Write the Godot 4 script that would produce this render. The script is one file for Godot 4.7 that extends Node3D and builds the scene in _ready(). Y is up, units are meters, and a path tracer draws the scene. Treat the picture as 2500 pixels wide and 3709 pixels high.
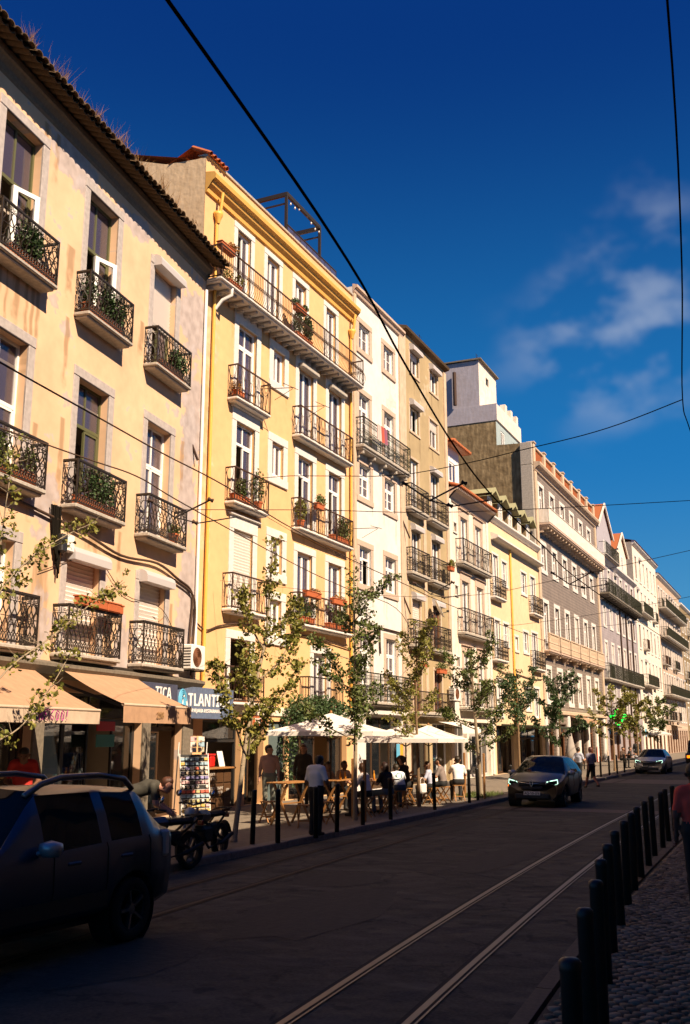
extends Node3D
# A tram street in the afternoon: sunlit house fronts, the carriageway in the shade of the row across.
# Street frame: x to the east of the camera's kerb, s metres up the street (z = -s), y up. K turns survey units into metres.
const K := 1.1
const KERB := -9.1
const FACE := -14.5
const SUN_EL := 42.0
const SUN_AZ := 22.0
var M := {}
var cache := {}
var taken := {}
var rng := RandomNumberGenerator.new()

func lin(r: float, g: float, b: float) -> Color:
	return Color(r, g, b).linear_to_srgb()

# ---------- naming and tagging ----------
func numbered(n: String) -> String:
	if not taken.has(n):
		taken[n] = 0
		return n
	taken[n] += 1
	return "%s_%03d" % [n, taken[n]]

func tag(o: Node3D, label: String, category: String, group := "", kind := "") -> Node3D:
	if label != "": o.set_meta("label", label)
	if category != "": o.set_meta("category", category)
	if group != "": o.set_meta("group", group)
	if kind != "": o.set_meta("kind", kind)
	return o

func thing(n: String, label: String, category: String, xf := Transform3D(), group := "") -> Node3D:
	var o := Node3D.new()
	o.name = numbered(n)
	add_child(o)
	o.transform = xf
	tag(o, label, category, group)
	return o

func part(p: Node, n: String, m: Mesh, mt: Material, xf := Transform3D()) -> MeshInstance3D:
	var o := MeshInstance3D.new()
	o.name = n
	o.mesh = m
	o.material_override = mt
	p.add_child(o, true)
	o.transform = xf
	return o

func solo(n: String, label: String, category: String, m: Mesh, mt: Material, xf := Transform3D(), group := "") -> MeshInstance3D:
	var o := part(self, numbered(n), m, mt, xf)
	tag(o, label, category, group)
	return o

func setting(n: String, m: Mesh, mt: Material, xf := Transform3D()) -> MeshInstance3D:
	var o := part(self, numbered(n), m, mt, xf)
	o.set_meta("kind", "structure")
	return o

# ---------- places ----------
func G(x: float, s: float, y := 0.0) -> Vector3:
	return Vector3(x * K, y, -s * K)

func at(p: Vector3, turn := 0.0, sc := 1.0) -> Transform3D:
	return Transform3D(Basis(Vector3.UP, deg_to_rad(turn)).scaled(Vector3.ONE * sc), p)

# frame on the long front (x = FACE) at survey station s; local x up the street, z out of the wall
func FB(s: float, y := 0.0, z := 0.0) -> Transform3D:
	return Transform3D(Basis(Vector3.UP, PI / 2).scaled(Vector3.ONE * K), Vector3((FACE + z) * K, y * K, -(22.7 + s) * K))

# the same on the old house's front, which turns 8 degrees away from the street line
func FA(s: float, y := 0.0, z := 0.0) -> Transform3D:
	var a := deg_to_rad(8.07)
	var x := FACE - sin(a) * s + cos(a) * z
	var t := 22.7 + cos(a) * s + sin(a) * z
	return Transform3D(Basis(Vector3.UP, PI / 2 + a).scaled(Vector3.ONE * K), Vector3(x * K, y * K, -t * K))

# ---------- mesh writers ----------
func S(smooth := false) -> SurfaceTool:
	var st := SurfaceTool.new()
	st.begin(Mesh.PRIMITIVE_TRIANGLES)
	st.set_smooth_group(0 if smooth else -1)
	return st

func done(st: SurfaceTool) -> ArrayMesh:
	st.generate_normals()
	return st.commit()

func tri(st: SurfaceTool, a: Vector3, b: Vector3, c: Vector3) -> void:
	st.add_vertex(a); st.add_vertex(b); st.add_vertex(c)

func quad(st: SurfaceTool, a: Vector3, b: Vector3, c: Vector3, d: Vector3) -> void:
	tri(st, a, b, c); tri(st, a, c, d)

func box(st: SurfaceTool, c: Vector3, s: Vector3, b := Basis()) -> void:
	var h := [b.x * s.x * 0.5, b.y * s.y * 0.5, b.z * s.z * 0.5]
	for i in 3:
		for g in [1.0, -1.0]:
			var n: Vector3 = h[i] * g
			var u: Vector3 = h[(i + 1) % 3] * g
			var v: Vector3 = h[(i + 2) % 3]
			quad(st, c + n - u - v, c + n - u + v, c + n + u + v, c + n + u - v)

func bar(st: SurfaceTool, a: Vector3, b: Vector3, w: float, d: float) -> void:
	var y := b - a
	var l := y.length()
	if l < 0.0001: return
	y /= l
	var x := y.cross(Vector3.UP if absf(y.y) < 0.9 else Vector3.BACK).normalized()
	box(st, (a + b) * 0.5, Vector3(w, l, d), Basis(x, y, x.cross(y)))

# box with its long edges chamfered by e (in the plane across its largest axis faces)
func bevel(st: SurfaceTool, c: Vector3, s: Vector3, e: float, b := Basis()) -> void:
	var h := s * 0.5
	var i := Vector3(maxf(h.x - e, 0.0), maxf(h.y - e, 0.0), maxf(h.z - e, 0.0))
	var P := func(x: float, y: float, z: float) -> Vector3: return c + b * Vector3(x, y, z)
	for g in [1.0, -1.0]:
		var f := []
		for k in 3:
			var fc := []
			for q in [[-1, -1], [-1, 1], [1, 1], [1, -1]]:
				var v := Vector3.ZERO
				v[k] = h[k] * g
				v[(k + 1) % 3] = i[(k + 1) % 3] * q[0] * g
				v[(k + 2) % 3] = i[(k + 2) % 3] * q[1]
				fc.append(c + b * v)
			quad(st, fc[0], fc[1], fc[2], fc[3])
	for k in 3:
		var u := (k + 1) % 3
		var v := (k + 2) % 3
		for a in [1.0, -1.0]:
			for d in [1.0, -1.0]:
				var p := Vector3.ZERO; p[u] = h[u] * a; p[v] = i[v] * d
				var r := Vector3.ZERO; r[u] = i[u] * a; r[v] = h[v] * d
				var z := Vector3.ZERO; z[k] = i[k] * a * d
				quad(st, c + b * (p - z), c + b * (p + z), c + b * (r + z), c + b * (r - z))
	for x in [1.0, -1.0]:
		for y in [1.0, -1.0]:
			for z in [1.0, -1.0]:
				var p0: Vector3 = c + b * Vector3(h.x * x, i.y * y, i.z * z)
				var p1: Vector3 = c + b * Vector3(i.x * x, h.y * y, i.z * z)
				var p2: Vector3 = c + b * Vector3(i.x * x, i.y * y, h.z * z)
				if x * y * z > 0: tri(st, p0, p2, p1)
				else: tri(st, p0, p1, p2)

# tube along pts; ref = a direction never parallel to it
func tube(st: SurfaceTool, pts: Array, r, n := 4, ref := Vector3(0.03, 0.02, 1.0), caps := false) -> void:
	var prev := []
	var last := pts.size() - 1
	for i in pts.size():
		var t: Vector3 = pts[mini(i + 1, last)] - pts[maxi(i - 1, 0)]
		if t.length_squared() < 1e-12: t = Vector3.UP
		t = t.normalized()
		var x := t.cross(ref)
		if x.length_squared() < 1e-6: x = t.cross(Vector3(1, 0.1, 0))
		x = x.normalized()
		var y := x.cross(t)
		var rr: float = r[i] if r is Array else r
		var ring := []
		for k in n:
			var a := TAU * k / n
			ring.append(pts[i] + (x * cos(a) + y * sin(a)) * rr)
		if i > 0:
			for k in n:
				quad(st, prev[k], ring[k], ring[(k + 1) % n], prev[(k + 1) % n])
		if caps and (i == 0 or i == last):
			for k in range(1, n - 1):
				if i == 0: tri(st, ring[0], ring[k], ring[k + 1])
				else: tri(st, ring[0], ring[k + 1], ring[k])
		prev = ring

# lathe: prof = [[radius, height], ...] turned about +y of xf
func lathe(st: SurfaceTool, prof: Array, n := 12, xf := Transform3D()) -> void:
	for i in prof.size() - 1:
		for k in n:
			var a := TAU * k / n
			var b := TAU * (k + 1) / n
			var p: Array = prof[i]
			var q: Array = prof[i + 1]
			var A := xf * Vector3(p[0] * cos(a), p[1], p[0] * sin(a))
			var B := xf * Vector3(q[0] * cos(a), q[1], q[0] * sin(a))
			var C := xf * Vector3(q[0] * cos(b), q[1], q[0] * sin(b))
			var D := xf * Vector3(p[0] * cos(b), p[1], p[0] * sin(b))
			if p[0] < 1e-5: tri(st, A, C, B)
			elif q[0] < 1e-5: tri(st, A, D, B)
			else: quad(st, A, D, C, B)

func ring_pts(c: Vector3, r: float, n: int, u := Vector3.RIGHT, v := Vector3.UP) -> Array:
	var o := []
	for k in n + 1: o.append(c + (u * cos(TAU * k / n) + v * sin(TAU * k / n)) * r)
	return o

func unit() -> BoxMesh:
	if not cache.has("unit"):
		var b := BoxMesh.new()
		b.size = Vector3.ONE
		cache["unit"] = b
	return cache["unit"]

func bx(c: Vector3, s: Vector3) -> Transform3D:
	return Transform3D(Basis.from_scale(s), c)

func words(txt: String, h: float, depth := 0.01, bold := true, serif := false) -> TextMesh:
	var t := TextMesh.new()
	var f := SystemFont.new()
	f.font_names = PackedStringArray(["Droid Serif" if serif else "Droid Sans"])
	f.font_weight = 700 if bold else 400
	t.font = f
	t.text = txt
	t.font_size = 48
	t.pixel_size = h / 34.0
	t.depth = depth
	return t

# ---------- materials ----------
func noise_tex(seed_: int, freq: float, lo: float, hi: float, oct := 4, size := 512, warm := 0.0) -> NoiseTexture2D:
	var key := "n%d_%f_%f_%f_%d_%d_%f" % [seed_, freq, lo, hi, oct, size, warm]
	if cache.has(key): return cache[key]
	var n := FastNoiseLite.new()
	n.seed = seed_
	n.noise_type = FastNoiseLite.TYPE_SIMPLEX_SMOOTH
	n.frequency = freq
	n.fractal_octaves = oct
	var t := NoiseTexture2D.new()
	t.width = size
	t.height = size
	t.seamless = true
	t.noise = n
	var g := Gradient.new()
	g.set_color(0, lin(lo, lo * (1.0 - warm * 0.4), lo * (1.0 - warm)))
	g.set_color(1, lin(hi, hi, hi))
	t.color_ramp = g
	cache[key] = t
	return t

func bump_tex(seed_: int, freq: float, oct := 4, size := 256) -> NoiseTexture2D:
	var key := "b%d_%f_%d" % [seed_, freq, oct]
	if cache.has(key): return cache[key]
	var n := FastNoiseLite.new()
	n.seed = seed_
	n.frequency = freq
	n.fractal_octaves = oct
	var t := NoiseTexture2D.new()
	t.width = size
	t.height = size
	t.seamless = true
	t.as_normal_map = true
	t.bump_strength = 4.0
	t.noise = n
	cache[key] = t
	return t

func mat(k: String, c: Color, rough := 0.85, metal := 0.0) -> StandardMaterial3D:
	var m := StandardMaterial3D.new()
	m.resource_name = k
	m.albedo_color = c
	m.roughness = rough
	m.metallic = metal
	M[k] = m
	return m

# mottled, slightly rough surface; size = metres one tile of the pattern covers
func rough(k: String, c: Color, r := 0.9, lo := 0.72, size := 3.0, bump := 0.3, warm := 0.0, fine := 0.55) -> StandardMaterial3D:
	var m := mat(k, c, r)
	m.albedo_texture = noise_tex(3, 0.012, lo, 1.0, 5, 512, warm)
	m.uv1_triplanar = true
	m.uv1_world_triplanar = true
	m.uv1_scale = Vector3.ONE / size
	m.detail_enabled = true
	m.detail_blend_mode = BaseMaterial3D.BLEND_MODE_MUL
	m.detail_uv_layer = BaseMaterial3D.DETAIL_UV_2
	m.detail_albedo = noise_tex(8, 0.03, 1.0 - (1.0 - lo) * fine, 1.0, 4, 512)
	m.uv2_triplanar = true
	m.uv2_world_triplanar = true
	m.uv2_scale = Vector3.ONE / (size * 0.23)
	if k.begins_with("plaster"):
		# rain-washed render: the fine pattern is drawn out downwards
		m.detail_albedo = noise_tex(8, 0.02, 1.0 - (1.0 - lo) * 1.1, 1.0, 5, 512, 0.12)
		m.uv2_scale = Vector3(1.0 / (size * 0.5), 1.0 / (size * 3.2), 1.0 / (size * 0.5))
	if bump > 0:
		m.normal_enabled = true
		m.normal_texture = bump_tex(5, 0.05)
		m.normal_scale = bump * 0.35
	return m

func glow(k: String, c: Color, e: float) -> StandardMaterial3D:
	var m := mat(k, c, 0.4)
	m.emission_enabled = true
	m.emission = c
	m.emission_energy_multiplier = e
	return m

func make_materials() -> void:
	rough("plaster_old", lin(0.74, 0.50, 0.25))
	rough("plaster_yellow", lin(0.76, 0.475, 0.205), 0.9, 0.86, 4.0, 0.2)
	rough("plaster_party", lin(0.78, 0.58, 0.37), 0.95, 0.8, 3.0, 0.4)  # beige plaster of the yellow house's party wall
	rough("plaster_white", lin(0.78, 0.74, 0.70), 0.9, 0.84, 4.0, 0.2, 0.1)
	rough("plaster_olive", lin(0.40, 0.30, 0.165), 0.95, 0.76, 3.0, 0.3)
	rough("plaster_cream", lin(0.82, 0.76, 0.68), 0.9, 0.85, 4.0, 0.2, 0.1)
	rough("plaster_pale", lin(0.80, 0.59, 0.36), 0.9, 0.86, 4.0, 0.2)
	rough("plaster_pink", lin(0.74, 0.56, 0.52), 0.9, 0.85)
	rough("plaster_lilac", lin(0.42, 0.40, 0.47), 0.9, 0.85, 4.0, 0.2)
	rough("plaster_grey", lin(0.42, 0.38, 0.35), 0.95, 0.75)
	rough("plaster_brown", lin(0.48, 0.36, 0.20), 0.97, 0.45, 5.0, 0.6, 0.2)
	rough("plaster_beige", lin(0.66, 0.51, 0.38), 0.9, 0.8)
	rough("plaster_far", lin(0.60, 0.46, 0.36), 0.95, 0.7)
	rough("stone_pale", lin(0.74, 0.70, 0.66), 0.85, 0.8, 1.5, 0.3)
	rough("stone_lilac", lin(0.52, 0.46, 0.44), 0.9, 0.68, 1.2, 0.4)
	rough("stone_pink", lin(0.62, 0.46, 0.36), 0.9, 0.75, 1.2, 0.3)
	rough("stone_slab", lin(0.55, 0.49, 0.42), 0.9, 0.6, 0.9, 0.5)
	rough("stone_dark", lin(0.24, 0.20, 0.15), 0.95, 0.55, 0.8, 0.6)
	rough("tile_old", lin(0.17, 0.10, 0.045), 0.95, 0.35, 0.6, 0.6)
	rough("tile_orange", lin(0.55, 0.16, 0.05), 0.9, 0.55, 0.8, 0.4)
	rough("asphalt", lin(0.050, 0.045, 0.034), 0.92, 0.55, 2.6, 0.7)
	rough("asphalt_patch", lin(0.062, 0.055, 0.042), 0.9, 0.6, 1.2, 0.7)
	rough("paving", lin(0.25, 0.205, 0.155), 0.9, 0.62, 1.1, 0.6)
	rough("cobble", lin(0.25, 0.19, 0.12), 0.85, 0.6, 0.5, 0.5)
	rough("cobble_pale", lin(0.33, 0.26, 0.18), 0.85, 0.6, 0.5, 0.5)
	rough("cobble_dark", lin(0.15, 0.115, 0.075), 0.85, 0.6, 0.5, 0.5)
	rough("joint", lin(0.075, 0.063, 0.047), 0.95, 0.6, 0.7, 0.6)
	rough("kerbstone", lin(0.30, 0.27, 0.23), 0.9, 0.65, 0.8, 0.5)
	rough("strip_stone", lin(0.20, 0.155, 0.125), 0.9, 0.6, 0.7, 0.5)
	mat("rail_steel", lin(0.22, 0.19, 0.16), 0.5, 0.7)
	mat("groove", lin(0.012, 0.011, 0.01), 0.95)
	rough("iron", lin(0.030, 0.020, 0.012), 0.6, 0.6, 0.5, 0.0)
	rough("iron_rust", lin(0.075, 0.030, 0.014), 0.75, 0.45, 0.4, 0.0)
	rough("iron_green", lin(0.035, 0.038, 0.018), 0.7, 0.6, 0.5, 0.0)
	rough("bollard_paint", lin(0.016, 0.015, 0.013), 0.5, 0.4, 0.35, 0.0)
	mat("frame_white", lin(0.82, 0.80, 0.77), 0.5)
	mat("frame_green", lin(0.10, 0.10, 0.04), 0.6)
	mat("frame_brown", lin(0.18, 0.07, 0.03), 0.6)
	mat("frame_grey", lin(0.45, 0.42, 0.40), 0.6)
	mat("shutter", lin(0.74, 0.66, 0.60), 0.6)
	mat("hood", lin(0.46, 0.43, 0.43), 0.6)
	var g := mat("glass", lin(0.10, 0.08, 0.11), 0.04)
	g.transparency = BaseMaterial3D.TRANSPARENCY_ALPHA
	g.albedo_color.a = 0.45
	g.metallic_specular = 0.6
	var gd := mat("glass_dark", lin(0.012, 0.015, 0.018), 0.03)
	gd.transparency = BaseMaterial3D.TRANSPARENCY_ALPHA
	gd.albedo_color.a = 0.72
	gd.metallic_specular = 0.6
	mat("curtain", lin(0.42, 0.35, 0.36), 0.95)
	mat("curtain_mauve", lin(0.26, 0.18, 0.23), 0.95)
	mat("room", lin(0.40, 0.34, 0.28), 0.95)
	mat("pipe_yellow", lin(0.72, 0.42, 0.08), 0.5)
	mat("pipe_white", lin(0.80, 0.78, 0.75), 0.4)
	mat("cable_black", lin(0.014, 0.012, 0.01), 1.0).metallic_specular = 0.0
	mat("cable_brown", lin(0.06, 0.03, 0.015), 0.7)
	mat("plastic_white", lin(0.76, 0.74, 0.70), 0.4)
	mat("plastic_dark", lin(0.02, 0.02, 0.02), 0.5)
	rough("terracotta", lin(0.52, 0.13, 0.04), 0.85, 0.7, 0.4, 0.2)
	rough("wood", lin(0.42, 0.20, 0.06), 0.6, 0.6, 0.3, 0.2, 0.2)
	rough("wood_dark", lin(0.085, 0.04, 0.014), 0.6, 0.55, 0.3, 0.2)
	rough("bark", lin(0.30, 0.19, 0.10), 0.95, 0.5, 0.3, 0.7)
	rough("bark_pale", lin(0.42, 0.33, 0.22), 0.95, 0.55, 0.3, 0.7)
	rough("awning_cloth", lin(0.50, 0.30, 0.18), 0.95, 0.72, 1.6, 0.2)
	rough("awning_edge", lin(0.60, 0.46, 0.34), 0.95, 0.75, 1.6, 0.2)
	rough("canvas_white", lin(0.80, 0.75, 0.69), 0.95, 0.84, 1.4, 0.2)
	rough("sign_blue", lin(0.13, 0.17, 0.27), 0.6, 0.7, 0.9, 0.1)
	rough("sign_navy", lin(0.075, 0.08, 0.13), 0.6, 0.7, 0.9, 0.1)
	mat("letter_white", lin(0.80, 0.78, 0.74), 0.6)
	mat("letter_blue", lin(0.10, 0.38, 0.58), 0.5)
	mat("letter_dim", lin(0.30, 0.17, 0.07), 0.8)
	mat("chalk", lin(0.62, 0.58, 0.52), 0.9)
	mat("spray", lin(0.42, 0.02, 0.26), 0.7)
	mat("rubber", lin(0.010, 0.010, 0.010), 0.85)
	mat("chrome", lin(0.62, 0.62, 0.62), 0.15, 1.0)
	mat("alloy", lin(0.20, 0.20, 0.20), 0.35, 0.8)
	for k in ["leaf", "leaf_young", "leaf_deep", "leaf_dry"]:
		var m := mat(k, {"leaf": lin(0.095, 0.125, 0.024), "leaf_young": lin(0.20, 0.19, 0.03), "leaf_deep": lin(0.045, 0.085, 0.024), "leaf_dry": lin(0.30, 0.14, 0.03)}[k], 0.6)
		m.vertex_color_use_as_albedo = true
		m.cull_mode = BaseMaterial3D.CULL_DISABLED
		m.backlight_enabled = true
		m.backlight = Color(0.35, 0.4, 0.12)
	var pm := mat("figure", Color(1, 1, 1), 0.8)
	pm.vertex_color_use_as_albedo = true
	var hm := mat("hair", Color(1, 1, 1), 0.55)
	hm.vertex_color_use_as_albedo = true
	var pr := mat("print", Color(1, 1, 1), 0.5)
	pr.vertex_color_use_as_albedo = true
	road_surface()
	tile_cladding("azulejo_grey", Color(0.33, 0.265, 0.215), Color(0.17, 0.13, 0.105))
	tile_cladding("azulejo_lilac", Color(0.42, 0.36, 0.36), Color(0.33, 0.28, 0.29))

# asphalt with aggregate, wandering cracks, tarred seams, oil spots and paler worn scuffs; 12 m to a repeat
func road_surface() -> void:
	var n := 1024
	var im := Image.create(n, n, false, Image.FORMAT_RGBF)
	var a := FastNoiseLite.new(); a.seed = 51; a.frequency = 0.006; a.fractal_octaves = 5
	var g := FastNoiseLite.new(); g.seed = 52; g.frequency = 0.25; g.fractal_octaves = 2
	var c := FastNoiseLite.new(); c.seed = 53; c.noise_type = FastNoiseLite.TYPE_CELLULAR; c.frequency = 0.0075
	c.cellular_return_type = FastNoiseLite.RETURN_DISTANCE2_SUB; c.fractal_type = FastNoiseLite.FRACTAL_NONE
	c.domain_warp_enabled = true; c.domain_warp_amplitude = 34.0; c.domain_warp_frequency = 0.02
	var base := Color(0.058, 0.051, 0.037)
	for y in n:
		for x in n:
			var big := a.get_noise_2d(x, y)
			var o := base * (1.0 + 0.55 * big + 0.5 * g.get_noise_2d(x, y))
			var crack := 1.0 - smoothstep(0.012, 0.035, c.get_noise_2d(x, y) + 1.0)
			if crack > 0.0 and a.get_noise_2d(y + 300, x) > -0.12: o = o.lerp(Color(0.012, 0.011, 0.010), crack * 0.8)
			o = o.lerp(Color(0.10, 0.088, 0.068), smoothstep(0.28, 0.5, a.get_noise_2d(x * 0.5 + 900, y * 2.2)) * 0.6)
			o = o.lerp(Color(0.018, 0.016, 0.014), smoothstep(0.36, 0.46, a.get_noise_2d(x * 3.0, y * 3.0 + 500)) * 0.7)
			im.set_pixel(x, y, o)
	var m: StandardMaterial3D = M["asphalt"]
	m.albedo_color = Color(1, 1, 1)
	m.albedo_texture = ImageTexture.create_from_image(im)
	m.uv1_scale = Vector3.ONE / 12.0

# far-off glazed wall tiles, too small to pick apart: squares of 14 cm with a darker diamond each (linear colours)
func tile_cladding(k: String, a: Color, b: Color) -> void:
	var im := Image.create(256, 256, false, Image.FORMAT_RGB8)
	var n := FastNoiseLite.new()
	n.seed = 4
	n.frequency = 0.04
	for y in 256:
		for x in 256:
			var u := absf(fposmod(x / 64.0, 1.0) - 0.5) * 2.0
			var v := absf(fposmod(y / 64.0, 1.0) - 0.5) * 2.0
			var d := 1.0 if u + v < 0.95 else 0.0
			if maxf(u, v) > 0.93: d = 0.6
			var cell := absf(sin((x / 64) * 12.9 + (y / 64) * 78.2)) * 0.14
			var c := a.lerp(b, clampf(d * 0.85 + n.get_noise_2d(x, y) * 0.2 + cell, 0.0, 1.0))
			im.set_pixel(x, y, c.linear_to_srgb())
	var m := mat(k, Color(1, 1, 1), 0.6)
	m.albedo_texture = ImageTexture.create_from_image(im)
	m.uv1_triplanar = true
	m.uv1_world_triplanar = true
	m.uv1_scale = Vector3.ONE / 0.9
	m.detail_enabled = true
	m.detail_blend_mode = BaseMaterial3D.BLEND_MODE_MUL
	m.detail_uv_layer = BaseMaterial3D.DETAIL_UV_2
	m.detail_albedo = noise_tex(8, 0.01, 0.7, 1.0, 5)
	m.uv2_triplanar = true
	m.uv2_world_triplanar = true
	m.uv2_scale = Vector3.ONE / 6.0
# ---------- camera, sky, sun ----------
func stage() -> void:
	var cam := Camera3D.new()
	cam.name = "camera"
	add_child(cam)
	cam.position = Vector3(0, 2.0 * K, 0)
	cam.rotation = Vector3(deg_to_rad(12.70), deg_to_rad(24.7), 0)
	cam.fov = 54.53
	cam.near = 0.05
	cam.far = 900.0
	cam.current = true
	var we := WorldEnvironment.new()
	we.name = "environment"
	var e := Environment.new()
	e.background_mode = Environment.BG_SKY
	var sky := Sky.new()
	var pm := PanoramaSkyMaterial.new()
	pm.panorama = ImageTexture.create_from_image(sky_image())
	sky.sky_material = pm
	e.sky = sky
	e.tonemap_mode = Environment.TONE_MAPPER_LINEAR
	e.tonemap_exposure = 2.0
	e.sdfgi_enabled = true
	e.ssao_enabled = true
	e.ssil_enabled = true
	we.environment = e
	add_child(we)
	var sun := DirectionalLight3D.new()
	sun.name = "sun"
	sun.light_color = Color(1.0, 0.90, 0.775)
	sun.light_energy = 1.6
	sun.light_angular_distance = 0.5
	sun.shadow_enabled = true
	add_child(sun)
	var el := deg_to_rad(SUN_EL)
	var az := deg_to_rad(SUN_AZ)
	var d := Vector3(-cos(az) * cos(el), -sin(el), -sin(az) * cos(el))
	sun.basis = Basis.looking_at(d, Vector3.UP)

# deep polarised-looking blue, paler towards the horizon, with thin broken cloud in drifts all the way round
func sky_image() -> Image:
	var w := 2048
	var h := 1024
	var im := Image.create(w, h, false, Image.FORMAT_RGBF)
	var n := FastNoiseLite.new()
	n.seed = 21
	n.frequency = 1.0
	n.fractal_octaves = 6
	n.fractal_gain = 0.55
	var n2 := FastNoiseLite.new()
	n2.seed = 5
	n2.frequency = 1.0
	n2.fractal_octaves = 3
	# drifts of thin cloud: azimuth, elevation, half width, half height (degrees), slant
	var banks := [[-6.0, 22.5, 9.0, 6.0, 0.5], [48.0, 30.0, 16.0, 8.0, -2.0], [88.0, 18.0, 12.0, 6.0, 3.0], [133.0, 26.0, 14.0, 8.0, 1.0], [178.0, 20.0, 13.0, 7.0, 2.0], [-138.0, 28.0, 15.0, 8.0, -3.0], [-95.0, 21.0, 12.0, 6.0, 2.0]]
	var top := Color(0.0013, 0.0185, 0.102)
	var mid := Color(0.008, 0.096, 0.255)
	var low := Color(0.05, 0.18, 0.30)
	for y in h:
		var el := (0.5 - (y + 0.5) / h) * PI
		var up := maxf(sin(el), 0.0)
		var c := low.lerp(mid, smoothstep(0.0, 0.28, up)).lerp(top, smoothstep(0.20, 0.64, up))
		for x in w:
			var o := c
			if el > 0.03:
				var az := wrapf((x + 0.5) / w * TAU, -PI, PI)
				var p := Vector3(sin(az) * cos(el), sin(el), -cos(az) * cos(el))
				var k := 0.0
				for q in banks:
					var dx: float = wrapf(az - deg_to_rad(q[0]), -PI, PI) / deg_to_rad(q[2])
					var dy: float = (el - deg_to_rad(q[1] + dx * q[4])) / deg_to_rad(q[3])
					k = maxf(k, 1.0 - smoothstep(0.2, 1.25, sqrt(dx * dx + dy * dy) + 0.5 * n2.get_noise_3d(p.x * 4.0, p.y * 7.0, p.z * 4.0)))
				if k > 0.0:
					var f := smoothstep(-0.22, 0.5, n.get_noise_3d(p.x * 9.0, p.y * 15.0, p.z * 9.0))
					o = c.lerp(Color(0.27, 0.30, 0.36), clampf(k * f * 0.4, 0.0, 0.4))
			im.set_pixel(x, y, o)
	return im

# ---------- the setting underfoot ----------
# the tram line bends a little near the camera
func track_x(s: float) -> float:
	return -2.54 - 2.14 * (1.0 - exp(-maxf(s, -4.0) * 0.055))

func sheet(st: SurfaceTool, x0: Callable, x1: Callable, s0: float, s1: float, n: int, y: float) -> void:
	for i in n:
		var a := lerpf(s0, s1, float(i) / n)
		var b := lerpf(s0, s1, float(i + 1) / n)
		quad(st, G(x0.call(a), a, y), G(x0.call(b), b, y), G(x1.call(b), b, y), G(x1.call(a), a, y))

func kerb_e(s: float) -> float:
	return -1.28 - 1.45 * (1.0 - exp(-maxf(s, -6.0) * 0.10)) if s > 3 else -1.05 - (s - 3) * 0.06 - 0.6

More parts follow.
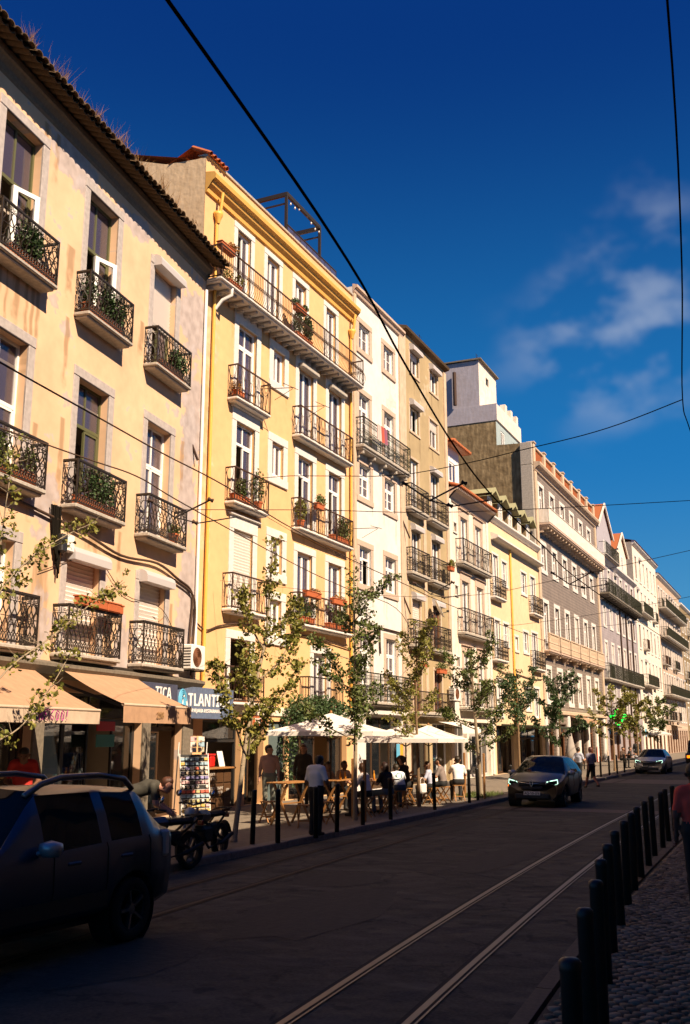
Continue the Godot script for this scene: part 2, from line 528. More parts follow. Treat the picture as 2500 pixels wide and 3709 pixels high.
func ground() -> void:
	var st := S()
	var gx := 260.0
	quad(st, Vector3(-gx, -0.02, 60), Vector3(-gx, -0.02, -460), Vector3(gx, -0.02, -460), Vector3(gx, -0.02, 60))
	setting("ground", done(st), M["joint"])
	st = S()
	quad(st, G(-16, -25, 0), G(-16, 170, 0), G(9, 170, 0), G(9, -25, 0))
	var road := setting("road", done(st), M["asphalt"])
	# worn repair patches in the carriageway
	rng.seed = 5
	st = S()
	for q in [[-5.4, 11, 0.9, 2.2], [-6.3, 13.6, 0.7, 1.0], [-4.9, 17, 0.5, 2.6], [-5.9, 8.2, 0.6, 1.4], [-3.9, 24, 0.4, 3.5], [-7.6, 22, 0.6, 2.4]]:
		var c: Vector3 = G(q[0], q[1], 0.004)
		var ring := []
		for k in 14:
			var a := TAU * k / 14
			ring.append(c + Vector3(cos(a) * q[2] * rng.randf_range(0.7, 1.1), 0, sin(a) * q[3] * rng.randf_range(0.7, 1.1)))
		for k in 14: tri(st, c, ring[k], ring[(k + 1) % 14])
	part(road, "repair_patch", done(st), M["asphalt_patch"])
	# pale stone strips across the carriageway
	for q in [[28.0, 1.15], [45.5, 4.2]]:
		st = S()
		quad(st, G(KERB + 0.05, q[0], 0.004), G(KERB + 0.05, q[0] + q[1], 0.004), G(kerb_e(q[0]) - 0.05, q[0] + q[1], 0.004), G(kerb_e(q[0]) - 0.05, q[0], 0.004))
		part(road, "stone_strip", done(st), M["strip_stone"])
	# faint worn paint line along the parking strip
	st = S()
	for i in 10:
		var a := 12.0 + i * 1.9
		quad(st, G(-8.05, a, 0.004), G(-8.05, a + 1.5, 0.004), G(-7.97, a + 1.5, 0.004), G(-7.97, a, 0.004))
	part(road, "paint_line", done(st), M["asphalt_patch"])
	# rails: each a steel head flush with the road and a flange groove beside it
	for q in [[0.0, 1.0], [0.84, 1.0], [-4.0, 0.0], [-3.15, 0.0]]:
		var off: float = q[0]
		var near: bool = q[1] > 0
		var fx := func(s: float) -> float: return track_x(s) - 0.42 + off
		st = S()
		sheet(st, func(s: float) -> float: return fx.call(s) - 0.028, func(s: float) -> float: return fx.call(s) + 0.028, -6, 120, 90, 0.010)
		sheet(st, func(s: float) -> float: return fx.call(s) + 0.056, func(s: float) -> float: return fx.call(s) + 0.074, -6, 120, 90, 0.010)
		var r := setting("tram_rail", done(st), M["rail_steel"] if near else M["iron_rust"])
		st = S()
		sheet(st, func(s: float) -> float: return fx.call(s) + 0.028, func(s: float) -> float: return fx.call(s) + 0.056, -6, 120, 90, 0.006)
		sheet(st, func(s: float) -> float: return fx.call(s) - 0.075, func(s: float) -> float: return fx.call(s) - 0.03, -6, 120, 90, 0.006)
		part(r, "flange_groove", done(st), M["groove"])
	# west pavement with its kerb stones
	st = S()
	quad(st, G(-40, -25, 0.12), G(-40, 170, 0.12), G(KERB - 0.15, 170, 0.12), G(KERB - 0.15, -25, 0.12))
	var pw := setting("pavement", done(st), M["paving"])
	var km := S()
	bevel(km, Vector3.ZERO, Vector3(0.28 * K, 0.30, 0.985 * K), 0.015)
	var kmesh := done(km)
	for i in 46:
		part(pw, "kerbstone", kmesh, M["kerbstone"], Transform3D(Basis(), G(KERB - 0.02, 6.5 + i, -0.025 + 0.004 * sin(i * 2.4))))
	st = S()
	box(st, G(KERB - 0.02, 112, -0.02), Vector3(0.28 * K, 0.28, 118 * K))
	box(st, G(KERB - 0.02, -10, -0.02), Vector3(0.28 * K, 0.28, 31.9 * K))
	part(pw, "kerb", done(st), M["kerbstone"])
	# tree pit with grass between the kerb and the young tree up the street
	st = S()
	quad(st, G(-10.6, 31.0, 0.124), G(-10.6, 33.4, 0.124), G(-9.45, 33.4, 0.124), G(-9.45, 31.0, 0.124))
	part(pw, "tree_pit", done(st), M["joint"])
	# east pavement: small setts, the ones near the camera laid singly
	st = S()
	sheet(st, func(s: float) -> float: return kerb_e(s) + 0.12, func(_s: float) -> float: return 9.0, -25, 150, 120, 0.10)
	var pe := setting("pavement", done(st), M["joint"])
	st = S()
	for i in 110:
		var a := 1.0 + i * 1.2
		var p := G(kerb_e(a) + 0.02, a, -0.04)
		var q := G(kerb_e(a + 1.18) + 0.02, a + 1.18, -0.04)
		bar(st, p, q, 0.14, 0.29)
	part(pe, "kerb", done(st), M["cobble_dark"])
	setts(pe)

func in_frame(p: Vector3) -> bool:
	var c: Vector3 = (get_node("camera") as Camera3D).transform.affine_inverse() * p
	var k := tan(deg_to_rad(54.53 / 2))
	return c.z < -1.0 and absf(c.y) < -c.z * k and absf(c.x) < -c.z * k * 690.0 / 1024.0

func setts(pe: Node3D) -> void:
	rng.seed = 77
	var meshes := []
	for v in 5:
		var st := S(true)
		var n := 7
		var top := []
		var bot := []
		for k in n:
			var a := TAU * k / n + rng.randf_range(-0.12, 0.12)
			var r := 0.056 * rng.randf_range(0.86, 1.1)
			var sq := 1.0 / maxf(absf(cos(a)), absf(sin(a)))
			r *= minf(sq, 1.22)
			top.append(Vector3(cos(a) * r * 0.86, 0.02 + rng.randf_range(-0.003, 0.003), sin(a) * r * 0.86))
			bot.append(Vector3(cos(a) * r, -0.012, sin(a) * r))
		var c := Vector3(0, 0.026, 0)
		for k in n:
			var j := (k + 1) % n
			tri(st, c, top[k], top[j])
			quad(st, top[k], bot[k], bot[j], top[j])
		meshes.append(done(st))
	var mats := [M["cobble"], M["cobble_pale"], M["cobble_dark"], M["cobble"], M["cobble_pale"]]
	var rest := []
	for v in 5: rest.append([])
	var singles := 0
	var row := 0
	var s := 5.4
	while s < 24.0:
		var x := kerb_e(s) + 0.20 + (0.055 if row % 2 else 0.0)
		while x < minf(0.6, kerb_e(s) + 3.2):
			var v := rng.randi() % 5
			var xf := Transform3D(Basis(Vector3.UP, rng.randf() * 6.28).scaled(Vector3(1, 1, 1) * rng.randf_range(0.9, 1.04)), G(x + rng.randf_range(-0.008, 0.008), s + rng.randf_range(-0.008, 0.008), 0.10 + rng.randf_range(-0.004, 0.006)))
			if singles < 300 and in_frame(xf.origin):
				part(pe, "paving_sett", meshes[v], mats[v], xf)
				singles += 1
			else: rest[v].append(xf)
			x += 0.104
		s += 0.101
		row += 1
	for v in 5:
		var mm := MultiMesh.new()
		mm.transform_format = MultiMesh.TRANSFORM_3D
		mm.mesh = meshes[v]
		mm.instance_count = rest[v].size()
		for i in rest[v].size(): mm.set_instance_transform(i, rest[v][i])
		var o := MultiMeshInstance3D.new()
		o.name = "paving_setts"
		o.multimesh = mm
		o.material_override = mats[v]
		o.set_meta("kind", "stuff")
		pe.add_child(o, true)

# the row across the street, behind the camera: it throws the carriageway into shade and shows in the window panes
func east_row() -> void:
	var i := 0
	for q in [[-30.0, -8.0, 13.2], [-8.0, 4.0, 12.9], [4.0, 13.0, 12.6], [13.0, 21.5, 12.7], [21.5, 31.0, 11.3], [31.0, 44.0, 11.0], [44.0, 58.0, 11.6], [58.0, 74.0, 11.6], [74.0, 96.0, 12.2], [96.0, 125.0, 12.0]]:
		var w: float = (q[1] - q[0])
		# local x runs back down the street here, so the house starts from its far corner
		var xf := Transform3D(Basis(Vector3.UP, -PI / 2).scaled(Vector3.ONE * K), Vector3(2.5 * K, 0, -q[1] * K))
		var b := thing("town_house", "shaded terrace house of the row across the street", "house", xf, "houses of the shaded row")
		var ops := []
		var cols := int(w / 2.6)
		for c in cols:
			var x := (c + 0.5) * w / cols
			for f in 3: ops.append([x - 0.5, 4.2 + f * 3.0, 1.0, 1.9])
			ops.append([x - 0.7, 0.2, 1.4, 2.5])
		var st := S()
		front(st, w, q[2], ops, 0.2)
		hull(st, w, q[2], 9.0)
		part(b, "wall", done(st), M[["plaster_brown", "plaster_olive", "azulejo_grey", "plaster_grey", "plaster_brown"][i % 5]])
		for o in ops: part(b, "window", unit(), M["glass_dark"], bx(Vector3(o[0] + o[2] / 2, o[1] + o[3] / 2, -0.14), Vector3(o[2], o[3], 0.03)))
		var rf := S()
		box(rf, Vector3(w / 2, q[2] + 0.06, -4.3), Vector3(w - 0.02, 0.12, 9.4))
		part(b, "roof", done(rf), M["tile_orange"])
		i += 1
# ---------- pieces of house fronts (survey units, x along the front, z out of it) ----------
func front(st: SurfaceTool, w: float, h: float, ops: Array, rd := 0.18, y0 := 0.0) -> void:
	var xs := [0.0, w]
	var ys := [y0, h]
	for o in ops:
		for v in [o[0], o[0] + o[2]]: if v > 0 and v < w and not xs.has(v): xs.append(v)
		for v in [o[1], o[1] + o[3]]: if v > y0 and v < h and not ys.has(v): ys.append(v)
	xs.sort(); ys.sort()
	var V := func(x: float, y: float, z: float) -> void:
		st.set_uv(Vector2(x / w, 1.0 - y / h))
		st.add_vertex(Vector3(x, y, z))
	for i in xs.size() - 1:
		for j in ys.size() - 1:
			var cx: float = (xs[i] + xs[i + 1]) / 2
			var cy: float = (ys[j] + ys[j + 1]) / 2
			var hole := false
			for o in ops:
				if cx > o[0] and cx < o[0] + o[2] and cy > o[1] and cy < o[1] + o[3]: hole = true
			if hole: continue
			for p in [[0, 0], [0, 1], [1, 1], [0, 0], [1, 1], [1, 0]]: V.call(xs[i + p[0]], ys[j + p[1]], 0.0)
	for o in ops:
		var a: float = o[0]
		var b: float = o[0] + o[2]
		var c: float = o[1]
		var d: float = o[1] + o[3]
		for e in [[a, c, a, d], [a, d, b, d], [b, d, b, c], [b, c, a, c]]:
			V.call(e[0], e[1], 0.0); V.call(e[0], e[1], -rd); V.call(e[2], e[3], -rd)
			V.call(e[0], e[1], 0.0); V.call(e[2], e[3], -rd); V.call(e[2], e[3], 0.0)

func hull(st: SurfaceTool, w: float, h: float, d: float, e := 0.005) -> void:
	st.set_uv(Vector2(0.97, 0.5))
	quad(st, Vector3(e, 0, 0), Vector3(e, 0, -d), Vector3(e, h, -d), Vector3(e, h, 0))
	quad(st, Vector3(w - e, 0, 0), Vector3(w - e, h, 0), Vector3(w - e, h, -d), Vector3(w - e, 0, -d))
	quad(st, Vector3(e, 0, -d), Vector3(w - e, 0, -d), Vector3(w - e, h, -d), Vector3(e, h, -d))
	quad(st, Vector3(e, h - 0.01, 0), Vector3(e, h - 0.01, -d), Vector3(w - e, h - 0.01, -d), Vector3(w - e, h - 0.01, 0))

func house(n: String, label: String, fr: Transform3D, w: float, h: float, mt: String, ops: Array, rd := 0.18, depth := 9.0) -> Node3D:
	var b := thing(n, label, "building", fr)
	var st := S()
	front(st, w, h, ops, rd)
	hull(st, w, h, depth)
	part(b, "wall", done(st), M[mt])
	# floors and a back room wall, so that open windows look into dark rooms
	st = S()
	box(st, Vector3(w / 2, h / 2, -1.9), Vector3(w - 0.05, h - 0.1, 0.05))
	for f in range(1, int(h / 3.0)): box(st, Vector3(w / 2, f * 3.0, -1.0), Vector3(w - 0.05, 0.06, 1.55))
	part(b, "rooms", done(st), M["room"])
	return b

# stone surround of an opening of size w x h (origin = its lower corner)
func surround(w: float, h: float, sw: float, p := 0.035, sill := true, head := 0.0) -> ArrayMesh:
	var key := "sur%.2f_%.2f_%.2f_%.2f_%s_%.2f" % [w, h, sw, p, sill, head]
	if cache.has(key): return cache[key]
	var st := S()
	var z := p / 2 - 0.02
	var t := p + 0.04
	bevel(st, Vector3(-sw / 2, h / 2, z), Vector3(sw, h, t), 0.012)
	bevel(st, Vector3(w + sw / 2, h / 2, z), Vector3(sw, h, t), 0.012)
	bevel(st, Vector3(w / 2, h + (sw + head) / 2, z + 0.004), Vector3(w + 2 * sw, sw + head, t + 0.008), 0.012)
	if head > 0: bevel(st, Vector3(w / 2, h + sw + head + 0.03, 0.05), Vector3(w + 2 * sw + 0.14, 0.06, 0.14), 0.012)
	if sill: bevel(st, Vector3(w / 2, -sw / 2, z + 0.012), Vector3(w + 2 * sw, sw, t + 0.03), 0.012)
	cache[key] = done(st)
	return cache[key]

func frame_mesh(w: float, h: float, n: int, tr: float, mu: int, skip: int) -> ArrayMesh:
	var key := "fr%.2f_%.2f_%d_%.2f_%d_%d" % [w, h, n, tr, mu, skip]
	if cache.has(key): return cache[key]
	var st := S()
	var f := 0.055
	var hb := h - tr
	box(st, Vector3(f / 2, h / 2, 0), Vector3(f, h, 0.07))
	box(st, Vector3(w - f / 2, h / 2, 0), Vector3(f, h, 0.07))
	box(st, Vector3(w / 2, h - f / 2, 0), Vector3(w - 2 * f, f, 0.066))
	box(st, Vector3(w / 2, f / 2, 0), Vector3(w - 2 * f, f, 0.066))
	if tr > 0: box(st, Vector3(w / 2, hb, 0), Vector3(w - 2 * f, 0.075, 0.075))
	var lw := (w - 2 * f) / n
	for i in n:
		var x0 := f + i * lw
		if i == skip:
			# this leaf stands open into the room
			box(st, Vector3(x0 + 0.03, hb / 2, -lw / 2 - 0.03), Vector3(0.04, hb - 0.1, lw * 0.96))
			continue
		for sx in [x0 + 0.03, x0 + lw - 0.03]: box(st, Vector3(sx, hb / 2, 0.008), Vector3(0.05, hb - 2 * f, 0.05))
		for sy in [f + 0.04, hb - 0.06]: box(st, Vector3(x0 + lw / 2, sy, 0.01), Vector3(lw - 0.1, 0.07, 0.044))
		for m in mu: box(st, Vector3(x0 + lw / 2, lerpf(f, hb, (m + 1.0) / (mu + 1)), 0.006), Vector3(lw - 0.1, 0.028, 0.036))
	if tr > 0 and n > 1: box(st, Vector3(w / 2, (hb + h) / 2, 0.002), Vector3(0.05, tr - 0.08, 0.05))
	cache[key] = done(st)
	return cache[key]

func curtain_mesh(w: float, h: float) -> ArrayMesh:
	var key := "cu%.2f_%.2f" % [w, h]
	if cache.has(key): return cache[key]
	var st := S(true)
	var n := 22
	for i in n:
		var a := w * i / n
		var b := w * (i + 1) / n
		var za := 0.025 * sin(i * 1.55) + 0.008 * sin(i * 0.6)
		var zb := 0.025 * sin((i + 1) * 1.55) + 0.008 * sin((i + 1) * 0.6)
		quad(st, Vector3(a, 0, za), Vector3(a, h, za * 0.5), Vector3(b, h, zb * 0.5), Vector3(b, 0, zb))
	cache[key] = done(st)
	return cache[key]

func slats_mesh(w: float, h: float) -> ArrayMesh:
	var key := "sl%.2f_%.2f" % [w, h]
	if cache.has(key): return cache[key]
	var st := S()
	var n := int(h / 0.085)
	var dy := h / n
	for i in n:
		var y := i * dy
		quad(st, Vector3(0, y, 0), Vector3(0, y + dy * 0.78, 0.03), Vector3(w, y + dy * 0.78, 0.03), Vector3(w, y, 0))
		quad(st, Vector3(0, y + dy * 0.78, 0.03), Vector3(0, y + dy, 0), Vector3(w, y + dy, 0), Vector3(w, y + dy * 0.78, 0.03))
	cache[key] = done(st)
	return cache[key]

func hood_mesh(w: float) -> ArrayMesh:
	var key := "ho%.2f" % w
	if cache.has(key): return cache[key]
	var st := S()
	var p := [[0.0, 0.0], [0.0, 0.30], [0.10, 0.29], [0.2, 0.23], [0.24, 0.15], [0.24, 0.0]]
	for i in p.size() - 1:
		var a: Array = p[i]
		var b: Array = p[i + 1]
		quad(st, Vector3(0, a[1], a[0]), Vector3(0, b[1], b[0]), Vector3(w, b[1], b[0]), Vector3(w, a[1], a[0]))
	for x in [0.0, w]:
		for i in range(1, p.size() - 1): tri(st, Vector3(x, p[0][1], p[0][0]), Vector3(x, p[i][1], p[i][0]), Vector3(x, p[i + 1][1], p[i + 1][0]))
	quad(st, Vector3(0, 0, 0), Vector3(w, 0, 0), Vector3(w, 0, 0.24), Vector3(0, 0, 0.24))
	cache[key] = done(st)
	return cache[key]

# one window or balcony door; o: n leaves, t transom height, m glazing bars per leaf, skip = leaf standing open,
# sh = shutter drop 0..1, hood, sur = surround width, sm / fm = materials, cur = curtain drop, head = frieze height
func win(b: Node3D, x: float, y: float, w: float, h: float, o := {}) -> MeshInstance3D:
	var rd: float = o.get("rd", 0.18)
	var n: int = o.get("n", 2)
	var tr: float = o.get("t", 0.0)
	var skip: int = o.get("skip", -1)
	var f := part(b, "window", frame_mesh(w, h, n, tr, o.get("m", 0), skip), M[o.get("fm", "frame_white")], Transform3D(Basis(), Vector3(x, y, -rd + 0.05)))
	var lw := (w - 0.11) / n
	var hb := h - tr
	var gl: Material = M[o.get("gm", "glass")]
	for i in n:
		if i == skip: continue
		part(f, "pane", unit(), gl, bx(Vector3(0.055 + (i + 0.5) * lw, hb / 2, 0.0), Vector3(lw - 0.09, hb - 0.2, 0.012)))
	if tr > 0:
		for i in mini(n, 2): part(f, "pane", unit(), gl, bx(Vector3(0.055 + (i + 0.5) * (w - 0.11) / mini(n, 2), (hb + h) / 2, 0.0), Vector3((w - 0.11) / mini(n, 2) - 0.05, tr - 0.11, 0.012)))
	var sw: float = o.get("sur", 0.22)
	if sw > 0: part(f, "surround", surround(w, h, sw, o.get("p", 0.035), o.get("sill", true), o.get("head", 0.0)), M[o.get("sm", "stone_pale")], Transform3D(Basis(), Vector3(0, 0, rd - 0.05)))
	var cu: float = o.get("cur", 0.0)
	if cu > 0: part(f, "curtain", curtain_mesh(w - 0.1, h * cu), M[o.get("cm", "curtain")], Transform3D(Basis(), Vector3(0.05, h * (1 - cu) , -0.12)))
	var sh: float = o.get("sh", 0.0)
	if sh > 0: part(f, "shutter", slats_mesh(w - 0.02, h * sh), M["shutter"], Transform3D(Basis(), Vector3(0.01, h * (1 - sh), 0.05)))
	if o.get("hood", false): part(f, "shutter_box", hood_mesh(w + 0.16), M["hood"], Transform3D(Basis(), Vector3(-0.08, h - 0.04, rd - 0.05)))
	return f

# ---------- iron railings ----------
func P2(fr: Transform3D, u: float, y: float, z := 0.0) -> Vector3:
	return fr * Vector3(u, y, z)

func panel(st: SurfaceTool, fr: Transform3D, l: float, h: float, style: String) -> void:
	var nz := fr.basis.z
	var R := func(pts: Array, r: float) -> void:
		var o := []
		for p in pts: o.append(P2(fr, p[0], p[1], p[2] if p.size() > 2 else 0.0))
		tube(st, o, r, 3, nz + Vector3(0.001, 0.002, 0.0))
	for y in [0.05, h]: bar(st, P2(fr, 0, y), P2(fr, l, y), 0.022 if y < 0.1 else 0.03, 0.03 if y < 0.1 else 0.042)
	if style == "meander":
		var kb := h - 0.16
		for y in [kb, h - 0.03]: bar(st, P2(fr, 0, y), P2(fr, l, y), 0.014, 0.014)
		var nk := maxi(1, roundi(l / 0.15))
		var kw := l / nk
		for i in nk:
			var u := i * kw
			R.call([[u + 0.01, kb], [u + 0.01, h - 0.04], [u + kw * 0.8, h - 0.04], [u + kw * 0.8, kb + 0.035], [u + kw * 0.35, kb + 0.035], [u + kw * 0.35, kb + 0.075], [u + kw * 0.55, kb + 0.075]], 0.010)
		var nb := maxi(2, roundi(l / 0.085))
		var dw := l / nb
		for i in nb + 1:
			var a := []
			var g := 1.0 if i % 2 else -1.0
			for k in 17:
				var t := k / 16.0
				a.append([clampf(i * dw + g * dw * 0.52 * sin(t * TAU * 1.5), 0.0, l), lerpf(0.20, kb, t)])
			R.call(a, 0.0135)
		for i in nb:
			var c := []
			for k in 9: c.append([(i + 0.5) * dw + cos(TAU * k / 8) * dw * 0.42, 0.125 + sin(TAU * k / 8) * 0.06])
			R.call(c, 0.010)
		for y in [0.195, lerpf(0.2, kb, 0.5)]: bar(st, P2(fr, 0, y), P2(fr, l, y), 0.012, 0.012)
	elif style == "scroll":
		var nb := maxi(2, roundi(l / 0.10))
		var dw := l / nb
		for i in nb + 1:
			var u := i * dw
			if i % 3 == 0:
				R.call([[u, 0.05], [u, h]], 0.009)
			else:
				var g := 1.0 if i % 3 == 1 else -1.0
				var a := []
				for k in 13:
					var t := k / 12.0
					a.append([clampf(u + g * dw * (0.45 * sin(t * TAU) + 0.2 * sin(t * TAU * 2.0)), 0.0, l), lerpf(0.05, h, t)])
				R.call(a, 0.0085)
				var c := []
				for k in 8:
					var q := k / 7.0 * 5.2
					c.append([clampf(u + g * cos(q) * dw * (0.5 - 0.05 * q), 0.0, l), 0.62 * h + sin(q) * 0.055])
				R.call(c, 0.007)
	elif style == "belly":
		var nb := maxi(2, roundi(l / 0.105))
		var dw := l / nb
		for i in nb + 1:
			var a := []
			for k in 12:
				var t := k / 11.0
				var z := 0.10 * sin(clampf(t / 0.55, 0, 1) * PI) * (1.0 if t < 0.55 else 0.0)
				a.append([i * dw, lerpf(0.03, h, t), z])
			R.call(a, 0.009)
		for i in nb * 2:
			var u := i * dw / 2
			R.call([[u, 0.50 * h], [minf(u + dw, l), 0.62 * h]], 0.006)
			R.call([[u, 0.62 * h], [minf(u + dw, l), 0.50 * h]], 0.006)
	elif style == "lattice":
		var nb := maxi(2, roundi(l / 0.13))
		var dw := l / nb
		for i in nb + 1: R.call([[i * dw, 0.05], [i * dw, h]], 0.011)
		for i in nb:
			for yy in [0.16, 0.34]:
				R.call([[i * dw, yy * h], [(i + 1) * dw, (yy + 0.18) * h]], 0.008)
				R.call([[i * dw, (yy + 0.18) * h], [(i + 1) * dw, yy * h]], 0.008)
			var c := []
			for k in 9: c.append([(i + 0.5) * dw + cos(TAU * k / 8) * dw * 0.45, h * 0.84 + sin(TAU * k / 8) * dw * 0.45])
			R.call(c, 0.008)
		for y in [0.55 * h, 0.76 * h]: bar(st, P2(fr, 0, y), P2(fr, l, y), 0.012, 0.012)
	else:
		var nb := maxi(2, roundi(l / 0.12))
		for i in nb + 1: R.call([[l * i / nb, 0.05], [l * i / nb, h]], 0.010)

func railing(w: float, d: float, h: float, style: String) -> ArrayMesh:
	var key := "rl%.2f_%.2f_%.2f_%s" % [w, d, h, style]
	if cache.has(key): return cache[key]
	var st := S()
	var e := 0.03
	panel(st, Transform3D(Basis(), Vector3(e, 0, d - e)), w - 2 * e, h, style)
	panel(st, Transform3D(Basis(Vector3.UP, -PI / 2), Vector3(e, 0, 0)), d - e, h, style)
	panel(st, Transform3D(Basis(Vector3.UP, -PI / 2), Vector3(w - e, 0, 0)), d - e, h, style)
	for x in [e, w - e]: bar(st, Vector3(x, 0, d - e), Vector3(x, h + 0.02, d - e), 0.03, 0.03)
	if w > 3.0:
		for k in [0.33, 0.67]: bar(st, Vector3(w * k, 0, d - e), Vector3(w * k, h, d - e), 0.03, 0.03)
	cache[key] = done(st)
	return cache[key]

func slab_mesh(w: float, d: float, t: float) -> ArrayMesh:
	var key := "sb%.2f_%.2f_%.2f" % [w, d, t]
	if cache.has(key): return cache[key]
	var st := S()
	bevel(st, Vector3(w / 2, -t * 0.3, d / 2), Vector3(w, t * 0.6, d), 0.02)
	bevel(st, Vector3(w / 2, -t * 0.8 + 0.004, d / 2 - 0.03), Vector3(w - 0.10, t * 0.4, d - 0.06), 0.02)
	cache[key] = done(st)
	return cache[key]

# a balcony from x0 to x1 with its floor at y
func balcony(b: Node3D, x0: float, x1: float, y: float, d: float, h: float, style: String, sm := "stone_pale", rm := "iron_rust", t := 0.13) -> MeshInstance3D:
	var s := part(b, "balcony", slab_mesh(x1 - x0, d, t), M[sm], Transform3D(Basis(), Vector3(x0, y, 0.002)))
	part(s, "railing", railing(x1 - x0, d, h, style), M[rm])
	return s

func brackets(p: Node3D, w: float, d: float, n: int, drop: float, mt: String) -> void:
	var st := S()
	for i in n:
		var x := lerpf(0.2, w - 0.2, i / maxf(n - 1.0, 1.0))
		bevel(st, Vector3(x, -0.13 - drop * 0.3, d * 0.4), Vector3(0.12, drop * 0.6, d * 0.8), 0.02)
		bevel(st, Vector3(x, -0.13 - drop * 0.75, d * 0.2), Vector3(0.1, drop * 0.5, d * 0.4), 0.02)
	part(p, "bracket", done(st), M[mt])

# a run of cornice: prof = [[out, up], ...] swept along x from 0 to w
func cornice(b: Node3D, n: String, x0: float, x1: float, y: float, prof: Array, mt: String) -> MeshInstance3D:
	var st := S()
	for i in prof.size() - 1:
		var p: Array = prof[i]
		var q: Array = prof[i + 1]
		quad(st, Vector3(x0, y + p[1], p[0]), Vector3(x0, y + q[1], q[0]), Vector3(x1, y + q[1], q[0]), Vector3(x1, y + p[1], p[0]))
	for x in [x0, x1]:
		for i in range(1, prof.size() - 1):
			tri(st, Vector3(x, y + prof[0][1], prof[0][0]), Vector3(x, y + prof[i][1], prof[i][0]), Vector3(x, y + prof[i + 1][1], prof[i + 1][0]))
	return part(b, n, done(st), M[mt])

func pipe(b: Node3D, n: String, pts: Array, r: float, mt: String) -> void:
	var st := S(true)
	tube(st, pts, r, 8, Vector3(0.3, 0.1, 1.0))
	part(b, n, done(st), M[mt])

# half-round roof tile lying along z (eave end at z = l)
func tile_mesh() -> ArrayMesh:
	if cache.has("tile"): return cache["tile"]
	var st := S(true)
	var n := 6
	for i in n:
		var a := PI * i / n
		var b := PI * (i + 1) / n
		var A := Vector3(-cos(a) * 0.105, sin(a) * 0.075, 0)
		var B := Vector3(-cos(b) * 0.105, sin(b) * 0.075, 0)
		var z := Vector3(0, 0, 0.46)
		quad(st, A, B, B * 1.12 + z, A * 1.12 + z)
		quad(st, A * 1.12 + z, B * 1.12 + z, B * 0.86 + z, A * 0.86 + z)
		quad(st, A * 0.86 + z, B * 0.86 + z, B * 0.8, A * 0.8)
	cache["tile"] = done(st)
	return cache["tile"]
# ---------- the old house with the tiled eave ----------
# limewash on a front of w x h survey units starting at station s0: mottling, fallen patches pa [s, y, half width, half height, strength]
# and drip stains dr [s, top y, length, half width] where the front shows them
func wash(k: String, s0: float, w: float, h: float, base: Color, bare: Color, grime: Color, amount: float, pa: Array, dr: Array, seed_: int) -> void:
	var ppm := 50.0
	var iw := int(w * ppm)
	var ih := int(h * ppm)
	var im := Image.create(iw, ih, false, Image.FORMAT_RGBF)
	var n := FastNoiseLite.new(); n.seed = seed_; n.frequency = 0.010; n.fractal_octaves = 5
	var f := FastNoiseLite.new(); f.seed = seed_ + 1; f.frequency = 0.05; f.fractal_octaves = 4
	var v := FastNoiseLite.new(); v.seed = seed_ + 2; v.frequency = 0.02; v.fractal_octaves = 3
	for y in ih:
		for x in iw:
			var a := n.get_noise_2d(x, y)
			var b := f.get_noise_2d(x, y)
			var c := base * (0.93 + 0.16 * amount * a + 0.07 * b)
			im.set_pixel(x, y, c.lerp(bare * (0.92 + 0.3 * b), smoothstep(0.36, 0.46, (a * 0.8 + b * 0.35) * amount) * 0.8))
	for p in pa:
		var x0 := maxi(0, int((p[0] - p[2] * 1.8 - s0) * ppm))
		var x1 := mini(iw, int((p[0] + p[2] * 1.8 - s0) * ppm))
		var y0 := maxi(0, int((h - p[1] - p[3] * 1.8) * ppm))
		var y1 := mini(ih, int((h - p[1] + p[3] * 1.8) * ppm))
		for y in range(y0, y1):
			for x in range(x0, x1):
				var dx: float = (s0 + x / ppm - p[0]) / p[2]
				var dy: float = (h - y / ppm - p[1]) / p[3]
				var b := f.get_noise_2d(x, y)
				var q := smoothstep(0.0, 0.16, (1.0 - sqrt(dx * dx + dy * dy)) * p[4] + n.get_noise_2d(x, y) * 0.9 + b * 0.55)
				if q > 0: im.set_pixel(x, y, im.get_pixel(x, y).lerp(bare * (0.92 + 0.3 * b), q * 0.9))
	for p in dr:
		var x0 := maxi(0, int((p[0] - p[3] * 1.7 - 0.05 - s0) * ppm))
		var x1 := mini(iw, int((p[0] + p[3] * 1.7 + 0.05 - s0) * ppm))
		var y0 := maxi(0, int((h - p[1]) * ppm))
		var y1 := mini(ih, int((h - p[1] + p[2]) * ppm))
		for y in range(y0, y1):
			for x in range(x0, x1):
				var dx: float = absf(s0 + x / ppm - p[0] + 0.04 * v.get_noise_2d(0, y * 2.0)) / p[3]
				var t: float = (y - y0) / (p[2] * ppm)
				var g := (1.0 - smoothstep(0.4, 1.5, dx + v.get_noise_2d(x * 4.0, y * 0.6))) * (1.0 - smoothstep(0.45, 1.0, t + 0.4 * f.get_noise_2d(x, y)))
				if g > 0: im.set_pixel(x, y, im.get_pixel(x, y).lerp(grime, g * 0.75 * minf(amount, 1.0)))
	var m := mat(k, Color(1, 1, 1), 0.92)
	m.albedo_texture = ImageTexture.create_from_image(im)
	m.texture_repeat = false
	m.detail_enabled = true
	m.detail_blend_mode = BaseMaterial3D.BLEND_MODE_MUL
	m.detail_uv_layer = BaseMaterial3D.DETAIL_UV_2
	m.detail_albedo = noise_tex(8, 0.03, 0.86, 1.0, 4, 512)
	m.uv2_triplanar = true
	m.uv2_world_triplanar = true
	m.uv2_scale = Vector3.ONE / 0.7

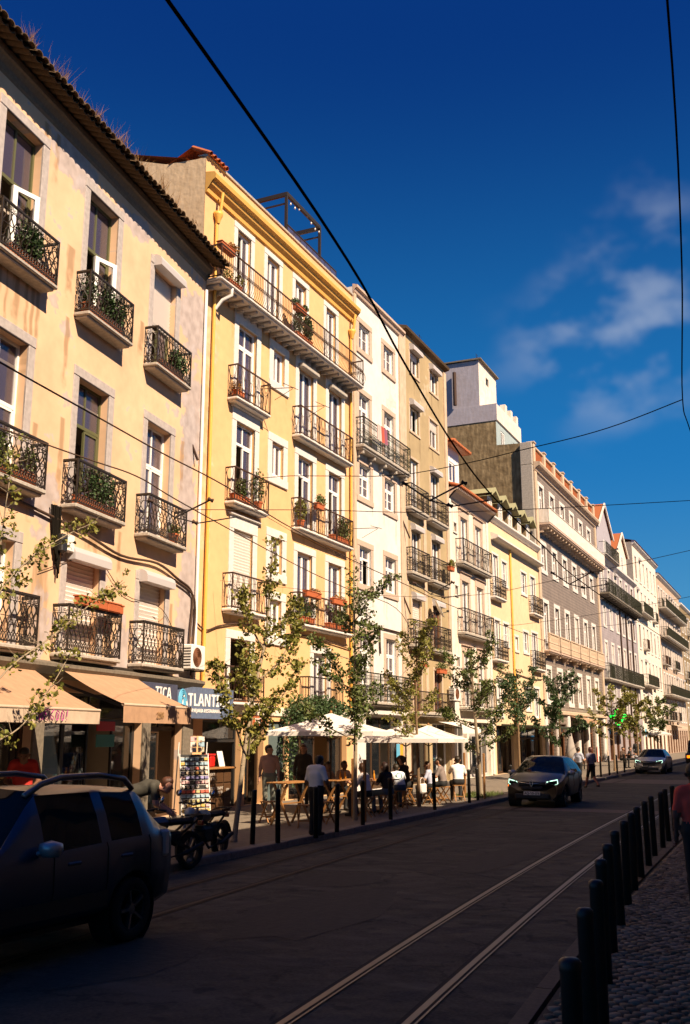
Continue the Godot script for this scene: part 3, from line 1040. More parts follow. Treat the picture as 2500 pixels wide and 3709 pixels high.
# thin rain runs below the corners of sills and slabs
func runs(list: Array, seed_: int) -> Array:
	rng.seed = seed_
	var o := []
	for q in list:
		for x in [q[0] - 0.12, q[0] + q[2] + 0.12, q[0] + q[2] * rng.randf()]:
			if rng.randf() < 0.7: o.append([x + rng.randf_range(-0.06, 0.06), q[1] - 0.1, rng.randf_range(0.3, 1.3), rng.randf_range(0.03, 0.09)])
	return o

func old_wash() -> void:
	var pa := [[-7.7, 14.1, 1.1, 0.45, 1.0], [-6.4, 13.9, 0.8, 0.25, 0.9], [-5.0, 14.15, 0.9, 0.28, 0.9], [-1.5, 12.9, 0.95, 1.3, 1.1], [-1.25, 10.7, 0.7, 1.7, 1.05], [-1.6, 8.6, 0.5, 1.6, 0.9], [-1.3, 5.5, 0.6, 1.9, 1.15], [-1.4, 3.9, 0.55, 0.8, 1.1], [-8.0, 7.0, 0.4, 1.2, 0.5], [-7.9, 4.1, 0.45, 1.0, 1.0], [-4.6, 4.0, 0.3, 0.7, 0.9], [-10.6, 4.6, 0.6, 1.4, 0.8], [-11.2, 13.6, 0.8, 0.8, 0.9]]
	var dr := [[-8.6, 10.7, 1.6, 0.07], [-8.75, 10.7, 2.0, 0.06], [-8.95, 10.7, 1.4, 0.06], [-9.3, 10.7, 1.2, 0.09], [-9.9, 10.7, 1.0, 0.1], [-9.6, 10.7, 1.5, 0.05], [-7.55, 12.2, 1.2, 0.1], [-7.5, 10.6, 1.6, 0.07], [-7.45, 8.4, 2.0, 0.09], [-4.35, 11.8, 1.0, 0.1], [-8.4, 8.0, 2.0, 0.08], [-7.9, 5.6, 1.6, 0.2], [-4.9, 6.5, 1.2, 0.07], [-2.2, 5.2, 1.6, 0.08], [-8.1, 4.4, 0.9, 0.3], [-5.2, 4.3, 0.8, 0.12], [-1.9, 9.5, 1.5, 0.1], [-6.0, 6.45, 0.8, 0.3], [-8.7, 14.4, 1.0, 0.12], [-8.3, 14.4, 1.2, 0.08]]
	wash("old_wash", -13.5, 12.72, 15.0, Color(0.77, 0.505, 0.315), Color(0.46, 0.395, 0.385), Color(0.33, 0.20, 0.10), 1.0, pa, dr, 11)

func old_house() -> void:
	old_wash()
	var ox := 13.5
	var cols := [-12.5, -9.4, -6.3, -3.2]
	var ops := []
	for c in cols:
		ops.append([c - 0.63 + ox, 10.8, 1.26, 3.07 if c < -4 else 2.75])
		ops.append([c - 0.63 + ox, 6.6, 1.26, 2.87])
		ops.append([c - 0.66 + ox, 3.6, 1.32, 1.95])
	ops.append([ox - 12.9, 0.12, 5.1, 2.75])
	ops.append([ox - 7.45, 0.12, 4.0, 2.75])
	ops.append([ox - 3.1, 0.12, 1.75, 2.6])
	var b := house("old_house", "weathered cream house with an overgrown tiled eave and ornate iron balconies", FA(-ox), 12.72, 15.0, "old_wash", ops, 0.28)
	var st: SurfaceTool
	for c in cols:
		var x: float = c - 0.63 + ox
		var i: int = cols.find(c)
		var sur := {"sur": 0.22, "sm": "stone_lilac", "rd": 0.28, "sill": false, "p": 0.02}
		# top floor
		var o := sur.duplicate()
		if i == 3: o.merge({"sh": 0.52, "hood": true, "skip": 0, "fm": "frame_green"}, true)
		else: o.merge({"t": 1.2, "skip": 0, "fm": "frame_green", "cur": 0.0}, true)
		var f := win(b, x, 10.8, 1.26, 3.07 if i < 3 else 2.75, o)
		if i < 3: part(f, "sash", frame_mesh(0.62, 1.75, 1, 0.0, 1, -1), M["frame_white"], Transform3D(Basis(Vector3.UP, -0.35), Vector3(0.6, 0.05, 0.06)))
		# second floor
		o = sur.duplicate()
		if i == 2: o.merge({"t": 0.95, "skip": 0, "fm": "frame_green"}, true)
		elif i == 3: o.merge({"t": 1.0, "fm": "frame_white", "cur": 0.62}, true)
		else: o.merge({"t": 1.3, "m": 1, "fm": "frame_white"}, true)
		win(b, x, 6.6, 1.26, 2.87, o)
		# first floor, roller shutters down behind their boxes
		o = sur.duplicate()
		if i >= 2: o.merge({"sh": 1.0, "hood": true}, true)
		else: o.merge({"m": 1, "t": 0.5}, true)
		win(b, x - 0.03, 3.6, 1.32, 1.95, o)
		balcony(b, x - 0.37, x + 1.55, 10.8, 0.38, 0.93, "meander", "stone_slab", "iron", 0.14)
		balcony(b, x - 0.42, x + 1.62, 6.6, 0.38, 0.92, "meander", "stone_slab", "iron", 0.15)
		balcony(b, x - 0.45, x + 1.66, 3.6, 0.40, 0.94, "meander", "stone_slab", "iron", 0.14)
	cornice(b, "cornice", 0, 12.72, 14.5, [[0.0, 0.0], [0.04, 0.05], [0.06, 0.16], [0.13, 0.26], [0.18, 0.28], [0.19, 0.42], [0.0, 0.42]], "stone_dark")
	cornice(b, "string_course", 0, 12.72, 3.1, [[0.0, 0.0], [0.22, 0.06], [0.34, 0.2], [0.34, 0.26], [0.0, 0.34]], "stone_dark")
	# roof: sheathing, then the eave course tile by tile, in two laps
	st = S()
	var sl := tan(deg_to_rad(20))
	quad(st, Vector3(0, 14.93, 0.42), Vector3(0, 14.93 + 4.6 * sl, -4.2), Vector3(12.72, 14.93 + 4.6 * sl, -4.2), Vector3(12.72, 14.93, 0.42))
	quad(st, Vector3(0, 14.93 + 4.6 * sl, -4.2), Vector3(0, 14.93, -9), Vector3(12.72, 14.93, -9), Vector3(12.72, 14.93 + 4.6 * sl, -4.2))
	var rf := part(b, "roof", done(st), M["tile_old"])
	rng.seed = 3
	var tn := 58
	for lap in 2:
		for i in tn:
			var x := (i + 0.5) * 12.72 / tn
			var z := 0.26 - lap * 0.36
			var bs := Basis(Vector3.UP, rng.randf_range(-0.05, 0.05)) * Basis(Vector3.RIGHT, deg_to_rad(20 + rng.randf_range(-3, 3)))
			part(rf, "roof_tile", tile_mesh(), M["tile_old"], Transform3D(bs, Vector3(x, 14.93 + 0.02 - (z) * sl + 0.17 + rng.randf_range(-0.012, 0.012), z)))
	# lower, upturned course of the eave between them
	for i in tn:
		var x := (i + 1.0) * 12.72 / tn
		part(rf, "roof_tile", tile_mesh(), M["tile_old"], Transform3D(Basis(Vector3.RIGHT, deg_to_rad(20)) * Basis(Vector3.BACK, PI), Vector3(x, 15.04, 0.18)))
	# shop front below
	shop(b, ox - 12.9, 5.1, 2.75, "wood_dark", 4)
	shop(b, ox - 7.45, 4.0, 2.75, "plastic_dark", 4)
	shop(b, ox - 3.1, 1.75, 2.6, "wood_dark", 2)
	st = S()
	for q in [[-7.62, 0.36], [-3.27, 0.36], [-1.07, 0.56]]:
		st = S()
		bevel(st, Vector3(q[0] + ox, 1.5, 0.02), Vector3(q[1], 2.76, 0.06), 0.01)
		part(b, "pier", done(st), M["stone_dark"])  # dark facing colour stands in for the shade under the awnings
	# lead-in pipe at the joint with the yellow house
	pipe(b, "downpipe", [Vector3(12.62, 3.4, 0.06), Vector3(12.62, 14.2, 0.06)], 0.045, "pipe_white")

# glazed shop front in an opening at x, width w
func shop(b: Node3D, x: float, w: float, h: float, fm: String, n: int, y := 0.12, rd := 0.28) -> void:
	var f := part(b, "shop_front", frame_mesh(w, h, n, 0.55, 0, n / 2), M[fm], Transform3D(Basis(), Vector3(x, y, -rd + 0.06)))
	var lw := (w - 0.11) / n
	for i in n:
		if i == n / 2: continue
		part(f, "pane", unit(), M["glass_dark"], bx(Vector3(0.055 + (i + 0.5) * lw, (h - 0.55) / 2, 0), Vector3(lw - 0.09, h - 0.75, 0.012)))
	part(f, "pane", unit(), M["glass_dark"], bx(Vector3(w / 2, h - 0.27, 0), Vector3(w - 0.12, 0.44, 0.012)))

# ---------- the yellow house ----------
func yellow_house() -> void:
	var x0 := 0.83
	rough("trim_ochre", lin(0.74, 0.40, 0.09), 0.85, 0.85, 2.0, 0.1)
	var D := [[1.2, 1.1], [5.13, 1.08], [7.42, 1.08]]   # door columns: s, width
	var ops := []
	var doors := []
	for f in [[11.55, 2.5], [8.47, 2.52], [5.43, 2.34]]:
		for d in D: doors.append([d[0], f[0], d[1], f[1]])
	for s in [1.0, 2.85, 4.78, 7.18]: doors.append([s, 14.62, 0.82, 2.42])
	doors.append([1.16, 2.9, 1.12, 1.75])
	doors.append([6.35, 2.9, 1.05, 1.72])
	var smalls := []
	for y in [12.95, 9.87, 6.84, 4.92]: smalls.append([3.36, y, 0.76, 1.1])
	for q in doors + smalls: ops.append([q[0] + x0, q[1], q[2], q[3]])
	var shops := [[-0.1, 2.0, 2.3], [2.12, 1.05, 2.3], [3.45, 1.08, 2.3], [4.75, 4.2, 2.45]]
	for q in shops: ops.append([q[0] + x0, 0.12, q[1], q[2]])
	wash("yellow_wash", -x0, 10.33, 18.45, Color(0.77, 0.465, 0.225), Color(0.72, 0.48, 0.29), Color(0.50, 0.27, 0.09), 0.55, [[-0.35, 9.8, 0.25, 2.6, 0.6], [-0.3, 12.6, 0.25, 1.4, 0.5]], runs(doors + smalls, 5) + [[-0.45, 12.0, 3.2, 0.12], [-0.15, 9.0, 2.4, 0.1], [9.2, 8.0, 2.0, 0.1]], 31)
	var b := house("yellow_house", "tall bright yellow house with white surrounds and a full-width top balcony", FB(-x0), 10.33, 18.45, "yellow_wash", ops)
	for i in doors.size():
		var q: Array = doors[i]
		var o := {"sur": 0.24, "sill": false, "cm": "curtain_mauve", "cur": 1.0}
		if i < 9:
			o.merge({"t": 0.62, "head": 0.14 if i % 3 == 0 else 0.0}, true)
			if i == 6: o.merge({"sh": 0.94}, true)
			if i in [3, 4, 5]: o.merge({"skip": 0, "cur": 0.0}, true)
			if i in [1, 2]: o.merge({"hood": false, "t": 0.0, "head": 0.2}, true)
			if i in [7, 8]: o.merge({"t": 0.0}, true)
		elif i < 13:
			o.merge({"sur": 0.2}, true)
			if i == 9: o.merge({"skip": 0, "cur": 0.0}, true)
		elif i == 13: o.merge({"n": 1, "skip": 0, "fm": "frame_brown", "cur": 0.0}, true)
		else: o.merge({"fm": "frame_white", "cur": 0.9}, true)
		win(b, q[0] + x0, q[1], q[2], q[3], o)
		if i in [1, 2]:
			# small tiled shelf above these two doors
			var st := S()
			bevel(st, Vector3(q[2] / 2, 0.0, 0.1), Vector3(q[2] + 0.2, 0.16, 0.24), 0.03)
			part(b, "door_hood", done(st), M["stone_slab"], Transform3D(Basis(), Vector3(q[0] + x0, q[1] + q[3] + 0.02, 0)))
	for q in smalls: win(b, q[0] + x0, q[1], q[2], q[3], {"sur": 0.26, "cm": "curtain_mauve", "cur": 1.0})
	for y in [11.55, 8.47, 5.43]:
		balcony(b, 0.66 + x0, 2.66 + x0, y, 0.35, 0.98, "scroll")
		balcony(b, 4.68 + x0, 8.82 + x0, y, 0.35, 0.96, "scroll")
	balcony(b, 0.45 + x0, 2.6 + x0, 2.9, 0.34, 0.95, "scroll")
	balcony(b, 5.4 + x0, 8.0 + x0, 2.95, 0.34, 0.86, "plain", "stone_pale", "iron")
	var tb := balcony(b, 0.02, 9.9 + 0.1, 14.58, 0.62, 1.0, "belly", "stone_pale")
	brackets(tb, 9.9, 0.6, 24, 0.14, "stone_slab")
	cornice(b, "cornice", 0, 10.33, 17.3, [[0.0, 0.0], [0.07, 0.02], [0.09, 0.14], [0.2, 0.24], [0.24, 0.34], [0.34, 0.4], [0.36, 0.52], [0.30, 0.6], [0.0, 0.66]], "trim_ochre")
	cornice(b, "parapet_cap", 0, 10.33, 18.45, [[0.0, 0.0], [0.05, 0.0], [0.05, 0.07], [0.0, 0.1], [-0.3, 0.1]], "stone_slab")
	# party wall above the old house's roof, with its tiled verge
	var st := S()
	var pts := [Vector2(0, 12), Vector2(0, 18.4), Vector2(-1.4, 18.55), Vector2(-4.5, 19.7), Vector2(-9, 18.2), Vector2(-9, 12)]
	for i in range(1, pts.size() - 1): tri(st, Vector3(-0.012, pts[0].y, pts[0].x), Vector3(-0.012, pts[i].y, pts[i].x), Vector3(-0.012, pts[i + 1].y, pts[i + 1].x))
	part(b, "party_wall", done(st), M["plaster_party"])
	st = S()
	quad(st, Vector3(-0.06, 18.52, -0.6), Vector3(-0.06, 19.78, -4.5), Vector3(10.33, 19.78, -4.5), Vector3(10.33, 18.52, -0.6))
	quad(st, Vector3(-0.06, 19.78, -4.5), Vector3(-0.06, 18.3, -9), Vector3(10.33, 18.3, -9), Vector3(10.33, 19.78, -4.5))
	part(b, "roof", done(st), M["tile_orange"])
	st = S()
	var gp := [Vector3(-0.05, 18.5, 0.12), Vector3(-0.05, 18.85, -0.5), Vector3(0.95, 18.5, 0.12), Vector3(0.95, 18.85, -0.5)]
	quad(st, gp[0], gp[1], gp[3], gp[2])
	quad(st, gp[1], Vector3(-0.05, 18.5, -1.3), Vector3(0.95, 18.5, -1.3), gp[3])
	for k in 5:
		tube(st, [Vector3(k * 0.22 + 0.03, 18.52, 0.16), Vector3(k * 0.22 + 0.03, 18.88, -0.5)], 0.07, 6)
	part(b, "corner_tiles", done(st), M["tile_orange"])
	for q in [[0.55, "pipe_white"], [10.02, "pipe_yellow"]]:
		pipe(b, "downpipe", [Vector3(q[0], 17.5, 0.26), Vector3(q[0], 17.0, 0.2), Vector3(q[0], 16.6, 0.08), Vector3(q[0], 2.7, 0.08)], 0.05, "pipe_yellow")
		st = S(true)
		lathe(st, [[0.05, -0.2], [0.09, -0.05], [0.14, 0.06], [0.15, 0.14], [0.0, 0.14]], 10, Transform3D(Basis(), Vector3(q[0], 16.75, 0.12)))
		part(b, "rainwater_head", done(st), M["pipe_yellow"])
	pipe(b, "drain_elbow", [Vector3(0.72, 14.5, 0.55), Vector3(0.72, 14.3, 0.55), Vector3(0.62, 14.15, 0.3), Vector3(0.58, 13.9, 0.1)], 0.05, "pipe_white")
	# shop level: facing band, bar hatch, door, corrugated shutter, café opening
	cornice(b, "shop_band", 0, 10.33, 2.58, [[0.0, 0.0], [0.05, 0.0], [0.05, 0.22], [0.0, 0.24]], "plaster_cream")
	shop(b, -0.1 + x0, 2.0, 2.3, "plastic_dark", 1)
	shop(b, 2.12 + x0, 1.05, 2.3, "wood_dark", 2)
	st = S()
	for i in 22:
		var xx := i * 1.08 / 22
		var d := 1.08 / 22
		quad(st, Vector3(xx, 0, 0), Vector3(xx, 2.3, 0), Vector3(xx + d / 2, 2.3, 0.025), Vector3(xx + d / 2, 0, 0.025))
		quad(st, Vector3(xx + d / 2, 0, 0.025), Vector3(xx + d / 2, 2.3, 0.025), Vector3(xx + d, 2.3, 0), Vector3(xx + d, 0, 0))
	rough("shutter_teal", lin(0.10, 0.14, 0.14), 0.5, 0.7, 0.8, 0.1)
	part(b, "corrugated_shutter", done(st), M["shutter_teal"], Transform3D(Basis(), Vector3(3.45 + x0, 0.12, -0.1)))
	shop(b, 4.75 + x0, 4.2, 2.45, "wood_dark", 4)

# ---------- the white house ----------
func white_house() -> void:
	var s0 := 9.51
	var ops := []
	var W := []
	for s in [10.07, 12.55]:
		W.append([s, 16.55, 1.05, 1.05]); W.append([s, 12.55, 1.0, 2.2]); W.append([s, 10.7, 1.08, 1.28]); W.append([s, 7.42, 1.08, 1.4]); W.append([s, 3.2, 1.02, 2.42])
	for q in W: ops.append([q[0] - s0, q[1], q[2], q[3]])
	ops.append([1.1, 0.12, 3.5, 2.55])
	wash("white_wash", s0, 5.1, 18.85, Color(0.76, 0.73, 0.69), Color(0.66, 0.60, 0.54), Color(0.44, 0.36, 0.28), 0.6, [[9.7, 4.6, 0.3, 1.2, 0.7], [13.0, 15.6, 0.5, 0.5, 0.3]], runs(W, 6), 35)
	var b := house("white_house", "narrow white house with pinkish stone window surrounds and one long high balcony", FB(s0), 5.1, 18.85, "white_wash", ops)
	for i in W.size():
		var q: Array = W[i]
		var o := {"sur": 0.22, "sm": "stone_pink", "p": 0.03}
		match i % 5:
			0: o.merge({"m": 1, "cur": 0.6})
			1: o.merge({"sill": false, "t": 0.5, "m": 2, "cur": 1.0})
			2: o.merge({"t": 0.42, "m": 1, "cur": 0.9})
			3: o.merge({"t": 0.42, "m": 1, "skip": 1 if i < 5 else -1, "cur": 0.0 if i < 5 else 0.5})
			4: o.merge({"sill": false, "t": 0.6, "m": 2, "cur": 1.0})
		win(b, q[0] - s0, q[1], q[2], q[3], o)
	var tb := balcony(b, 0.1, 4.95, 12.55, 0.42, 1.05, "lattice", "stone_slab", "iron_green", 0.2)
	brackets(tb, 4.8, 0.4, 5, 0.35, "stone_slab")
	balcony(b, 0.15, 4.75, 3.2, 0.38, 1.0, "lattice", "stone_slab", "iron_green", 0.16)
	cornice(b, "cornice", 0, 5.1, 18.6, [[0.0, 0.0], [0.08, 0.03], [0.12, 0.16], [0.2, 0.2], [0.2, 0.3], [0.0, 0.36]], "stone_pink")
	cornice(b, "band", 0.9, 4.9, 2.75, [[0.0, 0.0], [0.16, 0.02], [0.16, 0.16], [0.0, 0.2]], "stone_pale")
	shop(b, 1.1, 3.5, 2.55, "wood_dark", 4)
	var st := S()
	bevel(st, Vector3(4.88, 9.5, 0.03), Vector3(0.38, 18.6, 0.1), 0.015)
	bevel(st, Vector3(0.12, 9.5, 0.03), Vector3(0.2, 18.2, 0.08), 0.015)
	part(b, "pilaster", done(st), M["plaster_beige"])
	# roof terrace railing
	st = S()
	panel(st, Transform3D(Basis(), Vector3(2.3, 18.95, -0.7)), 2.7, 0.75, "plain")
	panel(st, Transform3D(Basis(Vector3.UP, PI / 2), Vector3(2.3, 18.95, -0.7)), 2.0, 0.75, "plain")
	part(b, "terrace_railing", done(st), M["iron"])

# ---------- the olive house ----------
func olive_house() -> void:
	var s0 := 14.62
	var ops := []
	var W := []
	W.append_array([[15.58, 17.45, 1.05, 1.05], [18.1, 17.42, 1.05, 1.05], [15.5, 14.8, 1.08, 1.15], [17.98, 14.75, 1.1, 1.28]])
	for y in [[11.25, 2.28], [8.55, 1.9], [5.6, 1.95], [2.95, 1.78]]:
		W.append([15.45, y[0], 0.95, y[1]]); W.append([17.95, y[0], 1.0, y[1]])
	for q in W: ops.append([q[0] - s0, q[1], q[2], q[3]])
	ops.append([0.3, 0.12, 2.3, 2.3]); ops.append([2.95, 0.12, 2.2, 2.4])
	wash("olive_wash", s0, 5.67, 19.15, Color(0.43, 0.325, 0.18), Color(0.48, 0.39, 0.26), Color(0.20, 0.14, 0.07), 0.8, [[17.0, 16.5, 0.5, 0.8, 0.4]], runs(W, 7), 39)
	var b := house("olive_house", "olive drab house with paired narrow balconies and hooded roller shutters", FB(s0), 5.67, 19.15, "olive_wash", ops)
	for i in W.size():
		var q: Array = W[i]
		var o := {"sur": 0.12, "sm": "plaster_beige", "p": 0.02}
		match i:
			0: o.merge({"hood": true, "sh": 0.3, "skip": 0})
			1: o.merge({"hood": true, "cur": 1.0})
			2: o.merge({"hood": true, "skip": 1})
			3: o.merge({"skip": 0, "sh": 0.35})
			4, 5: o.merge({"sill": false, "m": 1, "hood": i == 5})
			6, 7: o.merge({"sill": false, "hood": true, "skip": 0 if i == 6 else -1, "cur": 1.0 if i == 7 else 0.0})
			8: o.merge({"sill": false, "hood": true, "sh": 1.0})
			9: o.merge({"sill": false, "hood": true, "fm": "frame_brown"})
			_: o.merge({"sill": false, "fm": "frame_brown"})
		win(b, q[0] - s0, q[1], q[2], q[3], o)
	for y in [11.25, 8.55, 5.6]:
		balcony(b, 0.02, 2.15, y, 0.36, 0.98, "lattice", "stone_slab", "iron", 0.2)
		balcony(b, 2.6, 4.75, y, 0.36, 0.98, "lattice", "stone_slab", "iron", 0.2)
	balcony(b, 0.1, 5.0, 2.95, 0.36, 0.8, "plain", "stone_slab", "iron", 0.2)
	cornice(b, "eave", -0.02, 5.7, 19.05, [[0.0, 0.0], [0.22, 0.06], [0.26, 0.16], [-0.4, 0.34]], "tile_old")
	var st := S()
	for x in [0.14, 5.5]: bevel(st, Vector3(x, 9.5, 0.03), Vector3(0.3, 18.9, 0.09), 0.015)
	bevel(st, Vector3(2.4, 7.4, 0.025), Vector3(0.3, 9.4, 0.07), 0.015)
	part(b, "pilaster", done(st), M["plaster_beige"])
	shop(b, 0.3, 2.3, 2.3, "wood_dark", 3)
	shop(b, 2.95, 2.2, 2.4, "frame_white", 2)

# ---------- the cream house with the pink dormer ----------
func eave_tiles(p: Node3D, w: float, y: float, z: float, mt: String) -> void:
	var n := int(w / 0.22)
	var st := S(true)
	for i in n:
		var x := (i + 0.5) * w / n
		tube(st, [Vector3(x, y + 0.03, z), Vector3(x, y + 0.33, z - 0.9)], 0.085, 6, Vector3(1, 0.1, 0), true)
	part(p, "eave_tiles", done(st), M[mt])

func cream_house() -> void:
	var s0 := 20.3
	var ops := []
	var W := []
	for y in [[10.0, 2.3], [6.7, 2.5], [3.3, 2.45]]:
		W.append([22.05, y[0], 1.05, y[1]]); W.append([24.4, y[0], 1.05, y[1]])
	for q in W: ops.append([q[0] - s0, q[1], q[2], q[3]])
	for y in [11.4, 8.4, 5.1]: ops.append([0.72, y, 0.42, 0.42])
	ops.append([0.4, 0.12, 1.6, 2.4]); ops.append([2.3, 0.12, 3.4, 2.5])
	var b := house("cream_house", "cream four-storey house with orange eave tiles and a pink-sided dormer", FB(s0), 6.25, 13.3, "plaster_cream", ops)
	for q in W: win(b, q[0] - s0, q[1], q[2], q[3], {"sur": 0.24, "sm": "stone_pink", "sill": false, "cm": "curtain_mauve", "cur": 1.0, "head": 0.12})
	for y in [11.4, 8.4, 5.1]: win(b, 0.72, y, 0.42, 0.42, {"n": 1, "sur": 0.08, "fm": "frame_brown"})
	for y in [10.0, 6.7, 3.3]: balcony(b, 0.95, 5.65, y, 0.42, 1.08, "scroll", "stone_slab", "iron", 0.2)
	cornice(b, "cornice", 0, 6.25, 12.75, [[0.0, 0.0], [0.06, 0.05], [0.1, 0.2], [0.3, 0.42], [0.5, 0.5], [0.52, 0.6], [0.0, 0.62]], "stone_pink")
	eave_tiles(b, 6.25, 13.36, 0.62, "tile_orange")
	var st := S()
	quad(st, Vector3(0, 13.36, 0.55), Vector3(0, 15.6, -5), Vector3(6.25, 15.6, -5), Vector3(6.25, 13.36, 0.55))
	part(b, "roof", done(st), M["tile_orange"])
	st = S()
	for x in [0.14, 6.1]: bevel(st, Vector3(x, 6.5, 0.03), Vector3(0.28, 12.7, 0.09), 0.015)
	part(b, "pilaster", done(st), M["stone_pale"])
	# dormer
	st = S()
	front(st, 1.95, 2.4, [[0.38, 0.55, 1.15, 1.1]], 0.1)
	hull(st, 1.95, 2.4, 4.0)
	var dm := part(b, "dormer", done(st), M["frame_white"], Transform3D(Basis(), Vector3(2.15, 13.75, -0.75)))
	st = S()
	quad(st, Vector3(-0.012, 0, 0), Vector3(-0.012, 0, -4), Vector3(-0.012, 2.4, -4), Vector3(-0.012, 2.4, 0))
	part(dm, "dormer_cheek", done(st), M["plaster_pink"])
	part(dm, "dormer_window", frame_mesh(1.15, 1.1, 2, 0.0, 0, -1), M["frame_white"], Transform3D(Basis(), Vector3(0.38, 0.55, -0.06)))
	for k in 2: part(dm, "pane", unit(), M["glass"], bx(Vector3(0.68 + k * 0.54, 1.1, -0.06), Vector3(0.42, 0.95, 0.012)))
	st = S(true)
	quad(st, Vector3(-0.35, 2.4, 0.5), Vector3(-0.35, 3.0, -4), Vector3(2.4, 3.0, -4), Vector3(2.4, 2.4, 0.5))
	for i in 12: tube(st, [Vector3(-0.3 + i * 0.24, 2.44, 0.55), Vector3(-0.3 + i * 0.24, 3.06, -4)], 0.09, 6, Vector3(1, 0.1, 0), true)
	for i in 14: tube(st, [Vector3(-0.42, 2.46 + i * 0.04, 0.4 - i * 0.3), Vector3(0.2, 2.62 + i * 0.04, 0.4 - i * 0.3)], 0.085, 6, Vector3(0, 0.1, 1), true)
	part(dm, "dormer_roof", done(st), M["tile_orange"])
	st = S()
	quad(st, Vector3(-0.35, 2.38, 0.5), Vector3(-0.35, 2.38, -0.02), Vector3(2.4, 2.38, -0.02), Vector3(2.4, 2.38, 0.5))
	part(dm, "soffit", done(st), M["plaster_beige"])
	shop(b, 0.4, 1.6, 2.4, "frame_grey", 2)
	shop(b, 2.3, 3.4, 2.5, "frame_grey", 4)

# ---------- the low pale yellow house ----------
func pale_house() -> void:
	var s0 := 26.56
	var w := 10.75
	var W := [[27.4, 9.05, 0.92, 2.3, 1], [29.12, 10.0, 0.93, 1.24, 0], [33.1, 10.03, 1.12, 1.22, 0], [35.2, 9.05, 1.1, 2.24, 1], [27.36, 5.82, 0.95, 2.07, 1], [29.05, 6.75, 0.93, 1.1, 0], [31.28, 6.62, 0.62, 0.72, 0], [33.12, 6.66, 1.06, 1.14, 0], [35.05, 5.82, 1.3, 2.1, 1], [27.45, 3.0, 0.9, 1.8, 0], [33.2, 3.45, 1.05, 1.14, 0], [35.1, 3.0, 1.15, 1.68, 1]]
	var ops := []
	for q in W: ops.append([q[0] - s0, q[1], q[2], q[3]])
	ops.append([0.5, 0.12, 3.2, 2.4]); ops.append([5.0, 0.12, 5.0, 2.3])
	wash("pale_wash", s0, w, 13.25, Color(0.80, 0.575, 0.36), Color(0.74, 0.55, 0.40), Color(0.50, 0.33, 0.16), 0.55, [], runs(W, 8), 43)
	var b := house("pale_yellow_house", "low pale yellow house with a row of green-hooded dormers", FB(s0), w, 13.25, "pale_wash", ops, 0.14)
	for q in W: win(b, q[0] - s0, q[1], q[2], q[3], {"sur": 0.14, "sill": q[4] == 0, "rd": 0.14, "m": 1, "cur": 0.5, "cm": "curtain"})
	for q in [[26.75, 28.75, 9.05], [34.65, 36.95, 9.05], [26.75, 28.75, 5.82], [34.55, 36.95, 5.82]]: balcony(b, q[0] - s0, q[1] - s0, q[2], 0.34, 1.0, "lattice", "stone_pale", "iron", 0.16)
	cornice(b, "cornice", 0, w, 13.1, [[0.0, 0.0], [0.1, 0.04], [0.2, 0.14], [0.26, 0.18], [0.26, 0.28], [0.0, 0.32]], "stone_pale")
	cornice(b, "ledge", 0.6, w - 0.1, 12.1, [[0.0, 0.0], [0.28, 0.05], [0.42, 0.12], [0.42, 0.22], [0.0, 0.42]], "stone_pale")
	pipe(b, "downpipe", [Vector3(4.15, 2.6, 0.07), Vector3(4.15, 12.1, 0.07)], 0.06, "pipe_yellow")
	var st := S()
	quad(st, Vector3(0, 13.4, 0.1), Vector3(0, 15.0, -1.3), Vector3(w, 15.0, -1.3), Vector3(w, 13.4, 0.1))
	quad(st, Vector3(0, 15.0, -1.3), Vector3(0, 15.6, -9), Vector3(w, 15.6, -9), Vector3(w, 15.0, -1.3))
	var rf := part(b, "roof", done(st), M["tile_old"])
	rough("hood_green", lin(0.42, 0.40, 0.22), 0.9, 0.7, 0.8, 0.1)
	for i in 5:
		var x := 1.0 + i * 2.02
		st = S()
		front(st, 1.05, 1.25, [[0.12, 0.15, 0.81, 0.95]], 0.08)
		hull(st, 1.05, 1.25, 1.6)
		var d := part(rf, "dormer", done(st), M["plaster_olive"], Transform3D(Basis(), Vector3(x, 13.55, -0.25)))
		part(rf, "dormer_window", frame_mesh(0.81, 0.95, 2, 0.0, 1, -1), M["frame_white"], Transform3D(Basis(), Vector3(x + 0.12, 13.7, -0.29)))
		part(rf, "pane", unit(), M["glass"], bx(Vector3(x + 0.525, 14.17, -0.3), Vector3(0.7, 0.85, 0.012)))
		st = S()
		for g in [-1.0, 1.0]:
			var e := Vector3(x + 0.525 + g * 0.78, 14.68, 0)
			var r := Vector3(x + 0.525, 15.12, 0)
			for zz in [[0.12, -1.6]]:
				quad(st, e + Vector3(0, 0, zz[0]), r + Vector3(0, 0, zz[0]), r + Vector3(0, 0, zz[1]), e + Vector3(0, 0, zz[1]))
				quad(st, e + Vector3(0, 0, zz[0]), e + Vector3(0, -0.16, zz[0]), r + Vector3(0, -0.2, zz[0]), r + Vector3(0, 0, zz[0]))
				quad(st, e + Vector3(0, -0.16, zz[0]), r + Vector3(0, -0.2, zz[0]), r + Vector3(0, -0.2, zz[1]), e + Vector3(0, -0.16, zz[1]))
		part(rf, "dormer_hood", done(st), M["hood_green"])
	shop(b, 0.5, 3.2, 2.4, "wood_dark", 4)
	shop(b, 5.0, 5.0, 2.3, "wood_dark", 5)

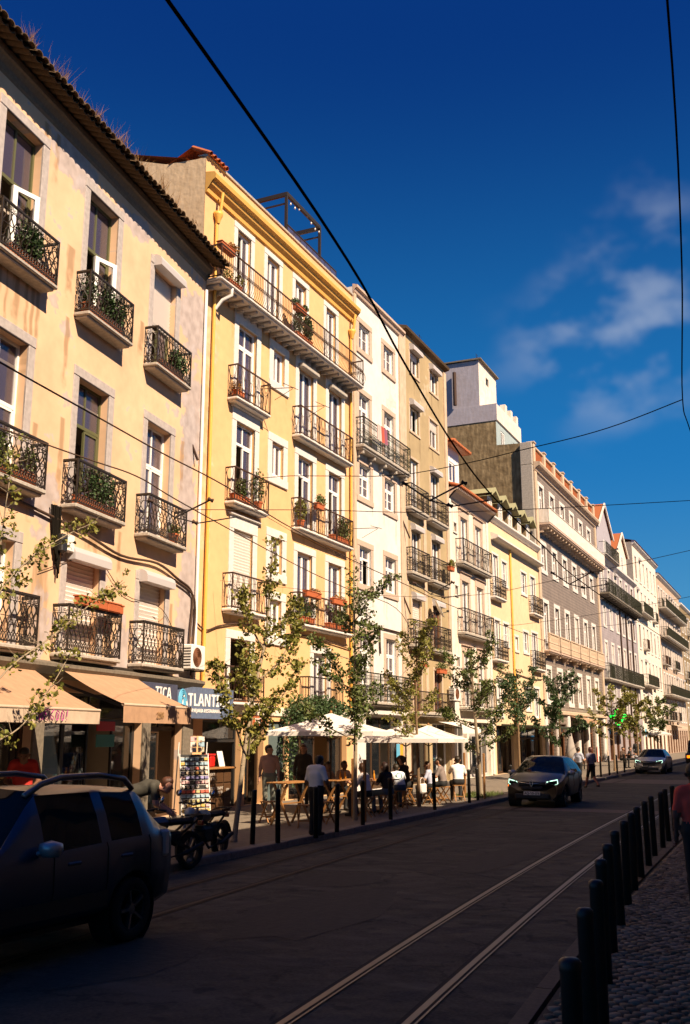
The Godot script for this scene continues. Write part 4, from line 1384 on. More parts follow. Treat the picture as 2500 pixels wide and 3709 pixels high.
# ---------- the grey tiled house ----------
func tiled_house() -> void:
	var s0 := 37.35
	var w := 19.75
	var cs := []
	for i in 6: cs.append(38.9 + i * 3.06)
	var ops := []
	var W := []
	for c in cs:
		W.append([c - 0.55, 15.05, 1.1, 2.55, 5]); W.append([c - 0.55, 12.2, 1.1, 1.6, 4]); W.append([c - 0.55, 7.15, 1.1, 2.95, 3]); W.append([c - 0.55, 4.1, 1.1, 1.9, 2])
	for q in W: ops.append([q[0] - s0, q[1], q[2], q[3]])
	for i in 6: ops.append([0.8 + i * 3.1, 0.12, 2.0, 2.6])
	var b := house("grey_tiled_house", "long grey-tiled house with a white top balcony and orange parapet panels", FB(s0), w, 18.6, "azulejo_grey", ops, 0.18, 9.0)
	rng.seed = 17
	for q in W:
		var o := {"sur": 0.26, "t": 0.6, "cur": 0.8, "sill": q[4] in [2, 4]}
		if q[4] == 2: o.merge({"t": 0.4, "sh": 0.55 if int(q[0]) % 3 else 0.0}, true)
		else: o.merge({"cur": rng.randf_range(0.15, 1.0), "sh": 0.0 if rng.randf() < 0.8 else rng.randf_range(0.2, 0.7), "skip": 0 if rng.randf() < 0.12 else -1, "cm": ["curtain", "curtain_mauve"][rng.randi() % 2]}, true)
		win(b, q[0] - s0, q[1], q[2], q[3], o)
	# white parapet balcony on brackets
	var tb := part(b, "balcony", slab_mesh(18.7, 0.75, 0.22), M["stone_pink"], Transform3D(Basis(), Vector3(0.5, 15.05, 0)))
	var st := S()
	bevel(st, Vector3(9.35, 0.46, 0.69), Vector3(18.7, 0.9, 0.1), 0.02)
	for x in [0.05, 18.65]: bevel(st, Vector3(x, 0.46, 0.34), Vector3(0.1, 0.9, 0.6), 0.02)
	bevel(st, Vector3(9.35, 0.94, 0.69), Vector3(18.76, 0.07, 0.16), 0.02)
	part(tb, "parapet", done(st), M["plaster_white"])
	brackets(tb, 18.7, 0.75, 22, 0.45, "plaster_beige")
	# stone balustraded balconies
	for c in cs:
		var bl := part(b, "balcony", slab_mesh(2.55, 0.5, 0.2), M["stone_pink"], Transform3D(Basis(), Vector3(c - 1.275 - s0, 7.12, 0)))
		st = S()
		bevel(st, Vector3(1.275, 0.98, 0.43), Vector3(2.55, 0.1, 0.14), 0.02)
		bevel(st, Vector3(1.275, 0.08, 0.43), Vector3(2.5, 0.12, 0.12), 0.02)
		for x in [0.1, 2.45]: bevel(st, Vector3(x, 0.5, 0.43), Vector3(0.18, 0.85, 0.13), 0.02)
		for k in 12: lathe(st, [[0.03, 0.12], [0.055, 0.3], [0.03, 0.55], [0.05, 0.75], [0.035, 0.94]], 6, Transform3D(Basis(), Vector3(0.28 + k * 0.18, 0, 0.43)))
		part(bl, "balustrade", done(st), M["plaster_beige"])
		brackets(bl, 2.5, 0.45, 2, 0.35, "plaster_beige")
	cornice(b, "cornice", -0.02, w, 18.35, [[0.0, 0.0], [0.1, 0.05], [0.14, 0.2], [0.36, 0.34], [0.42, 0.46], [0.42, 0.56], [0.0, 0.6]], "plaster_beige")
	cornice(b, "string_course", 0, w, 3.3, [[0.0, 0.0], [0.16, 0.03], [0.18, 0.2], [0.0, 0.26]], "plaster_beige")
	# parapet: white piers with panels of orange openwork between them
	st = S()
	var pn := S()
	for i in 8:
		var x := 0.2 + i * (w - 0.4) / 7
		bevel(st, Vector3(x, 19.55, -0.15), Vector3(0.42, 1.3, 0.42), 0.03)
		bevel(st, Vector3(x, 20.22, -0.15), Vector3(0.54, 0.1, 0.54), 0.02)
		if i < 7:
			var xa := x + 0.21
			var xb := x + (w - 0.4) / 7 - 0.21
			bevel(st, Vector3((xa + xb) / 2, 20.05, -0.15), Vector3(xb - xa - 0.01, 0.14, 0.3), 0.02)
			bevel(st, Vector3((xa + xb) / 2, 19.0, -0.15), Vector3(xb - xa - 0.01, 0.14, 0.3), 0.02)
			box(pn, Vector3((xa + xb) / 2, 19.52, -0.2), Vector3(xb - xa - 0.02, 0.88, 0.06))
			var k := int((xb - xa) / 0.2)
			for m in k: box(pn, Vector3(xa + (m + 0.5) * (xb - xa) / k, 19.52, -0.13), Vector3(0.1, 0.86, 0.07))
	part(b, "parapet", done(st), M["plaster_beige"])
	part(b, "parapet_panel", done(pn), M["tile_orange"])
	# corner piers and the rough party wall standing above the low house
	st = S()
	bevel(st, Vector3(0.22, 9.2, 0.03), Vector3(0.44, 18.3, 0.12), 0.02)
	bevel(st, Vector3(w - 0.22, 9.2, 0.03), Vector3(0.44, 18.3, 0.12), 0.02)
	part(b, "corner_pier", done(st), M["plaster_beige"])
	st = S()
	bevel(st, Vector3(-0.15, 16.1, -0.4), Vector3(0.28, 5.2, 0.74), 0.02)
	bevel(st, Vector3(-0.15, 19.45, -0.4), Vector3(0.28, 1.46, 0.74), 0.02)
	part(b, "corner_buttress", done(st), M["stone_slab"])
	st = S()
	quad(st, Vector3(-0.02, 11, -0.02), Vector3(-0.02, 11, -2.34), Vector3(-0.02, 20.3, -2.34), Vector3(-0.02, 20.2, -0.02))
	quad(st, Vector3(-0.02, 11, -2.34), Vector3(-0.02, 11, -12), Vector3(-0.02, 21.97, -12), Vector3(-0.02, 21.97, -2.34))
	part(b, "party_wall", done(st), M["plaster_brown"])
	# set-back attic, terrace and stair house on its roof
	st = S()
	front(st, 8.0, 22.0, [[1.1, 20.5, 0.9, 1.1], [4.1, 20.5, 0.9, 1.1]], 0.12, 18.6)
	hull(st, 8.0, 22.0, 8.0)
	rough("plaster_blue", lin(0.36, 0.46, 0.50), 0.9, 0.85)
	var at_ := part(b, "attic", done(st), M["plaster_blue"], Transform3D(Basis(), Vector3(0.0, 0, -2.35)))
	for x in [1.1, 4.1]: part(at_, "attic_window", frame_mesh(0.9, 1.1, 2, 0.0, 0, -1), M["frame_white"], Transform3D(Basis(), Vector3(x, 20.5, -0.06)))
	st = S()
	bevel(st, Vector3(3.0, 22.56, -1.7), Vector3(6.1, 1.12, 3.6), 0.02)
	part(at_, "terrace_parapet", done(st), M["plaster_white"])
	st = S()
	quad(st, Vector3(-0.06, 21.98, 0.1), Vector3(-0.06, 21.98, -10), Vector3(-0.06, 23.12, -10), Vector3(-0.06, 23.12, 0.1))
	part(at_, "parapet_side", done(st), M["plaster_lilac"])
	st = S()
	for q in [[5.2, -0.12], [3.8, -0.12], [2.4, -0.12]]:
		st = S()
		bevel(st, Vector3(q[0], 23.4, q[1]), Vector3(0.4, 0.7, 0.4), 0.02)
		part(at_, "terrace_pier", done(st), M["plaster_white"])
	st = S()
	front(st, 4.1, 26.3, [[1.6, 25.1, 0.7, 0.55]], 0.1, 22.9)
	hull(st, 4.1, 26.3, 8.0)
	var sh := part(b, "stair_house", done(st), M["plaster_white"], Transform3D(Basis(), Vector3(0.0, 0, -3.4)))
	st = S()
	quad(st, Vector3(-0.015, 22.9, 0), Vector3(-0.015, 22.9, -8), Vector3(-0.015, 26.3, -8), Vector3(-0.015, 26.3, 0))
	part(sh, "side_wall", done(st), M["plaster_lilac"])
	part(sh, "vent", unit(), M["plastic_dark"], bx(Vector3(1.95, 25.37, -0.08), Vector3(0.7, 0.55, 0.02)))
	cornice(sh, "eave", -0.15, 4.2, 26.3, [[0.0, 0.0], [0.2, 0.05], [0.2, 0.12], [-8.0, 0.2]], "stone_dark")
	pipe(sh, "flue", [Vector3(-0.25, 23.3, -1.6), Vector3(-0.25, 25.6, -1.6)], 0.12, "iron_rust")
	# ground floor arches and shop doors
	for i in 6: shop(b, 0.8 + i * 3.1, 2.0, 2.6, "frame_brown", 2)
	st = S()
	bevel(st, Vector3(0, 1.7, 0.04), Vector3(0.62, 3.1, 0.12), 0.02)
	var pier := done(st)
	for i in 7: part(b, "pier", pier, M["stone_pale"], Transform3D(Basis(), Vector3(0.22 + i * 3.1, 0, 0)))

# ---------- houses farther up the street ----------
func far_house(n: String, label: String, s0: float, s1: float, h: float, mt: String, cols: int, rows: Array, extra := {}) -> Node3D:
	var w := s1 - s0
	var ops := []
	var step := (w - 1.0) / cols
	rng.seed = int(s0 * 10)
	for r in rows:
		for c in cols: ops.append([0.5 + (c + 0.5) * step - 0.5, r[0], 1.0, r[1]])
	for c in cols: ops.append([0.5 + (c + 0.5) * step - 0.75, 0.12, 1.5, 2.5])
	var b := house(n, label, FB(s0), w, h, mt, ops, 0.16, 8.0)
	for o in ops:
		if o[1] < 1: shop(b, o[0], o[2], o[3], "frame_brown", 2, 0.12, 0.16)
		else:
			var q := {"rd": 0.16, "sur": 0.2, "m": rng.randi() % 2, "t": 0.5 if o[3] > 2 else 0.0, "cur": rng.randf_range(0.2, 1.0), "sm": extra.get("sm", "stone_pale"), "fm": ["frame_white", "frame_white", "frame_brown", "frame_grey"][rng.randi() % 4], "cm": ["curtain", "curtain_mauve"][rng.randi() % 2], "skip": [-1, -1, -1, 0, 1][rng.randi() % 5]}
			if rng.randf() < 0.4: q.merge({"sh": rng.randf_range(0.2, 1.0), "hood": rng.randf() < 0.3}, true)
			win(b, o[0], o[1], o[2], o[3], q)
			if o[3] > 2.0 and rng.randf() < 0.3: balcony(b, o[0] - 0.35, o[0] + o[2] + 0.35, o[1], 0.45, 0.95, "plain", "stone_slab", ["iron", "iron_green", "iron_rust"][rng.randi() % 3], 0.16)
	cornice(b, "cornice", -0.02, w + 0.02, h - 0.3, [[0.0, 0.0], [0.1, 0.05], [0.3, 0.25], [0.32, 0.4], [0.0, 0.45]], extra.get("sm", "stone_pale"))
	return b

func gable(p: Node3D, x: float, w: float, y: float, hw: float, hr: float, z: float, wall: String) -> void:
	var st := S()
	quad(st, Vector3(x, y, z), Vector3(x, y + hw, z), Vector3(x + w, y + hw, z), Vector3(x + w, y, z))
	tri(st, Vector3(x, y + hw, z), Vector3(x + w / 2, y + hr, z), Vector3(x + w, y + hw, z))
	quad(st, Vector3(x, y, z), Vector3(x, y, z - 4), Vector3(x, y + hw, z - 4), Vector3(x, y + hw, z))
	quad(st, Vector3(x + w, y, z), Vector3(x + w, y + hw, z), Vector3(x + w, y + hw, z - 4), Vector3(x + w, y, z - 4))
	var g := part(p, "gable", done(st), M[wall])
	st = S()
	for q in [-1.0, 1.0]:
		var e := Vector3(x + w / 2 + q * (w / 2 + 0.25), y + hw - 0.15, z)
		var r := Vector3(x + w / 2, y + hr + 0.12, z)
		quad(st, e + Vector3(0, 0, 0.25), r + Vector3(0, 0, 0.25), r + Vector3(0, 0, -4), e + Vector3(0, 0, -4))
	part(g, "gable_roof", done(st), M["tile_orange"])
	st = S()
	for q in [-1.0, 1.0]: bar(st, Vector3(x + w / 2 + q * (w / 2 + 0.25), y + hw - 0.2, z + 0.2), Vector3(x + w / 2, y + hr + 0.08, z + 0.2), 0.1, 0.22)
	part(g, "verge", done(st), M["plaster_white"])
	part(g, "gable_window", frame_mesh(1.0, 1.5, 2, 0.0, 0, -1), M["frame_white"], Transform3D(Basis(), Vector3(x + w / 2 - 0.5, y + 0.4, z + 0.01)))
	part(g, "pane", unit(), M["glass_dark"], bx(Vector3(x + w / 2, y + 1.15, z + 0.008), Vector3(0.85, 1.3, 0.012)))

func far_houses() -> void:
	var b := far_house("lilac_house", "lilac-tiled house with gabled attics and a green-railed top balcony", 57.2, 76.0, 16.3, "azulejo_lilac", 6, [[13.3, 2.3], [10.75, 1.6], [6.5, 2.85], [3.6, 2.3]])
	var bb := balcony(b, 0.3, 17.5, 13.2, 0.8, 1.1, "plain", "stone_dark", "iron_green", 0.25)
	brackets(bb, 17.2, 0.8, 14, 0.4, "stone_dark")
	balcony(b, 0.2, 18.2, 6.45, 0.5, 1.15, "plain", "stone_slab", "iron_green", 0.2)
	for x in [9.0, 12.2, 15.2]: pipe(b, "downpipe", [Vector3(x, 2.6, 0.08), Vector3(x, 13.0, 0.08)], 0.07, "iron_rust")
	gable(b, 1.4, 6.6, 16.3, 2.7, 5.0, -0.15, "plaster_lilac")
	gable(b, 10.5, 5.4, 16.3, 2.3, 4.0, -0.15, "plaster_cream")
	balcony(b, 1.2, 7.4, 16.5, 0.6, 1.0, "plain", "stone_slab", "iron_green", 0.15)
	var g := far_house("grey_gable_house", "pale grey house with a blank side wall above its neighbour", 76.05, 92.5, 20.6, "plaster_cream", 6, [[17.2, 2.2], [13.9, 2.2], [10.4, 2.2], [6.9, 2.3], [3.7, 2.2]])
	for y in [13.8, 6.8]: balcony(g, 1.0, 7.5, y, 0.7, 1.0, "plain", "stone_slab", "iron_green", 0.2)
	var st := S()
	quad(st, Vector3(-0.02, 14, 0.02), Vector3(-0.02, 14, -8), Vector3(-0.02, 20.6, -8), Vector3(-0.02, 20.6, 0.02))
	part(g, "side_wall", done(st), M["plaster_grey"])
	st = S()
	quad(st, Vector3(-0.1, 20.7, 0.4), Vector3(-0.1, 22.0, -5), Vector3(16.5, 22.0, -5), Vector3(16.5, 20.7, 0.4))
	part(g, "roof", done(st), M["tile_orange"])
	var h := far_house("balconied_house", "tan house with three tiers of long green-railed balconies", 92.55, 114.0, 19.8, "plaster_far", 9, [[16.2, 2.3], [13.0, 2.2], [9.8, 2.2], [6.6, 2.2], [3.7, 2.1]])
	for y in [16.1, 12.9, 6.5]: balcony(h, 0.4, 20.8, y, 0.9, 1.0, "plain", "stone_slab", "iron_green", 0.25)
	st = S()
	quad(st, Vector3(-0.1, 19.9, 0.4), Vector3(-0.1, 21.3, -5), Vector3(21.5, 21.3, -5), Vector3(21.5, 19.9, 0.4))
	part(h, "roof", done(st), M["tile_orange"])
	far_house("end_house", "dim brown house closing the sunlit row at its far end", 114.05, 140.0, 19.0, "plaster_brown", 8, [[15.5, 2.2], [12.4, 2.2], [9.3, 2.2], [6.3, 2.2], [3.5, 2.0]])
# ---------- leaves ----------
# one leaf: a small folded fan at p, pointing along d
func leaf(st: SurfaceTool, p: Vector3, d: Vector3, r: float, c: Color) -> void:
	var side := d.cross(Vector3(rng.randf_range(-1, 1), rng.randf_range(-1, 1), rng.randf_range(-1, 1))).normalized()
	var up := side.cross(d).normalized()
	var a := p
	var b := p + d * r * 0.75 + side * r * 0.55 + up * r * 0.12
	var e := p + d * r
	var f := p + d * r * 0.75 - side * r * 0.55 + up * r * 0.12
	st.set_color(c)
	tri(st, a, b, e)
	tri(st, a, e, f)

func tint(lo := 0.7, hi := 1.25) -> Color:
	var v := rng.randf_range(lo, hi)
	return Color(v * rng.randf_range(0.85, 1.15), v, v * rng.randf_range(0.8, 1.1))

# leaves clustered tightly along a branch (fan-leaved street trees carry them on short spurs)
func leaves_along(st: SurfaceTool, pts: Array, n: int, rad: float, size: float) -> void:
	var spurs := maxi(3, int(n / 14))
	for k in spurs:
		var t := rng.randf_range(0.06, 1.0) * (pts.size() - 1)
		var i := mini(int(t), pts.size() - 2)
		var c: Vector3 = pts[i].lerp(pts[i + 1], t - i)
		var off := Vector3(rng.randfn(), rng.randfn() * 0.7, rng.randfn()).limit_length(2.0) * rad * 0.45
		for j in 14:
			var d := Vector3(rng.randfn(), rng.randfn() * 0.8 + 0.1, rng.randfn()).normalized()
			leaf(st, c + off + d * rng.randf() * rad * 0.4, d, size * rng.randf_range(0.45, 1.35), tint(0.6, 1.35))

# a loose mass of leaves filling ellipsoids [centre, radii]
func leaves_in(st: SurfaceTool, c: Vector3, r: Vector3, n: int, size: float) -> void:
	for k in n:
		var d := Vector3(rng.randfn(), rng.randfn(), rng.randfn()).normalized()
		var q := pow(rng.randf(), 0.45)
		leaf(st, c + d * r * q, (d + Vector3(rng.randfn(), rng.randfn(), rng.randfn()) * 0.8).normalized(), size * rng.randf_range(0.7, 1.3), tint(0.6, 1.3))

func smooth_path(p: Array, sub := 4) -> Array:
	var o := []
	for i in p.size() - 1:
		var a: Vector3 = p[maxi(i - 1, 0)]
		var b: Vector3 = p[i]
		var c: Vector3 = p[i + 1]
		var d: Vector3 = p[mini(i + 2, p.size() - 1)]
		for k in sub: o.append(b.cubic_interpolate(c, a, d, float(k) / sub))
	o.append(p[p.size() - 1])
	return o

# street tree: trunk points and branches given as [s offset, height, x offset] from its foot, survey units
func tree(label: String, x: float, s: float, trunk: Array, branches: Array, leafm: String, per_m: float, size: float, seed_: int, bark := "bark_pale", r0 := 0.075) -> Node3D:
	rng.seed = seed_
	var t := thing("street_tree", label, "tree", Transform3D(Basis(), G(x, s, 0.12)), "young street trees")
	var V := func(q: Array) -> Vector3: return Vector3((q[2] if q.size() > 2 else 0.0) * K, q[1] * K, -q[0] * K)
	var tp := []
	for q in trunk: tp.append(V.call(q))
	tp = smooth_path(tp, 5)
	var st := S(true)
	var rr := []
	for i in tp.size(): rr.append(lerpf(r0, 0.016, float(i) / (tp.size() - 1)))
	rr[0] = r0 * 1.35
	tube(st, tp, rr, 8, Vector3(0.1, 0.05, 1))
	var limbs := S(true)
	var lv := S()
	leaves_along(lv, tp.slice(int(tp.size() * 0.52)), int(per_m * tp[tp.size() - 1].y * 0.35), 0.22, size)
	for bq in branches:
		var bp := []
		for q in bq: bp.append(V.call(q))
		bp = smooth_path(bp, 4)
		var br := []
		for i in bp.size(): br.append(lerpf(r0 * 0.34, 0.006, float(i) / (bp.size() - 1)))
		tube(limbs, bp, br, 5, Vector3(0.1, 0.05, 1))
		var l := 0.0
		for i in bp.size() - 1: l += bp[i].distance_to(bp[i + 1])
		leaves_along(lv, bp.slice(int(bp.size() * 0.2)), int(per_m * l), 0.2, size)
		for k in int(l * 7):
			var c: Vector3 = bp[int(lerpf(bp.size() * 0.25, bp.size() - 1, rng.randf()))]
			var d := Vector3(rng.randfn(), rng.randf_range(0.1, 1.0), rng.randfn()).normalized() * rng.randf_range(0.12, 0.32)
			tube(limbs, [c, c + d * 0.6, c + d + Vector3(0, 0.03, 0)], [0.006, 0.004, 0.002], 3, Vector3(0.1, 0.05, 1))
	part(t, "trunk", done(st), M[bark])
	part(t, "limbs", done(limbs), M[bark])
	part(t, "crown", done(lv), M[leafm])
	return t

func auto_branches(trunk: Array, n: int, seed_: int, lo: float, reach: float) -> Array:
	rng.seed = seed_
	var o := []
	var top: Array = trunk[trunk.size() - 1]
	for k in n:
		var h := lerpf(lo, top[1] * 0.9, (k + 0.3) / n)
		var f: float = h / top[1]
		var s0: float = top[0] * f
		var a := rng.randf() * TAU
		var r := reach * rng.randf_range(0.55, 1.1) * (1.15 - 0.6 * f)
		var u := rng.randf_range(0.35, 0.95)
		o.append([[s0, h, 0.0], [s0 + cos(a) * r * 0.45, h + u * 0.35, sin(a) * r * 0.45], [s0 + cos(a) * r * 0.8, h + u * 0.8, sin(a) * r * 0.8], [s0 + cos(a) * r, h + u * 1.25, sin(a) * r]])
	return o

func trees() -> void:
	# the leaning tree by the bar
	var t1 := [[0.0, 0.0], [0.12, 0.6], [0.34, 1.75], [0.62, 2.7], [0.9, 3.4], [1.08, 3.95], [1.2, 5.0], [1.35, 5.85]]
	var b1 := [[[0.28, 1.6], [-0.1, 2.15], [-0.55, 2.7], [-0.75, 3.2]], [[0.28, 1.55, 0.1], [0.05, 2.2, 0.3], [0.0, 2.8, 0.35], [-0.2, 3.3, 0.3]], [[0.2, 1.35], [0.8, 1.7, -0.2], [1.35, 2.05, -0.2], [1.7, 2.55, -0.3]], [[0.75, 2.95], [1.2, 3.3, 0.2], [1.6, 3.85, 0.3], [1.85, 4.3, 0.3]], [[0.95, 3.6], [0.7, 4.1, -0.2], [0.5, 4.5, -0.2], [0.35, 4.75, -0.2]], [[0.5, 2.3], [1.0, 2.5, 0.25], [1.35, 2.9, 0.4], [1.7, 3.4, 0.4]], [[1.0, 3.8], [1.4, 4.0, 0.1], [1.75, 4.4, 0.2], [1.95, 4.7, 0.2]], [[0.55, 2.5], [0.35, 2.9, -0.1], [0.35, 3.3, 0.0], [0.3, 3.7, 0.0]]]
	tree("leaning young tree with fan-leaved upright boughs beside the bar counter", -9.8, 16.45, t1, b1, "leaf_young", 300.0, 0.075, 41, "bark_pale", 0.062)
	var t2 := [[0.0, 0.0], [0.02, 1.4], [0.05, 2.6], [0.02, 3.9], [-0.05, 5.75]]
	tree("full leafy young tree growing through the terrace between two parasols", -9.75, 21.75, t2, auto_branches(t2, 16, 7, 1.5, 1.4), "leaf", 210.0, 0.075, 42, "bark_pale", 0.06)
	var t3 := [[0.0, 0.0], [-0.05, 1.5], [-0.12, 2.8], [0.0, 4.0], [-0.1, 5.1]]
	tree("slim young tree rising behind the white parasols", -10.0, 26.6, t3, auto_branches(t3, 13, 9, 1.6, 1.15), "leaf_young", 200.0, 0.075, 43, "bark", 0.055)
	var t4 := [[0.0, 0.0], [-0.15, 1.2], [-0.4, 2.5], [-0.55, 3.6], [-0.65, 4.7]]
	tree("staked young tree in a grassy pit at the end of the terrace", -9.9, 32.0, t4, auto_branches(t4, 16, 12, 1.3, 1.35), "leaf", 210.0, 0.08, 44, "bark_pale", 0.08)
	var t5 := [[0.0, 0.0], [0.0, 1.6], [0.05, 3.0], [0.0, 4.4]]
	tree("dark forked street tree in front of the low pale yellow house", -10.1, 37.6, t5, [[[0.0, 2.1], [-0.6, 2.7], [-1.1, 3.3], [-1.3, 3.9]], [[0.0, 2.2], [0.7, 2.8], [1.3, 3.3], [1.6, 3.9]], [[0.0, 2.6], [0.3, 3.2, 0.4], [0.4, 3.9, 0.5], [0.5, 4.5, 0.5]]] + auto_branches(t5, 8, 14, 1.8, 0.9), "leaf_deep", 200.0, 0.085, 45, "bark", 0.06)
	var t6 := [[0.0, 0.0], [0.1, 1.6], [0.1, 3.0], [0.2, 4.6]]
	tree("bushy street tree before the shop arches of the grey tiled house", -10.1, 44.4, t6, auto_branches(t6, 14, 16, 1.3, 1.6), "leaf_deep", 200.0, 0.095, 46, "bark", 0.07)
	tree("sparse street tree next to the green pharmacy cross", -10.1, 57.5, t6, auto_branches(t6, 13, 18, 1.6, 1.6), "leaf_young", 150.0, 0.11, 47, "bark", 0.07)
	tree("thin street tree in front of the lilac house shops", -10.1, 66.0, t6, auto_branches(t6, 12, 21, 1.4, 1.8), "leaf_young", 140.0, 0.12, 48, "bark", 0.07)
	tree("far street tree beside the small white parasol", -10.1, 76.5, t6, auto_branches(t6, 12, 23, 1.3, 1.9), "leaf", 130.0, 0.13, 49, "bark", 0.07)
	# the bare, straggling one rising past the awnings; only its outer boughs reach into view
	var t0 := [[0.0, 0.0], [0.05, 1.2], [0.05, 2.4], [0.1, 3.6], [0.15, 5.4]]
	var b0 := [[[0.05, 1.35], [0.6, 1.75], [1.2, 2.0], [1.75, 2.55], [2.15, 3.1]], [[0.05, 1.9], [0.9, 2.75], [1.7, 3.25], [2.5, 3.8], [3.3, 4.25]], [[0.08, 2.8], [0.6, 3.7], [1.2, 4.3], [1.9, 4.75], [2.5, 5.05]], [[0.1, 3.2], [0.55, 4.2], [0.65, 5.1], [0.75, 5.9]]]
	tree("straggling thin tree with sparse reddish leaves in front of the beige awnings", -9.6, 9.3, t0, b0, "leaf_young", 110.0, 0.06, 50, "bark_pale", 0.05)
	# stakes that hold the young trees
	var st := S()
	bevel(st, Vector3(0, 0.75, 0), Vector3(0.07, 1.5, 0.07), 0.012)
	var stake := done(st)
	for q in [[-9.35, 30.6, "pale wooden stake by the grassy tree pit"], [-10.3, 31.6, "wooden stake tied close behind the staked young tree"], [-10.05, 22.3, "tall wooden stake beside the tree between the parasols"], [-9.35, 21.4, "dark wooden stake on the kerb side of the terrace tree"]]:
		solo("tree_stake", q[2], "stake", stake, M["wood"], at(G(q[0], q[1], 0.12)), "tree stakes")
	# grass in the pit
	st = S()
	rng.seed = 61
	for k in 900:
		var p := G(rng.randf_range(-10.55, -9.5), rng.randf_range(31.05, 33.35), 0.12)
		var d := Vector3(rng.randfn() * 0.4, 1.0, rng.randfn() * 0.4).normalized()
		var sd := d.cross(Vector3(rng.randfn(), 0, rng.randfn())).normalized() * 0.012
		st.set_color(tint())
		tri(st, p - sd, p + d * rng.randf_range(0.08, 0.2), p + sd)
	tag(part(self, "pit_grass", done(st), M["leaf"]), "short grass round the foot of the staked tree", "grass", "", "stuff")

# ---------- things hung on or standing on the fronts ----------
func pot_plant(fr: Transform3D, label: String, w: float, hgt: float, n: int, leafm: String, seed_: int, flower := Color(0, 0, 0, 0), trough := false) -> void:
	rng.seed = seed_
	var t := thing("potted_plant", label, "plant", fr, "balcony plants")
	var st := S()
	if trough:
		bevel(st, Vector3(0, 0.09, 0), Vector3(w, 0.18, 0.18), 0.02)
		bevel(st, Vector3(0, 0.19, 0), Vector3(w + 0.03, 0.035, 0.21), 0.01)
	else:
		lathe(st, [[0.0, 0.0], [0.09, 0.0], [0.125, 0.2], [0.14, 0.2], [0.14, 0.24], [0.11, 0.24], [0.1, 0.2], [0.0, 0.19]], 12)
	part(t, "pot", done(st), M["terracotta"])
	if n <= 0: return
	st = S()
	if trough:
		for k in maxi(2, int(w / 0.3)): leaves_in(st, Vector3(lerpf(-w / 2, w / 2, rng.randf()), 0.2 + hgt * 0.45, rng.randf_range(-0.03, 0.06)), Vector3(0.2, hgt * 0.55, 0.13), int(n / maxf(2.0, w / 0.3)), 0.055)
	else:
		leaves_in(st, Vector3(0, 0.24 + hgt * 0.5, 0), Vector3(minf(0.24, w * 0.5), hgt * 0.55, 0.16), n, 0.06)
	if flower.a > 0:
		for k in 12:
			var p := Vector3(rng.randf_range(-w, w) * 0.45, 0.2 + hgt * rng.randf_range(0.3, 1.0), rng.randf_range(-0.05, 0.14))
			for j in 5: leaf(st, p, Vector3(rng.randfn(), rng.randfn(), rng.randfn()).normalized(), 0.05, flower)
	part(t, "leaves", done(st), M[leafm])

